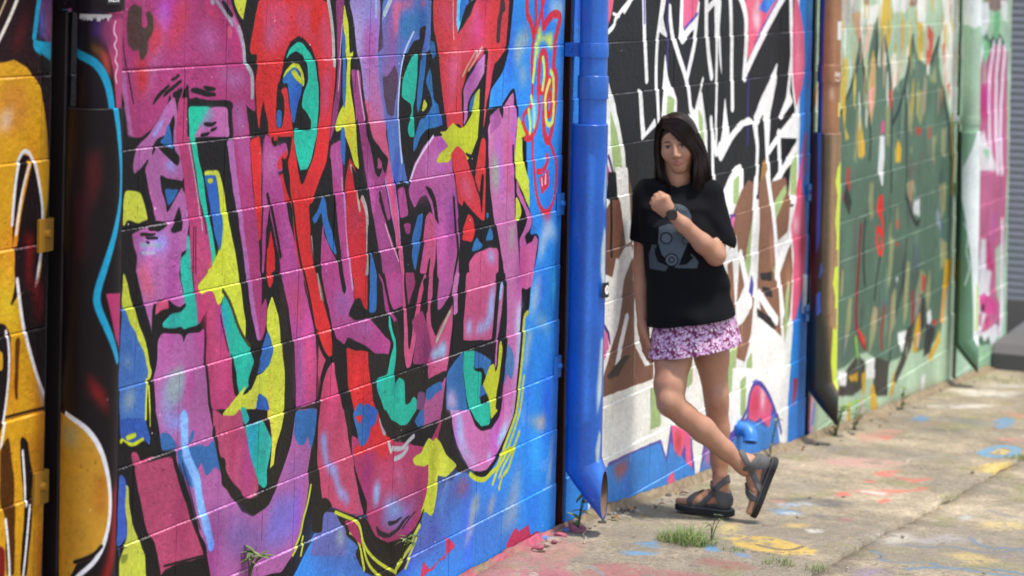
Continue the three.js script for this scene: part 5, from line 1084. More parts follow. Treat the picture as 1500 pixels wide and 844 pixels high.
function downpipe({ u, label, rTop, rLow, joint, clampAt, couplingAt, shoe, top, low, bottomY, turn = shoeTurn }) {
  const yTop = 3.0, t = thing('downpipe', label, 'downpipe', [u, 0, 0.1], 0, 'downpipes along the wall');
  const dx = 0.006, dz = 0.006;
  add('upper_pipe', lathePart([[rTop, joint - 0.03], [rTop, yTop]], joint - 0.03, yTop).translate(dx, 0, dz), top, t);
  if (couplingAt) add('coupling', lathePart([[rTop + 0.0005, couplingAt[0]], [rTop + 0.005, couplingAt[0] + 0.003], [rTop + 0.005, couplingAt[1] - 0.003], [rTop + 0.0005, couplingAt[1]]], joint - 0.03, yTop).translate(dx, 0, dz), top, t);
  if (clampAt) {
    const c = add('clamp', lathePart([[rTop + 0.0005, clampAt - 0.027], [rTop + 0.0035, clampAt - 0.026], [rTop + 0.0035, clampAt + 0.026], [rTop + 0.0005, clampAt + 0.027]], joint - 0.03, yTop).translate(dx, 0, dz), top, t);
    add('clamp_arm', box(0.03, 0.05, 0.06, 0, clampAt, -0.07), top, c);
    add('bolt', new THREE.CylinderGeometry(0.007, 0.007, 0.016, 6).rotateZ(Math.PI / 2).translate(-0.016, clampAt, -0.075), top, c);
  }
  const end = shoe ?? bottomY, tilt = shoe ? 0.42 : 0;
  // the sleeve ends on the sloping seam of the shoe
  const seg = 48, dir = V(Math.sin(turn), 0, Math.cos(turn)), side = V(Math.cos(turn), 0, -Math.sin(turn)), pos = [], uv = [], idx = [];
  const rows = [[rTop, joint], [rLow - 0.002, joint + 0.001], [rLow, joint - 0.003], [rLow, null]];
  rows.forEach(([r, y]) => { for (let i = 0; i <= seg; i++) { const a = START + i / seg * Math.PI * 2, d = V(Math.sin(a), 0, Math.cos(a)), yy = y ?? end + d.dot(dir) * r * tilt; pos.push(d.x * r + (y && r === rTop ? dx : 0), yy, d.z * r + (y && r === rTop ? dz : 0)); uv.push(i / seg, (yy - end + 0.3) / (joint - end + 0.3)); } });
  for (let k = 0; k < rows.length - 1; k++) for (let i = 0; i < seg; i++) { const a = k * (seg + 1) + i; idx.push(a, a + seg + 1, a + 1, a + 1, a + seg + 1, a + seg + 2); }
  const g = new THREE.BufferGeometry(); g.setAttribute('position', new THREE.Float32BufferAttribute(pos, 3)); g.setAttribute('uv', new THREE.Float32BufferAttribute(uv, 2)); g.setIndex(idx); g.computeVertexNormals();
  add('sleeve', g, low, t);
  if (shoe) {
    const sp = [], su = [], si = [], rings = 7;
    const point = (f, a, r) => { const d = V(Math.sin(a), 0, Math.cos(a)), q = d.dot(dir), s = d.dot(side); const A = V(0, end, 0).addScaledVector(d, r).add(V(0, q * r * tilt, 0)); const B = V(0, end - 0.105, 0).addScaledVector(dir, 0.078).addScaledVector(side, s * r).add(V(0, q * r * 1.42, 0)); const mid = A.clone().lerp(B, f); mid.addScaledVector(dir, -0.012 * Math.sin(f * Math.PI) * (q < 0 ? 0.4 : 0)); return mid; };
    for (let k = 0; k <= rings; k++) for (let i = 0; i <= seg; i++) { const a = START + i / seg * Math.PI * 2, p = point(k / rings, a, rLow + 0.0008); sp.push(p.x, p.y, p.z); su.push(i / seg, clamp((p.y - end + 0.3) / (joint - end + 0.3), 0, 1)); }
    for (let i = 0; i <= seg; i++) { const a = START + i / seg * Math.PI * 2, p = point(1, a, rLow - 0.006); sp.push(p.x, p.y, p.z); su.push(i / seg, 0.02); }
    for (let k = 0; k <= rings; k++) for (let i = 0; i < seg; i++) { const a = k * (seg + 1) + i; si.push(a, a + seg + 1, a + 1, a + 1, a + seg + 1, a + seg + 2); }
    const sg = new THREE.BufferGeometry(); sg.setAttribute('position', new THREE.Float32BufferAttribute(sp, 3)); sg.setAttribute('uv', new THREE.Float32BufferAttribute(su, 2)); sg.setIndex(si); sg.computeVertexNormals();
    const so = add('shoe', sg, low, t);
    // bare clay-coloured bore
    const bp = [], bi = []; for (const f of [0.12, 0.99]) for (let i = 0; i <= seg; i++) { const a = START + i / seg * Math.PI * 2, p = point(f, a, rLow - 0.0065); bp.push(p.x, p.y, p.z); } for (let i = 0; i < seg; i++) bi.push(i, i + 1, i + seg + 1, i + 1, i + seg + 2, i + seg + 1);
    const bg = new THREE.BufferGeometry(); bg.setAttribute('position', new THREE.Float32BufferAttribute(bp, 3)); bg.setIndex(bi); bg.computeVertexNormals();
    add('bore', bg, mat(lin(0.16, 0.1, 0.07), 0.9), so);
  }
  return t;
}
function decal(parent, name, r, aDeg, y, wArc, h, m) {   // a sticker curved round a pipe; aDeg counts from the direction facing the lane's near end
  const half = wArc / r / 2, mid = (-64.9 + aDeg) * Math.PI / 180;
  return add(name, new THREE.CylinderGeometry(r, r, h, 10, 1, true, mid - half, half * 2).translate(0.006, y, 0.006), m, parent);
}
const D10 = (face) => (face + 135.1) * 10;   // angle from the facing side, in tenths of a degree on the skin
const p1 = downpipe({ u: 4.247, label: 'near-black downpipe with cyan arc and ochre half disc sprayed on its sleeve', rTop: 0.0535, rLow: 0.067, joint: 1.705, clampAt: 1.955, top: pipeSkin('#1c1418', PIPE_TOP, 1.675, 3.0, 0.45, 0), low: pipeSkin('#150e12', PIPE_LOW, -0.4, 1.705, 0.45, 0), bottomY: -0.1 });
{
  const c = canvasOf(128, 64), x = c.getContext('2d'); x.fillStyle = '#0c0a0c'; x.fillRect(0, 0, 128, 64); x.fillStyle = '#f0f0f0'; x.font = 'bold 50px sans-serif'; x.textAlign = 'center'; x.fillText('KEN', 64, 50);
  decal(p1, 'sticker', 0.0582, 44, 1.966, 0.04, 0.03, new THREE.MeshStandardMaterial({ map: texOf(c), roughness: 0.4 }));
  const torn = new THREE.CylinderGeometry(0.0542, 0.0542, 0.02, 30, 2, true, (-64.9 - 52) * Math.PI / 180, 92 * Math.PI / 180), p = torn.attributes.position;
  for (let i = 62; i < p.count; i++) p.setY(i, p.getY(i) + rr(-0.006, 0.008)); for (let i = 31; i < 62; i++) p.setY(i, 0.004);
  add('torn_tape', torn.translate(0.006, 1.926, 0.006), mat(lin(0.55, 0.52, 0.53), 0.7), p1);
}
const BLUE = '#195aba';
const paleMarks = (list) => list.map(([col, w, ...pts]) => ['b', col, w, pts]);
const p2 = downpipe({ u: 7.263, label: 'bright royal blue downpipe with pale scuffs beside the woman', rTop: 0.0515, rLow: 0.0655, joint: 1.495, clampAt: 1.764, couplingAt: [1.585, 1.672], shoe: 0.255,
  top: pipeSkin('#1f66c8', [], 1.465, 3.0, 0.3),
  low: pipeSkin(BLUE, paleMarks([['#c3ccd0', 6, D10(46), 1050, D10(60), 1130, D10(76), 1100, D10(78), 900, D10(60), 880, D10(44), 970], ['#9fb2c6', 6, D10(52), 1220, D10(64), 1360, D10(76), 1340, D10(70), 1180], ['#c0c8ce', 7, D10(38), 540, D10(52), 720, D10(70), 720, D10(62), 520, D10(40), 440], ['#b8c0c6', 5, D10(36), 320, D10(52), 390, D10(64), 370, D10(56), 280, D10(40), 270], ['#2f7ae0', 9, D10(-8), 420, D10(10), 430, D10(14), 1380, D10(-4), 1400], ['#1f6fd6', 8, D10(20), 250, D10(60), 280, D10(60), 20, D10(30), 40]]), -0.045, 1.495, 0.3) });  // besides the scuffs, a lighter blue highlight stripe is painted down the facing side
{
  const c = canvasOf(64, 64), x = c.getContext('2d'); x.fillStyle = '#15171c'; x.fillRect(0, 0, 64, 64); x.fillStyle = '#eceaea'; x.beginPath(); x.arc(42, 32, 20, 0, 7); x.fill(); x.fillStyle = '#c02a2a'; x.fillRect(38, 22, 7, 16);
  decal(p2, 'sticker', 0.0735, 54, 0.897, 0.045, 0.055, new THREE.MeshStandardMaterial({ map: texOf(c), roughness: 0.5 }));
}
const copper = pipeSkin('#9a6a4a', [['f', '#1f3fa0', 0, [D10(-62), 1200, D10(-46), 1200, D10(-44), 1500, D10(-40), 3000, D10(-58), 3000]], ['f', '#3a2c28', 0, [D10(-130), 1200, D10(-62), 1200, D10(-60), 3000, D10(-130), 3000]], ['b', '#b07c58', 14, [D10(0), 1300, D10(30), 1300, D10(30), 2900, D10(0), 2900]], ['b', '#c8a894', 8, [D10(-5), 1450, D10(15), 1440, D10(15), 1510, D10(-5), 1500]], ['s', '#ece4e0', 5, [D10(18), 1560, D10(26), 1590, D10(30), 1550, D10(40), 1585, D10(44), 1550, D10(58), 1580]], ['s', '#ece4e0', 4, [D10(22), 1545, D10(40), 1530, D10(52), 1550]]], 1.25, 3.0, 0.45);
const p3 = downpipe({ u: 10.215, label: 'copper brown downpipe with black sleeve edged in yellow green', rTop: 0.054, rLow: 0.07, joint: 1.285, couplingAt: [1.53, 1.618], clampAt: 2.2, shoe: 0.06, turn: 0.26,
  top: copper,
  low: pipeSkin('#8a6c4e', [['f', '#12110e', 0, [D10(-135), -400, D10(-12), -400, D10(-14), 260, D10(-20), 800, D10(-14), 1100, D10(-18), 1285, D10(-135), 1285]], ['b', '#3a3426', 16, [D10(-20), -300, D10(6), -300, D10(8), 500, D10(4), 1285, D10(-18), 1285, D10(-22), 500]], ['b', '#1a201a', 18, [D10(-30), -300, D10(40), -300, D10(24), 130, D10(4), 330, D10(-24), 420]], ['f', '#1f3fa0', 0, [D10(-44), 700, D10(-30), 760, D10(-28), 1000, D10(-32), 1285, D10(-46), 1285, D10(-42), 1000]], ['f', '#2a58b4', 0, [D10(-36), 400, D10(-20), 420, D10(-24), 520, D10(-38), 500]], ['f', '#2a58b4', 0, [D10(-28), 580, D10(-16), 620, D10(-22), 660]], ['b', '#a98a68', 10, [D10(14), 420, D10(30), 420, D10(30), 1285, D10(14), 1285]], ['f', '#cbdc40', 0, [D10(44), 40, D10(110), -200, D10(110), 1190, D10(46), 1120, D10(34), 1050, D10(48), 980, D10(36), 860, D10(48), 780, D10(40), 640, D10(30), 560, D10(46), 480, D10(36), 340, D10(28), 180]], ['f', '#a07e5c', 0, [D10(20), 360, D10(54), 330, D10(56), 430, D10(24), 450]], ['f', '#a07e5c', 0, [D10(40), 640, D10(60), 640, D10(58), 720, D10(44), 720]]], -0.24, 1.285, 0.42) });
decal(p3, 'sticker', 0.0548, 50, 1.785, 0.035, 0.09, mat(lin(0.7, 0.7, 0.66), 0.6));
decal(p3, 'sticker', 0.0548, 62, 1.40, 0.03, 0.07, mat(lin(0.7, 0.55, 0.08), 0.6));
downpipe({ u: 13.2, label: 'pale green downpipe with white painted band at the far end of the wall', rTop: 0.054, rLow: 0.07, joint: 1.112, clampAt: 1.18, shoe: -0.16, turn: 0.2,
  top: pipeSkin('#a3c6ab', [['f', '#e4ebec', 0, [D10(-120), 1760, D10(-40), 1770, D10(0), 1745, D10(40), 1765, D10(90), 1740, D10(140), 1750, D10(140), 3000, D10(-120), 3000]], ['b', '#a9c4ac', 12, [D10(-10), 1150, D10(30), 1150, D10(30), 1700, D10(-10), 1700]]], 1.08, 3.0, 0.45),
  low: pipeSkin('#dfe8ea', [['f', '#2c4436', 0, [D10(-135), -600, D10(-45), -600, D10(-40), 300, D10(-52), 1112, D10(-135), 1112]], ['f', '#5f8a70', 0, [D10(-45), -600, D10(30), -600, D10(28), 0, D10(10), 300, D10(-10), 500, D10(-44), 700]], ['f', '#7fa88c', 0, [D10(-40), 900, D10(0), 1000, D10(30), 1112, D10(-50), 1112]], ['s', '#cfe0da', 6, [D10(-30), 560, D10(0), 500, D10(-20), 380, D10(10), 300, D10(-20), 180]], ['f', '#b8d84c', 0, [D10(45), -100, D10(75), -100, D10(75), 200, D10(50), 180]], ['f', '#c88a4c', 0, [D10(64), 900, D10(90), 900, D10(90), 1060, D10(70), 1040]]], -0.46, 1.112, 0.45) });

// small bent overflow spout low on the wall
{
  const t = thing('overflow_spout', 'small blue bent spout pipe with dark red bore low on the white lettered bay', 'spout', [9.27, 0.005, 0]);
  const paintM = mat('#2f78cc', 0.4);
  const c = new THREE.CatmullRomCurve3([V(0, 0, -0.03), V(0, 0, 0.02), V(-0.005, -0.006, 0.056), V(-0.022, -0.028, 0.078), V(-0.036, -0.06, 0.084)]);
  t.scale.setScalar(0.78);
  add('elbow', new THREE.TubeGeometry(c, 18, 0.042, 20), paintM, t);
  add('mouth', new THREE.TorusGeometry(0.039, 0.006, 10, 24).applyQuaternion(new THREE.Quaternion().setFromUnitVectors(V(0, 0, 1), V(-0.42, -0.9, 0.12).normalize())).translate(-0.036, -0.06, 0.084), paintM, t);
  add('bore', new THREE.CircleGeometry(0.04, 24).applyQuaternion(new THREE.Quaternion().setFromUnitVectors(V(0, 0, 1), V(-0.42, -0.9, 0.12).normalize())).translate(-0.0335, -0.0545, 0.0833), mat(lin(0.06, 0.016, 0.013), 0.9, { side: THREE.DoubleSide }), t);
  add('wall_flange', new THREE.CylinderGeometry(0.05, 0.05, 0.012, 20).rotateX(Math.PI / 2).translate(0, 0, 0.004), paintM, t);
}

// ---------- far end of the lane ----------
{
  const t = thing('clad_building', 'grey building clad in narrow horizontal ribs beyond the end of the wall', 'building', [16.4, level(16.4) - 0.1, 0]);
  const rib = mat(lin(0.29, 0.29, 0.305), 0.55, { metalness: 0.2 }), ribs = [new THREE.BoxGeometry(0.035, 0.05, 3.4, 1, 1, 1)];
  { const p = ribs[0].attributes.position; for (let i = 0; i < p.count; i++) if (p.getX(i) < 0 && p.getY(i) > 0) p.setX(i, 0.008); ribs[0].computeVertexNormals(); }
  add('wall_core', box(0.3, 4.4, 3.4, 0.2, 2.2, -0.4), mat(lin(0.05, 0.05, 0.06), 0.9), t);
  for (let i = 0; i < 46; i++) { const o = add('cladding_rib', ribs[0], rib, t); o.position.set(0.035, 0.42 + i * 0.054, -0.4); }
  add('fascia', box(0.05, 1.4, 3.4, 0.02, 3.62, -0.4), mat(lin(0.3, 0.33, 0.38), 0.6), t);
  add('plinth', box(0.06, 0.42, 3.4, 0.02, 0.19, -0.4), mat(lin(0.14, 0.13, 0.12), 0.9), t);
  const br = add('brace', box(0.03, 0.03, 0.9), mat(lin(0.06, 0.06, 0.07), 0.6), t); br.position.set(-0.02, 3.12, 0.15); br.rotation.x = 0.75;
}
{
  const s = new THREE.Shape(); s.moveTo(0, 0); s.lineTo(1.5, 0); s.lineTo(1.5, 0.2); s.lineTo(0.06, 0.18); s.lineTo(0, 0.13); s.closePath();
  const g = new THREE.ExtrudeGeometry(s, { depth: 1.6, bevelSize: 0.012, bevelThickness: 0.012, bevelSegments: 2 });
  tag(add('concrete_step', g, mat(lin(0.1, 0.1, 0.105), 0.85, { bumpMap: relief, bumpScale: 0.003 })), 'low dark grey concrete step at the foot of the wall end', 'step').position.set(14.36, level(14.5) - 0.02, 0.016);
}

// ---------- stones, rubble and litter along the foot of the wall ----------
function stoneGeo(r, sq) { const g = new THREE.IcosahedronGeometry(r, 1), p = g.attributes.position, o = rr(0, 99); for (let i = 0; i < p.count; i++) { const v = V(p.getX(i), p.getY(i), p.getZ(i)), k = 0.7 + 0.6 * noise(v.x / r * 1.3 + o, v.y / r * 1.3 + v.z / r * 0.9 + o); p.setXYZ(i, v.x * k, v.y * k * sq, v.z * k * 0.8); } g.computeVertexNormals(); return g; }
const stoneGeos = [0, 1, 2, 3, 4, 5].map(() => stoneGeo(1, rr(0.5, 0.8))), stoneMats = [mat(lin(0.2, 0.17, 0.13), 0.95), mat(lin(0.28, 0.25, 0.2), 0.95), mat(lin(0.1, 0.09, 0.08), 0.95), mat(lin(0.33, 0.3, 0.27), 0.95)], paintedMats = [mat('#a8566a', 0.85), mat('#5b7ab0', 0.85), mat('#8f5c64', 0.9), mat('#9a8478', 0.95)];
function stone(u, n, r, painted, label, group) { const ms = painted ? paintedMats : stoneMats, o = add(painted ? 'painted_rubble' : 'stone', stoneGeos[Math.floor(rnd() * 6)], ms[Math.floor(rnd() * 4)]); o.scale.set(r * (painted ? 1.7 : 1), r * (painted ? 0.8 : 1), r); o.position.set(u, level(u) + r * 0.2, n); o.rotation.set(rr(-0.3, 0.3), rr(0, 6), rr(-0.3, 0.3)); return tag(o, label, painted ? 'rubble' : 'stone', group); }
for (let i = 0; i < 12; i++) stone(rr(6.85, 7.4), rr(0.03, 0.085), rr(0.01, 0.024), true, 'lump of pink or blue painted rubble against the foot of the wall', 'painted rubble at the wall foot');
for (let i = 0; i < 26; i++) stone(rr(7.4, 8.3), rr(0.015, 0.11), rr(0.005, 0.016), false, 'small loose stone on the dirt between blue downpipe and woman', 'loose stones by the blue downpipe');
for (let i = 0; i < 24; i++) stone(rr(9.4, 13.6), rr(0.02, 0.14), rr(0.006, 0.016), false, 'small loose stone along the foot of the green and white bays', 'loose stones along the far bays');
for (let i = 0; i < 14; i++) stone(rr(6.9, 10), rr(0.25, 1.9), rr(0.004, 0.011), false, 'tiny pebble lying out on the concrete paving', 'pebbles on the paving');
{ // a lip of grit and crumbled mortar where wall meets paving
  const pos = [], idx = [], N = 420; for (let i = 0; i <= N; i++) { const u = lerp(4.3, 14.3, i / N), w = 0.012 + (u < 7.5 ? 0.05 : 0.07) * fbm(u * 3, 1, 3), h = (u < 7.5 ? 0.004 : 0.01) + (u < 7.5 ? 0.012 : 0.024) * fbm(u * 6, 9, 3); for (const [n, y] of [[-0.004, h + 0.012], [w * 0.35, h], [w * 0.75, h * 0.45], [w * 1.1, -0.012]]) pos.push(u, level(u) + y + (rnd() - 0.5) * 0.006, Math.max(0.0045, n + (rnd() - 0.5) * 0.006)); if (i < N) for (let j = 0; j < 3; j++) { const a = i * 4 + j; idx.push(a, a + 1, a + 4, a + 1, a + 5, a + 4); } }
  const g = new THREE.BufferGeometry(); g.setAttribute('position', new THREE.Float32BufferAttribute(pos, 3)); g.setIndex(idx); g.computeVertexNormals();
  const col = []; for (let i = 0; i < pos.length / 3; i++) { const u = pos[i * 3], k = 0.7 + 0.6 * hash(i, 3), pk = u < 7.35 ? clamp(fbm(u * 8, 4, 2) * 2.2 - 0.4, 0, 1) : 0; const c = [lerp(0.22, 0.38, pk) * k, lerp(0.17, 0.08, pk) * k, lerp(0.11, 0.13, pk) * k]; col.push(...c); }
  g.setAttribute('color', new THREE.Float32BufferAttribute(col, 3));
  tag(add('grit', g, new THREE.MeshStandardMaterial({ vertexColors: true, roughness: 1 })), 'strip of grit and crumbled mortar along the wall foot', 'grit', null, 'stuff');
}

{ // dry leaves and twigs caught along the wall foot
  const dl = new THREE.PlaneGeometry(1, 0.5, 6, 2), p = dl.attributes.position; for (let i = 0; i < p.count; i++) { const x = p.getX(i) + 0.5; p.setY(i, p.getY(i) * Math.max(0.05, Math.sin(Math.PI * x))); p.setZ(i, 0.12 * Math.sin(x * 5) + Math.abs(p.getY(i)) * 0.6); } dl.rotateX(-Math.PI / 2); dl.computeVertexNormals();
  const dm = [mat(lin(0.2, 0.11, 0.05), 0.9, { side: THREE.DoubleSide }), mat(lin(0.3, 0.2, 0.1), 0.9, { side: THREE.DoubleSide }), mat(lin(0.12, 0.07, 0.04), 0.9, { side: THREE.DoubleSide })];
  for (let i = 0; i < 16; i++) { const u = i < 10 ? rr(7.3, 8.4) : rr(9.8, 11.6), o = add('dead_leaf', dl, dm[i % 3]); o.scale.setScalar(rr(0.025, 0.05)); o.rotation.set(rr(-0.2, 0.2), rr(0, 6), rr(-0.2, 0.2)); o.position.set(u, level(u) + 0.008, rr(0.05, 0.17)); tag(o, i < 10 ? 'dry brown leaf on the dirt beside the blue downpipe' : 'dry brown leaf lying below the copper brown downpipe', 'leaf', i < 10 ? 'dry leaves by the blue downpipe' : 'dry leaves by the brown downpipe'); }
  const tm = mat(lin(0.42, 0.36, 0.28), 0.9);
  for (const [u, n, L, a, label] of [[7.18, 0.14, 0.16, 0.4, 'pale bare twig lying on the pink stained paving'], [7.6, 0.1, 0.11, 2.4, 'short pale twig among the stones by the wall']]) { const o = tag(add('twig', tapered([V(-L / 2, 0, 0), V(-L * 0.1, 0.006, 0.008), V(L * 0.2, 0.003, -0.004), V(L / 2, 0.002, 0.006)], [0.0032, 0.0016], 5), tm), label, 'twig'); o.position.set(u, level(u) + 0.005, n); o.rotation.y = a; }
}

// ---------- weeds and grass ----------
const leafMat = (r, g, b) => new THREE.MeshPhysicalMaterial({ color: lin(r, g, b), roughness: 0.6, side: THREE.DoubleSide, transmission: 0.3, thickness: 0 });
const greens = [leafMat(0.13, 0.22, 0.05), leafMat(0.09, 0.16, 0.035), leafMat(0.2, 0.28, 0.08)], stemMat = mat(lin(0.07, 0.09, 0.03), 0.8);
const leafGeo = (() => { const g = new THREE.PlaneGeometry(1, 0.34, 8, 2).translate(0.5, 0, 0), p = g.attributes.position; for (let i = 0; i < p.count; i++) { const x = p.getX(i), w = Math.pow(Math.sin(Math.PI * Math.pow(x, 0.75)), 0.8); p.setY(i, p.getY(i) * Math.max(0.04, w)); p.setZ(i, Math.abs(p.getY(i)) * 0.5 - x * x * 0.22); } g.rotateX(-Math.PI / 2); g.computeVertexNormals(); return g; })();
function weed(u, n, h, stems, leafLen, label, spread = 0.3, base = 0) {
  const t = thing('weed', label, 'weed', [u, level(u) + base, n], 0, 'weeds growing from the wall foot');
  for (let s = 0; s < stems; s++) {
    const a = rr(-0.6, Math.PI + 0.6), lean = rr(0.1, spread) * h, hh = h * rr(0.6, 1), top = V(Math.cos(a) * lean, hh, Math.abs(Math.sin(a)) * lean + 0.01), mid = top.clone().multiplyScalar(0.5).add(V(rr(-0.01, 0.01), hh * 0.06, 0));
    add('stem', tapered([V(0, -0.02, 0), mid, top], [0.0032, 0.0014], 5), stemMat, t);
    const nl = Math.round(hh / 0.028);
    for (let i = 1; i <= nl; i++) { const f = i / nl, c = V(0, 0, 0).lerp(mid, Math.min(1, f * 2)).lerp(top, Math.max(0, f * 2 - 1)); const end = f > 0.92 ? 3 : 1; for (let e = 0; e < end; e++) { const l = add('leaf', leafGeo, greens[Math.floor(rnd() * 3)], t); l.position.copy(c); l.rotation.set(0, rr(0, 6.28), rr(-0.3, 0.7)); l.scale.setScalar(leafLen * rr(0.6, 1.15)); } }
  }
  return t;
}
weed(7.34, 0.045, 0.25, 3, 0.055, 'thin leafy weed climbing in front of the blue downpipe shoe', 0.3);
weed(10.62, 0.05, 0.17, 5, 0.05, 'straggly weed under the copper brown downpipe shoe', 0.5);
weed(10.9, 0.06, 0.12, 4, 0.045, 'low weed at the foot of the dark green bay', 0.6);
weed(11.9, 0.05, 0.12, 3, 0.045, 'upright weed against the camouflage lettering', 0.25);
weed(9.62, 0.03, 0.2, 2, 0.03, 'spindly weed beside the small blue spout', 0.15);
weed(14.6, 0.5, 0.25, 7, 0.07, 'bushy weed growing behind the dark concrete step', 0.5, 0.24);
weed(7.44, 0.53, 0.11, 3, 0.03, 'small seedling weed standing beside the bright grass tuft', 0.5);
{ // two sprigs rooted in the bed joints of the magenta bay
  weed(5.12, 0.012, 0.05, 5, 0.05, 'small grassy weed rooted in a low joint of the magenta lettered bay', 0.7, 0.36);
  weed(6.02, 0.012, 0.055, 5, 0.035, 'tiny weed rooted in a joint below the yellow arrow', 0.7, 0.2);
}
function grassTuft(u, n, R, count, len, label) {
  const parts = []; for (let i = 0; i < count; i++) { const a = rr(0, 6.28), r = R * Math.sqrt(rnd()), x = Math.cos(a) * r * 1.2, z = Math.sin(a) * r * 1.5, L = len * rr(0.5, 1.2) * (1 - 0.4 * r / R), b = rr(0, 6.28), ln = rr(0.3, 1.5) * L, w = rr(0.002, 0.0042), g = new THREE.PlaneGeometry(w, 1, 1, 4).translate(0, 0.5, 0), p = g.attributes.position; for (let k = 0; k < p.count; k++) { const f = p.getY(k), xx = p.getX(k) * (1 - f * 0.9); p.setXYZ(k, x + Math.cos(b) * ln * f * f - Math.sin(b) * xx, L * f * (1 - 0.35 * f * ln / L), z + Math.sin(b) * ln * f * f + Math.cos(b) * xx); } parts.push(g); }
  const g = mix(parts); g.computeVertexNormals(); const col = []; for (let i = 0; i < count; i++) { const k = rr(0.6, 1.2), y = rr(0.7, 1.3); for (let j = 0; j < 24; j++) col.push(0.2 * k * y, 0.29 * k, 0.06 * k); } g.setAttribute('color', new THREE.Float32BufferAttribute(col, 3));
  const o = add('grass_tuft', g, new THREE.MeshPhysicalMaterial({ vertexColors: true, roughness: 0.7, side: THREE.DoubleSide, transmission: 0.25, thickness: 0 })); o.position.set(u, level(u), n); tag(o, label, 'grass', null, 'stuff');
}
grassTuft(7.36, 0.47, 0.075, 420, 0.085, 'bright green grass tuft in the paving near the sandals');
grassTuft(7.22, 0.86, 0.04, 70, 0.045, 'thin grass growing beside the yellow painted face');
grassTuft(7.33, 0.66, 0.03, 40, 0.03, 'sparse grass between blue paint marks');
grassTuft(7.2, 1.0, 0.03, 50, 0.04, 'short grass in the paving joint near the lane end');
grassTuft(9.1, 1.0, 0.03, 40, 0.03, 'short grass in the joint further up the paving');
grassTuft(10.5, 1.0, 0.05, 90, 0.045, 'green grass in the joint beside yellow paint');
grassTuft(13.6, 0.25, 0.2, 260, 0.06, 'patchy dry grass at the far wall foot');

// ---------- surfaces from distance fields ----------
function nets(f, lo, hi, h) {
  const n = [0, 1, 2].map((k) => Math.ceil((hi[k] - lo[k]) / h) + 1), [nx, ny, nz] = n, val = new Float32Array(nx * ny * nz), id = new Int32Array(nx * ny * nz).fill(-1), pos = [], idx = [];
  for (let z = 0, i = 0; z < nz; z++) for (let y = 0; y < ny; y++) for (let x = 0; x < nx; x++, i++) val[i] = f(lo[0] + x * h, lo[1] + y * h, lo[2] + z * h);
  const sx = 1, sy = nx, sz = nx * ny, C = [0, sx, sy, sx + sy, sz, sz + sx, sz + sy, sz + sx + sy], E = [[0, 1], [0, 2], [0, 4], [1, 3], [1, 5], [2, 3], [2, 6], [3, 7], [4, 5], [4, 6], [5, 7], [6, 7]];
  for (let z = 0; z < nz - 1; z++) for (let y = 0; y < ny - 1; y++) for (let x = 0; x < nx - 1; x++) {
    const b = x + y * sy + z * sz; let m = 0; for (let k = 0; k < 8; k++) if (val[b + C[k]] < 0) m |= 1 << k; if (m === 0 || m === 255) continue;
    let px = 0, py = 0, pz = 0, c = 0;
    for (const [p, q] of E) { const a = val[b + C[p]], d = val[b + C[q]]; if ((a < 0) === (d < 0)) continue; const t = a / (a - d); px += lerp(p & 1, q & 1, t); py += lerp((p >> 1) & 1, (q >> 1) & 1, t); pz += lerp(p >> 2, q >> 2, t); c++; }
    id[b] = pos.length / 3; pos.push(lo[0] + (x + px / c) * h, lo[1] + (y + py / c) * h, lo[2] + (z + pz / c) * h);
  }
  const q4 = (a, b, c, d, flip) => { if (a < 0 || b < 0 || c < 0 || d < 0) return; if (flip) idx.push(a, c, b, a, d, c); else idx.push(a, b, c, a, c, d); };
  for (let z = 1; z < nz - 1; z++) for (let y = 1; y < ny - 1; y++) for (let x = 1; x < nx - 1; x++) {
    const b = x + y * sy + z * sz, s = val[b] < 0;
    if (s !== (val[b + sx] < 0)) q4(id[b - sy - sz], id[b - sz], id[b], id[b - sy], !s);
    if (s !== (val[b + sy] < 0)) q4(id[b - sx - sz], id[b - sx], id[b], id[b - sz], !s);
    if (s !== (val[b + sz] < 0)) q4(id[b - sx - sy], id[b - sy], id[b], id[b - sx], !s);
  }
  const nor = new Float32Array(pos.length), e = h * 0.5; for (let i = 0; i < pos.length; i += 3) { const [x, y, z] = [pos[i], pos[i + 1], pos[i + 2]], g = V(f(x + e, y, z) - f(x - e, y, z), f(x, y + e, z) - f(x, y - e, z), f(x, y, z + e) - f(x, y, z - e)).normalize(); nor[i] = g.x; nor[i + 1] = g.y; nor[i + 2] = g.z; }
  const g = new THREE.BufferGeometry(); g.setAttribute('position', new THREE.Float32BufferAttribute(pos, 3)); g.setAttribute('normal', new THREE.Float32BufferAttribute(nor, 3)); g.setIndex(idx); return g;
}
const smin = (a, b, k) => { const h = Math.max(k - Math.abs(a - b), 0) / k; return Math.min(a, b) - h * h * k * 0.25; };
const smax = (a, b, k) => -smin(-a, -b, k);
const cone = (a, b, ra, rb) => { const [ax, ay, az] = a, dx = b[0] - ax, dy = b[1] - ay, dz = b[2] - az, L = dx * dx + dy * dy + dz * dz || 1e-9; return (x, y, z) => { const px = x - ax, py = y - ay, pz = z - az, t = clamp((px * dx + py * dy + pz * dz) / L, 0, 1); return Math.hypot(px - dx * t, py - dy * t, pz - dz * t) - (ra + (rb - ra) * t); }; };
const blob = (c, r) => (x, y, z) => { const a = (x - c[0]) / r[0], b = (y - c[1]) / r[1], d = (z - c[2]) / r[2], k0 = Math.hypot(a, b, d), k1 = Math.hypot(a / r[0], b / r[1], d / r[2]); return k1 < 1e-6 ? -Math.min(...r) : k0 * (k0 - 1) / k1; };
const chain = (pts) => pts.slice(1).map((p, i) => cone(pts[i], p, pts[i][3], p[3]));
const join = (list, k) => (x, y, z) => { let d = 1e9; for (const f of list) d = smin(d, f(x, y, z), k); return d; };
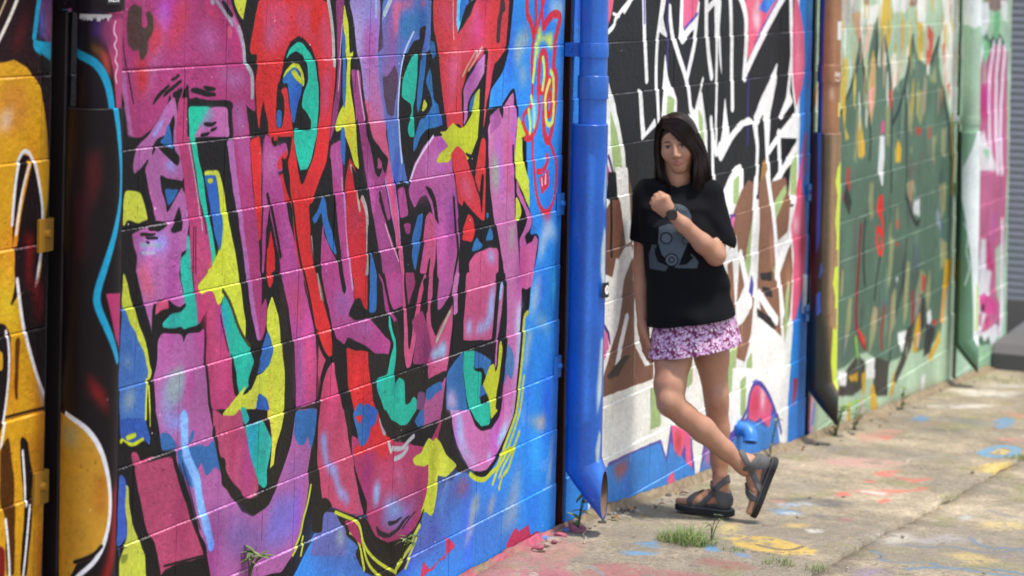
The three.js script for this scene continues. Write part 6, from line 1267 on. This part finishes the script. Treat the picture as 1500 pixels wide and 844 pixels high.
const mul = (a, s) => a.map((v) => v * s), sum = (...l) => l.reduce((a, b) => a.map((v, i) => v + b[i])), at3 = (o, d, s) => [o[0] + d[0] * s, o[1] + d[1] * s, o[2] + d[2] * s];
const unit = (a) => mul(a, 1 / Math.hypot(...a)), cross = (a, b) => [a[1] * b[2] - a[2] * b[1], a[2] * b[0] - a[0] * b[2], a[0] * b[1] - a[1] * b[0]];

// ---------- the woman ----------
{
  const root = thing('person', 'woman in black t-shirt and floral skirt leaning against the graffiti wall, arm folded to chest', 'person', [7.95, level(7.95) + 0.012, 0.371], HEADING - Math.PI / 2);
  // local axes: x to the lane's open side as the viewer sees it, y up, z towards the near end of the lane
  const SKIN = [0.4, 0.205, 0.13], tint = (g, fn) => { const p = g.attributes.position, c = []; for (let i = 0; i < p.count; i++) c.push(...fn(p.getX(i), p.getY(i), p.getZ(i))); g.setAttribute('color', new THREE.Float32BufferAttribute(c, 3)); return g; };
  const plain = (g) => tint(g, (x, y, z) => { const k = 0.86 + 0.16 * fbm(x * 26 + 9, y * 26 + z * 20, 3) + 0.14 * noise(x * 170 + 9, y * 170 + z * 90), red = clamp(fbm(x * 14 + 40, y * 14 + z * 9, 3) - 0.4, 0, 0.3); return [SKIN[0] * k * (1 + red * 0.12), SKIN[1] * k * (1 - red * 0.35), SKIN[2] * k * (1 - red * 0.4)]; });
  const parts = [];
  // limbs and trunk
  const W = [-0.225, 1.19, 0.17], E = [-0.033, 1.014, 0.1];
  const limbs = [
    ...chain([[-0.105, 0.74, -0.01, 0.1], [-0.15, 0.95, -0.02, 0.092], [-0.175, 1.12, -0.02, 0.1], [-0.178, 1.2, -0.03, 0.075]]),
    ...chain([[-0.175, 1.2, -0.035, 0.058], [-0.176, 1.29, -0.015, 0.05], [-0.178, 1.36, -0.01, 0.052]]),
    ...chain([[-0.178, 1.215, -0.03, 0.06], [-0.046, 1.208, -0.008, 0.04], [-0.024, 1.11, 0.035, 0.037], [...E, 0.038], [-0.085, 1.062, 0.13, 0.036], [-0.163, 1.135, 0.157, 0.028], [...W, 0.0215]]),
    ...chain([[-0.178, 1.215, -0.03, 0.06], [-0.29, 1.2, -0.045, 0.038], [-0.304, 1.07, -0.06, 0.035], [-0.306, 0.94, -0.065, 0.031], [-0.304, 0.86, -0.055, 0.031], [-0.3, 0.735, -0.035, 0.021]]),
    // forward crossing leg
    ...chain([[-0.165, 0.74, -0.01, 0.088], [-0.183, 0.6, 0.03, 0.07], [-0.198, 0.51, 0.09, 0.06], [-0.197, 0.448, 0.115, 0.05], [-0.14, 0.4, 0.11, 0.045], [-0.07, 0.346, 0.1, 0.047], [0.02, 0.265, 0.088, 0.036], [0.085, 0.205, 0.08, 0.027], [0.1, 0.19, 0.08, 0.027]]),
    // standing leg
    ...chain([[-0.045, 0.74, -0.03, 0.09], [-0.028, 0.6, -0.025, 0.066], [-0.01, 0.46, -0.01, 0.047], [-0.006, 0.42, -0.015, 0.044], [0.002, 0.32, -0.035, 0.045], [0.008, 0.2, -0.02, 0.033], [0.013, 0.115, 0.008, 0.027], [0.013, 0.09, 0.012, 0.027]]),
  ];
  const kneecap = join([blob([-0.212, 0.458, 0.15], [0.026, 0.032, 0.022]), blob([-0.01, 0.45, 0.03], [0.022, 0.03, 0.014])], 0.01);
  const bodyF = (x, y, z) => { let d = 1e9; for (let i = 0; i < limbs.length; i++) d = smin(d, limbs[i](x, y, z), 0.018); return smin(d, kneecap(x, y, z), 0.03); };
  parts.push(plain(nets(bodyF, [-0.39, 0.08, -0.15], [0.16, 1.37, 0.24], 0.0085)));
  // closed hand held to the chest
  {
    const d = unit(sum(W, mul(E, -1))), nb = unit(sum([-0.25, 0.1, 1], mul(d, -(d[0] * -0.25 + d[1] * 0.1 + d[2])))), q = mul(cross(nb, d), 1).map((v) => -v);
    const P = (a, b, c) => sum(W, mul(d, a > 0 ? a * 0.7 : a), mul(q, b * 0.82), mul(nb, c * 0.86)), L = [];
    [[0.072, 0.03], [0.078, 0.01], [0.074, -0.01], [0.066, -0.028]].forEach(([len, off], i) => {
      const r = [0.0105, 0.0108, 0.0102, 0.0092][i], K = P(len, off, 0.006), p1 = P(len + 0.014, off * 0.96, -0.026), p2 = P(len - 0.016, off * 0.9, -0.036), p3 = P(len - 0.032, off * 0.9, -0.022);
      L.push([cone(P(0.004, off * 0.5, 0), K, 0.016, 0.0125), 0.02], [cone(K, p1, r * 1.12, r), 0.006], [cone(p1, p2, r, r * 0.94), 0.004], [cone(p2, p3, r * 0.94, r * 0.8), 0.004]);
    });
    L.push([cone(P(-0.03, 0, 0), P(0.02, 0, -0.004), 0.0225, 0.022), 0.02], [cone(P(0.012, 0.022, -0.012), P(0.042, 0.038, -0.024), 0.0145, 0.012), 0.012], [cone(P(0.042, 0.038, -0.024), P(0.068, 0.03, -0.04), 0.0115, 0.0105), 0.006], [cone(P(0.068, 0.03, -0.04), P(0.08, 0.014, -0.05), 0.0105, 0.009), 0.004]);
    const f = (x, y, z) => { let v = 1e9; for (const [g, k] of L) v = smin(v, g(x, y, z), k); return v; };
    const c = P(0.04, 0, -0.015); parts.push(plain(nets(f, c.map((v) => v - 0.085), c.map((v) => v + 0.085), 0.0027)));
    // watch
    const watch = new THREE.Group(); watch.name = 'wristwatch'; root.add(watch); const w0 = P(-0.012, 0, 0), basis = new THREE.Matrix4().makeBasis(V(...q), V(...d), V(...nb)); watch.matrixAutoUpdate = true; watch.position.set(...w0); watch.quaternion.setFromRotationMatrix(basis);
    const band = new THREE.TorusGeometry(0.0275, 0.009, 8, 36); band.scale(1, 1, 1.1); band.rotateX(Math.PI / 2); add('strap', band, mat(lin(0.012, 0.012, 0.014), 0.6), watch);
    add('case', new THREE.CylinderGeometry(0.02, 0.0215, 0.011, 28).rotateX(Math.PI / 2).translate(0.004, 0, 0.0345), mat(lin(0.02, 0.02, 0.022), 0.35), watch);
    add('dial', new THREE.CylinderGeometry(0.0165, 0.0165, 0.002, 24).rotateX(Math.PI / 2).translate(0.004, 0, 0.0405), mat(lin(0.03, 0.033, 0.04), 0.15), watch);
  }
  // relaxed hand hanging by the skirt
  {
    const w = [-0.3, 0.735, -0.035], L = [[cone(w, [-0.295, 0.69, -0.028], 0.021, 0.02), 0.02]];
    [[-0.008, -0.022, 0.078], [0.0, -0.006, 0.086], [0.004, 0.01, 0.08], [0.006, 0.024, 0.062]].forEach(([ox, oz, len], i) => { const K = [-0.289 + ox, 0.658, -0.024 + oz], r = 0.0095 - i * 0.0004; L.push([cone([-0.297, 0.72, -0.03 + oz * 0.4], K, 0.014, 0.0115), 0.016], [cone(K, [K[0] + 0.008, K[1] - len * 0.5, K[2] + 0.006], r * 1.08, r), 0.005], [cone([K[0] + 0.008, K[1] - len * 0.5, K[2] + 0.006], [K[0] + 0.024, K[1] - len * 0.92, K[2] + 0.004], r, r * 0.85), 0.004]); });
    L.push([cone([-0.295, 0.712, -0.012], [-0.284, 0.676, 0.014], 0.014, 0.0115), 0.012], [cone([-0.284, 0.676, 0.014], [-0.272, 0.642, 0.022], 0.011, 0.009), 0.005]);
    const f = (x, y, z) => { let v = 1e9; for (const [g, k] of L) v = smin(v, g(x, y, z), k); return v; };
    parts.push(plain(nets(f, [-0.36, 0.56, -0.08], [-0.24, 0.76, 0.06], 0.003)));
  }
  // feet, in their own frames: x heel to toe, y up from the sole
  const footF = join([...chain([[0.03, 0.03, 0, 0.029], [0.09, 0.034, 0.002, 0.03], [0.15, 0.02, 0.004, 0.021]]), ...chain([[0.13, 0.02, -0.022, 0.02], [0.158, 0.016, -0.024, 0.016]]), ...chain([[0.13, 0.018, 0.022, 0.018], [0.15, 0.015, 0.026, 0.014]]), ...chain([[0.042, 0.04, 0, 0.03], [0.046, 0.085, 0, 0.029], [0.05, 0.125, 0, 0.031]]), blob([0.046, 0.075, 0.024], [0.014, 0.014, 0.012]), blob([0.046, 0.082, -0.024], [0.014, 0.014, 0.012])], 0.02);
  const toes = [[-0.031, 0.212, 0.0125], [-0.011, 0.214, 0.0095], [0.006, 0.206, 0.009], [0.021, 0.196, 0.0085], [0.034, 0.182, 0.008]].map(([z, x, r]) => cone([0.15, 0.014, z * 0.95], [x, r * 0.9, z], r * 1.05, r));
  const fullFoot = (x, y, z) => { let d = footF(x, y, z); for (const t of toes) d = smin(d, t(x, y, z), 0.006); return d; };
  const sandalGrey = mat(lin(0.085, 0.088, 0.093), 0.75), sandalDark = mat(lin(0.014, 0.014, 0.016), 0.8), welt = mat(lin(0.075, 0.077, 0.082), 0.8);
  const strapOf = (bands, cell = 0.003) => nets((x, y, z) => { const d = footF(x, y, z); let b = 1e9; for (const [c, n, w] of bands) b = Math.min(b, Math.abs((x - c[0]) * n[0] + (y - c[1]) * n[1] + (z - c[2]) * n[2]) - w); return Math.max(d - 0.0065, b, -(d - 0.0005), -y - 0.002); }, [-0.02, -0.006, -0.06], [0.2, 0.13, 0.06], cell);
  const bandA = strapOf([[[0.148, 0.02, 0], unit([1, 0.15, 0.25]), 0.015]]), bandB = strapOf([[[0.094, 0.03, 0], unit([1, 0.9, 0]), 0.011]]), bandC = strapOf([[[0.03, 0.066, 0], unit([-0.5, 1, 0]), 0.0085]]), quarter = nets((x, y, z) => { const d = footF(x, y, z); return Math.max(d - 0.0055, -(d - 0.0005), x - 0.03 - y * 0.5, y - 0.052 - x * 0.4, -y - 0.002); }, [-0.02, -0.006, -0.06], [0.12, 0.12, 0.06], 0.003), side = nets((x, y, z) => { const d = footF(x, y, z); return Math.max(d - 0.005, -(d - 0.0005), y - 0.016 - 0.008 * Math.sin(x * 40), -y - 0.002, x - 0.15, 0.03 - x); }, [-0.02, -0.006, -0.06], [0.2, 0.12, 0.06], 0.003);
  const outline = new THREE.Shape(); outline.moveTo(-0.008, 0); outline.bezierCurveTo(-0.008, 0.03, 0.02, 0.037, 0.05, 0.036); outline.bezierCurveTo(0.09, 0.034, 0.12, 0.046, 0.16, 0.046); outline.bezierCurveTo(0.205, 0.044, 0.232, 0.01, 0.228, -0.016); outline.bezierCurveTo(0.226, -0.045, 0.18, -0.05, 0.14, -0.044); outline.bezierCurveTo(0.1, -0.036, 0.06, -0.034, 0.03, -0.036); outline.bezierCurveTo(0.004, -0.036, -0.008, -0.02, -0.008, 0);
  const soleGeo = (d, s, b) => { const g = new THREE.ExtrudeGeometry(outline, { depth: d, bevelSize: b, bevelThickness: b, bevelSegments: 3, curveSegments: 20 }); g.rotateX(Math.PI / 2); g.scale(s, 1, s); return g; };
  const feet = [[[0.052, 0.024, 0.035], unit([-0.858, 0, -0.515]), [0, 1, 0]], [[0.2, 0.232, 0.08], unit([-0.36, -0.933, 0]), unit([-0.933, 0.36, 0])]];
  feet.forEach(([o, fx, fy], i) => {
    const fz = cross(fx, fy), m = new THREE.Matrix4().makeBasis(V(...fx), V(...fy), V(...fz)).setPosition(...o);
    parts.push(plain(nets(fullFoot, [-0.02, -0.005, -0.07], [0.24, 0.13, 0.07], 0.0032).applyMatrix4(m)));
    const s = new THREE.Group(); s.name = 'sandal'; m.decompose(s.position, s.quaternion, s.scale); root.add(s);
    add('sole', soleGeo(0.014, 1, 0.004).translate(0, -0.006, 0), sandalDark, s); add('footbed', soleGeo(0.004, 0.985, 0.002).translate(0.001, -0.0005, 0), welt, s);
    for (const g of [bandA, bandB, bandC]) add('strap', g, sandalGrey, s); add('heel_cup', quarter, sandalGrey, s); add('side_panel', side, sandalGrey, s);
  });
  // head
  const HM = new THREE.Matrix4().compose(V(-0.18, 1.43, -0.005), new THREE.Quaternion().setFromEuler(new THREE.Euler(0.06, -0.18, 0.16, 'YXZ')), V(1, 1, 1));
  {
    const skull = join([blob([0, 0.022, -0.018], [0.071, 0.088, 0.088]), blob([0, -0.02, 0.022], [0.054, 0.075, 0.062]), cone([0, -0.045, 0.02], [0, -0.08, 0.045], 0.045, 0.022), cone([0.033, -0.056, 0.005], [0.009, -0.087, 0.042], 0.018, 0.014), cone([-0.033, -0.056, 0.005], [-0.009, -0.087, 0.042], 0.018, 0.014), blob([0.034, -0.026, 0.048], [0.024, 0.024, 0.022]), blob([-0.034, -0.026, 0.048], [0.024, 0.024, 0.022]), cone([0, -0.04, -0.02], [0, -0.13, -0.02], 0.05, 0.05)], 0.028);
    const brow = join([cone([0.012, 0.017, 0.078], [0.042, 0.02, 0.062], 0.007, 0.006), cone([-0.012, 0.017, 0.078], [-0.042, 0.02, 0.062], 0.007, 0.006)], 0.01);
    const noseF = join([cone([0, 0.008, 0.078], [0, -0.032, 0.099], 0.0065, 0.0095), blob([0.0095, -0.037, 0.089], [0.0075, 0.006, 0.009]), blob([-0.0095, -0.037, 0.089], [0.0075, 0.006, 0.009])], 0.008);
    const lips = join([cone([0.022, -0.059, 0.071], [0.004, -0.0585, 0.0805], 0.0026, 0.004), cone([-0.022, -0.059, 0.071], [-0.004, -0.0585, 0.0805], 0.0026, 0.004), cone([0.019, -0.0645, 0.0725], [0, -0.067, 0.079], 0.004, 0.005), cone([-0.019, -0.0645, 0.0725], [0, -0.067, 0.079], 0.004, 0.005)], 0.005);
    const f = (x, y, z) => {
      let d = smin(skull(x, y, z), brow(x, y, z), 0.014), ax = Math.abs(x);
      d = smax(d, -(Math.hypot((ax - 0.03) / 1.5, y - 0.001, z - 0.086) - 0.0135), 0.014);
      d = smin(d, Math.hypot(ax - 0.03, y, z - 0.0625) - 0.0125, 0.003);
      d = smin(d, Math.hypot((ax - 0.03) * 0.75, (y - 0.0075) * 1.6, z - 0.069) - 0.0085, 0.004);
      d = smin(d, noseF(x, y, z), 0.012); d = smin(d, lips(x, y, z), 0.006);
      d = Math.max(d, -(Math.hypot(x * 0.35, (y + 0.0615) * 1.6, z - 0.0875) - 0.0052));
      return smin(d, Math.hypot((ax - 0.072) * 2, y + 0.008, (z + 0.005) * 1.4) - 0.026, 0.008);
    };
    const g = nets(f, [-0.1, -0.125, -0.12], [0.1, 0.125, 0.125], 0.0028);
    tint(g, (x, y, z) => {
      const ax = Math.abs(x), k = 0.95 + 0.1 * noise(x * 120 + 30, y * 120); let c = mul(SKIN, k);
      const mixTo = (t, w) => { w = clamp(w, 0, 1); c = c.map((v, i) => lerp(v, t[i], w)); };
      if (z > 0.03) {
        mixTo([0.36, 0.12, 0.11], 1.6 - Math.hypot(x / 0.025, (y + 0.0625 - x * x * 5) / 0.0075) * 1.4);
        mixTo([0.05, 0.025, 0.018], 2.2 - Math.hypot((ax - 0.029) / 0.0185, (y - 0.021 + (ax - 0.029) * (ax - 0.029) * 6) / 0.0042) * 2);
        const ex = ax - 0.03; mixTo([0.24, 0.21, 0.195], 2.5 - Math.hypot(ex / 0.0125, y / 0.0055) * 2.3); mixTo([0.03, 0.02, 0.015], 3 - Math.hypot(ex / 0.006, y / 0.0065) * 2.8);
        mixTo([0.025, 0.018, 0.016], 2.4 - Math.hypot(ex / 0.016, (y - 0.0062 + ex * ex * 14) / 0.0026) * 2.0);
        mixTo([0.42, 0.17, 0.13], (1 - Math.hypot((ax - 0.04) / 0.022, (y + 0.03) / 0.018)) * 0.45);
      }
      return c;
    });
    g.scale(0.94, 1, 1); parts.push(g.applyMatrix4(HM));
  }
  add('body', mergeGeometries(parts), new THREE.MeshPhysicalMaterial({ vertexColors: true, roughness: 0.52, sheen: 0.15, sheenRoughness: 0.5 }), root);
  // hair: dark under-volume and many locks falling from a side parting
  {
    const locks = [];
    const under = nets((x, y, z) => { let d = blob([0.004, 0.028, -0.022], [0.081, 0.094, 0.096])(x, y, z); const fall = blob([0.006, -0.055, -0.04], [0.096, 0.105, 0.075])(x, y, z); d = smin(d, fall, 0.03); const face = Math.hypot((x + 0.01) / 0.95, (y + 0.035) / 1.5, 0) - 0.056; const cut = Math.max(-z + 0.012, Math.hypot((x + 0.008) / 0.06, (y + 0.04) / 0.096) - 1); return Math.max(d, -cut * 0.05); }, [-0.12, -0.17, -0.13], [0.12, 0.135, 0.1], 0.005);
    locks.push(under);
    const px = -0.036;
    for (let i = 0; i < 760; i++) {
      const right = rnd() < 0.52, f = rnd(), back = Math.pow(f, 0.8);   // f from the front of the parting to the back
      const a = right ? lerp(0.62, 3.3, back) : -lerp(0.8, 2.9, back), jit = rr(-0.006, 0.006), z0 = lerp(0.062, -0.06, back), out = rr(0.93, 1.05);
      const s = Math.sin(a), c = Math.cos(a), len = -0.168 + rr(-0.014, 0.014) + (right ? -0.004 : 0.004), fw = Math.abs(a) < 1.9 ? rnd() * (right ? 0.55 : 0.8) : 0;
      const brim = V(s * 0.079 * out, 0.03 + rr(-0.006, 0.006), c * 0.09 * out - 0.014);
      const pts = [V(px + jit, 0.108 - (z0 > 0.02 ? (z0 - 0.02) * 0.75 : 0) - (z0 < -0.03 ? (-0.03 - z0) * 0.3 : 0) + rr(-0.002, 0.003), z0)];
      if (right && a < 1.35) { const w = (1.35 - a) / 0.73; pts.push(V(lerp(0.035, -0.012, w), lerp(0.1, 0.062, w), lerp(0.05, 0.08, w)), V(lerp(0.068, 0.018, w), lerp(0.062, 0.026, w), lerp(0.052, 0.085, w))); brim.set(lerp(s * 0.084, 0.05, w), lerp(0.02, -0.012, w), lerp(c * 0.088, 0.074, w)); }
      else { const q = V(lerp(px, brim.x, 0.6), 0.1, lerp(z0, brim.z, 0.5)), e = Math.sqrt(Math.max(0.05, 1 - (q.x / 0.088) ** 2 - ((q.z + 0.02) / 0.102) ** 2)); q.y = 0.022 + 0.088 * e; pts.push(q); }
      pts.push(brim, V(s * 0.096 * out + 0.006, -0.055, c * 0.088 * out - 0.016), V(s * 0.108 * out * (1 - fw * 0.45) + 0.004, -0.115, c * 0.083 * out - 0.014 + fw * 0.05), V(s * 0.104 * out * (1 - fw * 0.75) + 0.004, len, c * 0.078 * out - 0.016 + fw * 0.075));
      locks.push(tapered(pts, [0.0028, 0.0038, 0.0042, 0.004, 0.0034, 0.0008], 5));
    }
    const g = mergeGeometries(locks.map((q) => { const n = q.index ? q.toNonIndexed() : q; n.deleteAttribute('uv'); return n; })).applyMatrix4(HM), p = g.attributes.position, col = new Float32Array(p.count * 3);
    let i0 = 0; const span = (n, k) => { for (let i = 0; i < n; i++) { col[(i0 + i) * 3] = 0.0115 * k; col[(i0 + i) * 3 + 1] = 0.0048 * k; col[(i0 + i) * 3 + 2] = 0.0038 * k; } i0 += n; };
    for (const q of locks) span(q.index ? q.index.count : q.attributes.position.count, rr(0.5, 1.5));
    g.setAttribute('color', new THREE.BufferAttribute(col, 3));
    add('hair', g, new THREE.MeshPhysicalMaterial({ vertexColors: true, roughness: 0.42, specularIntensity: 0.4 }), root);
  }
  // t-shirt
  {
    const rows = [[0.66, -0.106, 0.181, 0.146, 0.0], [0.76, -0.107, 0.179, 0.143, 0.0], [0.88, -0.128, 0.16, 0.118, 0.0], [1.0, -0.152, 0.15, 0.118, 0.0], [1.1, -0.168, 0.152, 0.125, 0.0], [1.18, -0.176, 0.15, 0.115, -0.012], [1.25, -0.178, 0.125, 0.08, -0.03], [1.4, -0.178, 0.09, 0.06, -0.03]];
    const row = (y) => { let i = 0; while (i < rows.length - 2 && y > rows[i + 1][0]) i++; const [a, b] = [rows[i], rows[i + 1]], t = clamp((y - a[0]) / (b[0] - a[0]), 0, 1), s = t * t * (3 - 2 * t); return [1, 2, 3, 4].map((k) => lerp(a[k], b[k], s)); };
    const yoke = join([cone([-0.178, 1.245, -0.035], [-0.052, 1.238, -0.012], 0.056, 0.052), cone([-0.178, 1.245, -0.035], [-0.29, 1.226, -0.045], 0.056, 0.05)], 0.02), sl = cone([-0.05, 1.222, -0.008], [-0.01, 1.06, 0.045], 0.056, 0.062), sr = cone([-0.29, 1.215, -0.045], [-0.305, 1.06, -0.058], 0.052, 0.05), neck = cone([-0.178, 1.262, -0.012], [-0.18, 1.36, 0.01], 0.053, 0.07);
    const f = (x, y, z) => {
      const [cx, hw, hd, cz] = row(y), dx = x - cx, dz = z - cz, e = 2.4, k = Math.pow(Math.pow(Math.abs(dx) / hw, e) + Math.pow(Math.abs(dz) / hd, e), 1 / e);
      let d = (k - 1) * Math.min(hw, hd) * 0.9; d = Math.max(d, y - 1.275);
      d = smin(d, yoke(x, y, z), 0.05);
      const slv = Math.max(sl(x, y, z), -(y - 1.062 + (x + 0.01) * 0.5)); d = smin(d, slv, 0.022);
      d = smin(d, Math.max(sr(x, y, z), 1.045 - y), 0.02);
      const fold = 0.0085 * Math.sin(26 * (y * 0.8 + dx * 0.9) + 5 * noise(x * 8 + 3, y * 7)) * clamp((1.05 - y) * 4, 0, 1) * clamp((0.5 + dx * 4), 0.1, 1) + 0.0026 * Math.sin(46 * dx + 6 * noise(x * 5, y * 5 + 7)) * clamp((0.86 - y) * 6, 0, 1) + 0.004 * Math.sin(60 * (y - 1.1) + 70 * (x + 0.05)) * Math.exp(-((x + 0.06) ** 2 + (y - 1.1) ** 2) * 180) + 0.003 * (noise(x * 30, y * 26 + z * 20) - 0.5);
      d += fold;
      d = Math.max(d, 0.75 + 0.15 * (x + 0.106) - y);
      return smax(d, -neck(x, y, z), 0.006);
    };
    const g = nets(f, [-0.4, 0.66, -0.18], [0.09, 1.32, 0.19], 0.0065), p = g.attributes.position, n = g.attributes.normal, uv = [];
    for (let i = 0; i < p.count; i++) uv.push(n.getZ(i) > 0.15 && p.getY(i) < 1.24 ? (p.getX(i) + 0.4) / 0.5 : 0.01, n.getZ(i) > 0.15 ? (p.getY(i) - 0.7) / 0.6 : 0.01);
    g.setAttribute('uv', new THREE.Float32BufferAttribute(uv, 2));
    const c = canvasOf(1000, 1200), x = c.getContext('2d'); x.fillStyle = '#121317'; x.fillRect(0, 0, 1000, 1200);
    const X = (v) => (v - 0.014 + 0.4) / 0.5 * 1000, Y = (v) => (1.3 - v - 0.02) / 0.6 * 1200, poly = (col, pts) => { x.fillStyle = col; x.beginPath(); pts.forEach(([a, b]) => x.lineTo(X(a), Y(b))); x.closePath(); x.fill(); };
    // helmet, mask, round eyepiece and filter can, all in worn greys
    x.fillStyle = '#48525c'; x.beginPath(); x.ellipse(X(-0.17), Y(1.135), 112, 104, 0.25, Math.PI, 2 * Math.PI + 0.35); x.fill();
    poly('#22272d', [[-0.262, 1.098], [-0.235, 1.128], [-0.13, 1.13], [-0.115, 1.1], [-0.2, 1.11]]);
    poly('#525d67', [[-0.238, 1.1], [-0.2, 1.114], [-0.14, 1.1], [-0.128, 1.04], [-0.15, 0.985], [-0.19, 0.965], [-0.222, 0.985], [-0.24, 1.04]]);
    poly('#434c55', [[-0.262, 1.03], [-0.272, 0.99], [-0.268, 0.935], [-0.21, 0.93], [-0.2, 0.95], [-0.24, 0.965], [-0.25, 1.0], [-0.245, 1.03]]);
    poly('#48525c', [[-0.19, 0.965], [-0.15, 0.985], [-0.11, 1.0], [-0.085, 0.97], [-0.09, 0.945], [-0.17, 0.945]]);
    poly('#111317', [[-0.252, 1.02], [-0.235, 1.0], [-0.215, 0.985], [-0.205, 0.955], [-0.24, 0.97], [-0.25, 0.99]]);
    poly('#111317', [[-0.15, 0.985], [-0.12, 1.0], [-0.105, 0.985], [-0.13, 0.96], [-0.16, 0.955]]);
    for (const [a, b, r, col] of [[-0.21, 1.058, 48, '#262c32'], [-0.21, 1.058, 36, '#5c6771'], [-0.135, 1.05, 30, '#262c32'], [-0.135, 1.05, 22, '#57626c'], [-0.188, 0.975, 52, '#1d2227'], [-0.188, 0.975, 42, '#5a656e'], [-0.188, 0.975, 26, '#2b3238'], [-0.188, 0.975, 14, '#57616a']]) { x.fillStyle = col; x.beginPath(); x.arc(X(a), Y(b), r, 0, 7); x.fill(); }
    for (let i = 0; i < 1600; i++) { x.fillStyle = 'rgba(21,23,27,.5)'; x.fillRect(rr(230, 640), rr(280, 760), rr(1, 4), rr(1, 3)); }
    add('t_shirt', g, new THREE.MeshPhysicalMaterial({ map: texOf(c), roughness: 0.95, specularIntensity: 0.25 }), root);
  }
  // skirt
  {
    const seg = 96, rowsN = 12, pos = [], uv = [], idx = [], pt = (a, t, off) => { const y0 = 0.82, bottom = 0.634 + 0.178 * (Math.cos(a) * 0.176), y = lerp(y0, bottom, t), hw = lerp(0.145, 0.18, t) + off, hd = lerp(0.1, 0.15, t) + off, w = 0.004 * Math.sin(a * 9 + 2) * t + 0.003 * Math.sin(a * 17) * t; return [-0.099 + 0.0 * t + Math.cos(a) * (hw + w), y, Math.sin(a) * (hd + w)]; };
    for (const off of [0, -0.003]) for (let r = 0; r <= rowsN; r++) for (let i = 0; i <= seg; i++) { const a = i / seg * Math.PI * 2, p = pt(a, r / rowsN, off); pos.push(...p); uv.push(i / seg * 13, p[1] * 13); }
    const st = seg + 1, half = st * (rowsN + 1); for (let r = 0; r < rowsN; r++) for (let i = 0; i < seg; i++) { const a = r * st + i; idx.push(a, a + 1, a + st, a + 1, a + st + 1, a + st, half + a, half + a + st, half + a + 1, half + a + 1, half + a + st, half + a + st + 1); }
    for (let i = 0; i < seg; i++) { const a = rowsN * st + i, b = half + a; idx.push(a, a + 1, b, a + 1, b + 1, b); }
    const g = new THREE.BufferGeometry(); g.setAttribute('position', new THREE.Float32BufferAttribute(pos, 3)); g.setAttribute('uv', new THREE.Float32BufferAttribute(uv, 2)); g.setIndex(idx); g.computeVertexNormals();
    const c = canvasOf(512, 512), x = c.getContext('2d'); x.fillStyle = '#6e2a54'; x.fillRect(0, 0, 512, 512);
    const flower = (cx, cy, s, col) => { for (const ox of [-512, 0, 512]) for (const oy of [-512, 0, 512]) { x.save(); x.translate(cx + ox, cy + oy); x.rotate(cx); x.fillStyle = col; for (let k = 0; k < 5; k++) { x.rotate(Math.PI * 2 / 5); x.beginPath(); x.ellipse(0, -s * 0.55, s * 0.34, s * 0.5, 0, 0, 7); x.fill(); } x.fillStyle = '#8a3a68'; x.beginPath(); x.arc(0, 0, s * 0.18, 0, 7); x.fill(); x.restore(); } };
    for (let i = 0; i < 84; i++) flower(rr(0, 512), rr(0, 512), rr(22, 42), ['#dcc2e0', '#cda6d2', '#e8d8ec', '#c08cbc'][i % 4]);
    for (let i = 0; i < 70; i++) { x.fillStyle = ['#7a2c5a', '#dcc4e2', '#4e1838'][i % 3]; x.beginPath(); x.ellipse(rr(0, 512), rr(0, 512), rr(4, 12), rr(3, 8), rr(0, 3), 0, 7); x.fill(); }
    const t = texOf(c); t.wrapS = t.wrapT = THREE.RepeatWrapping;
    add('skirt', g, new THREE.MeshStandardMaterial({ map: t, roughness: 0.85 }), root);
  }
}

renderer.render(scene, camera);
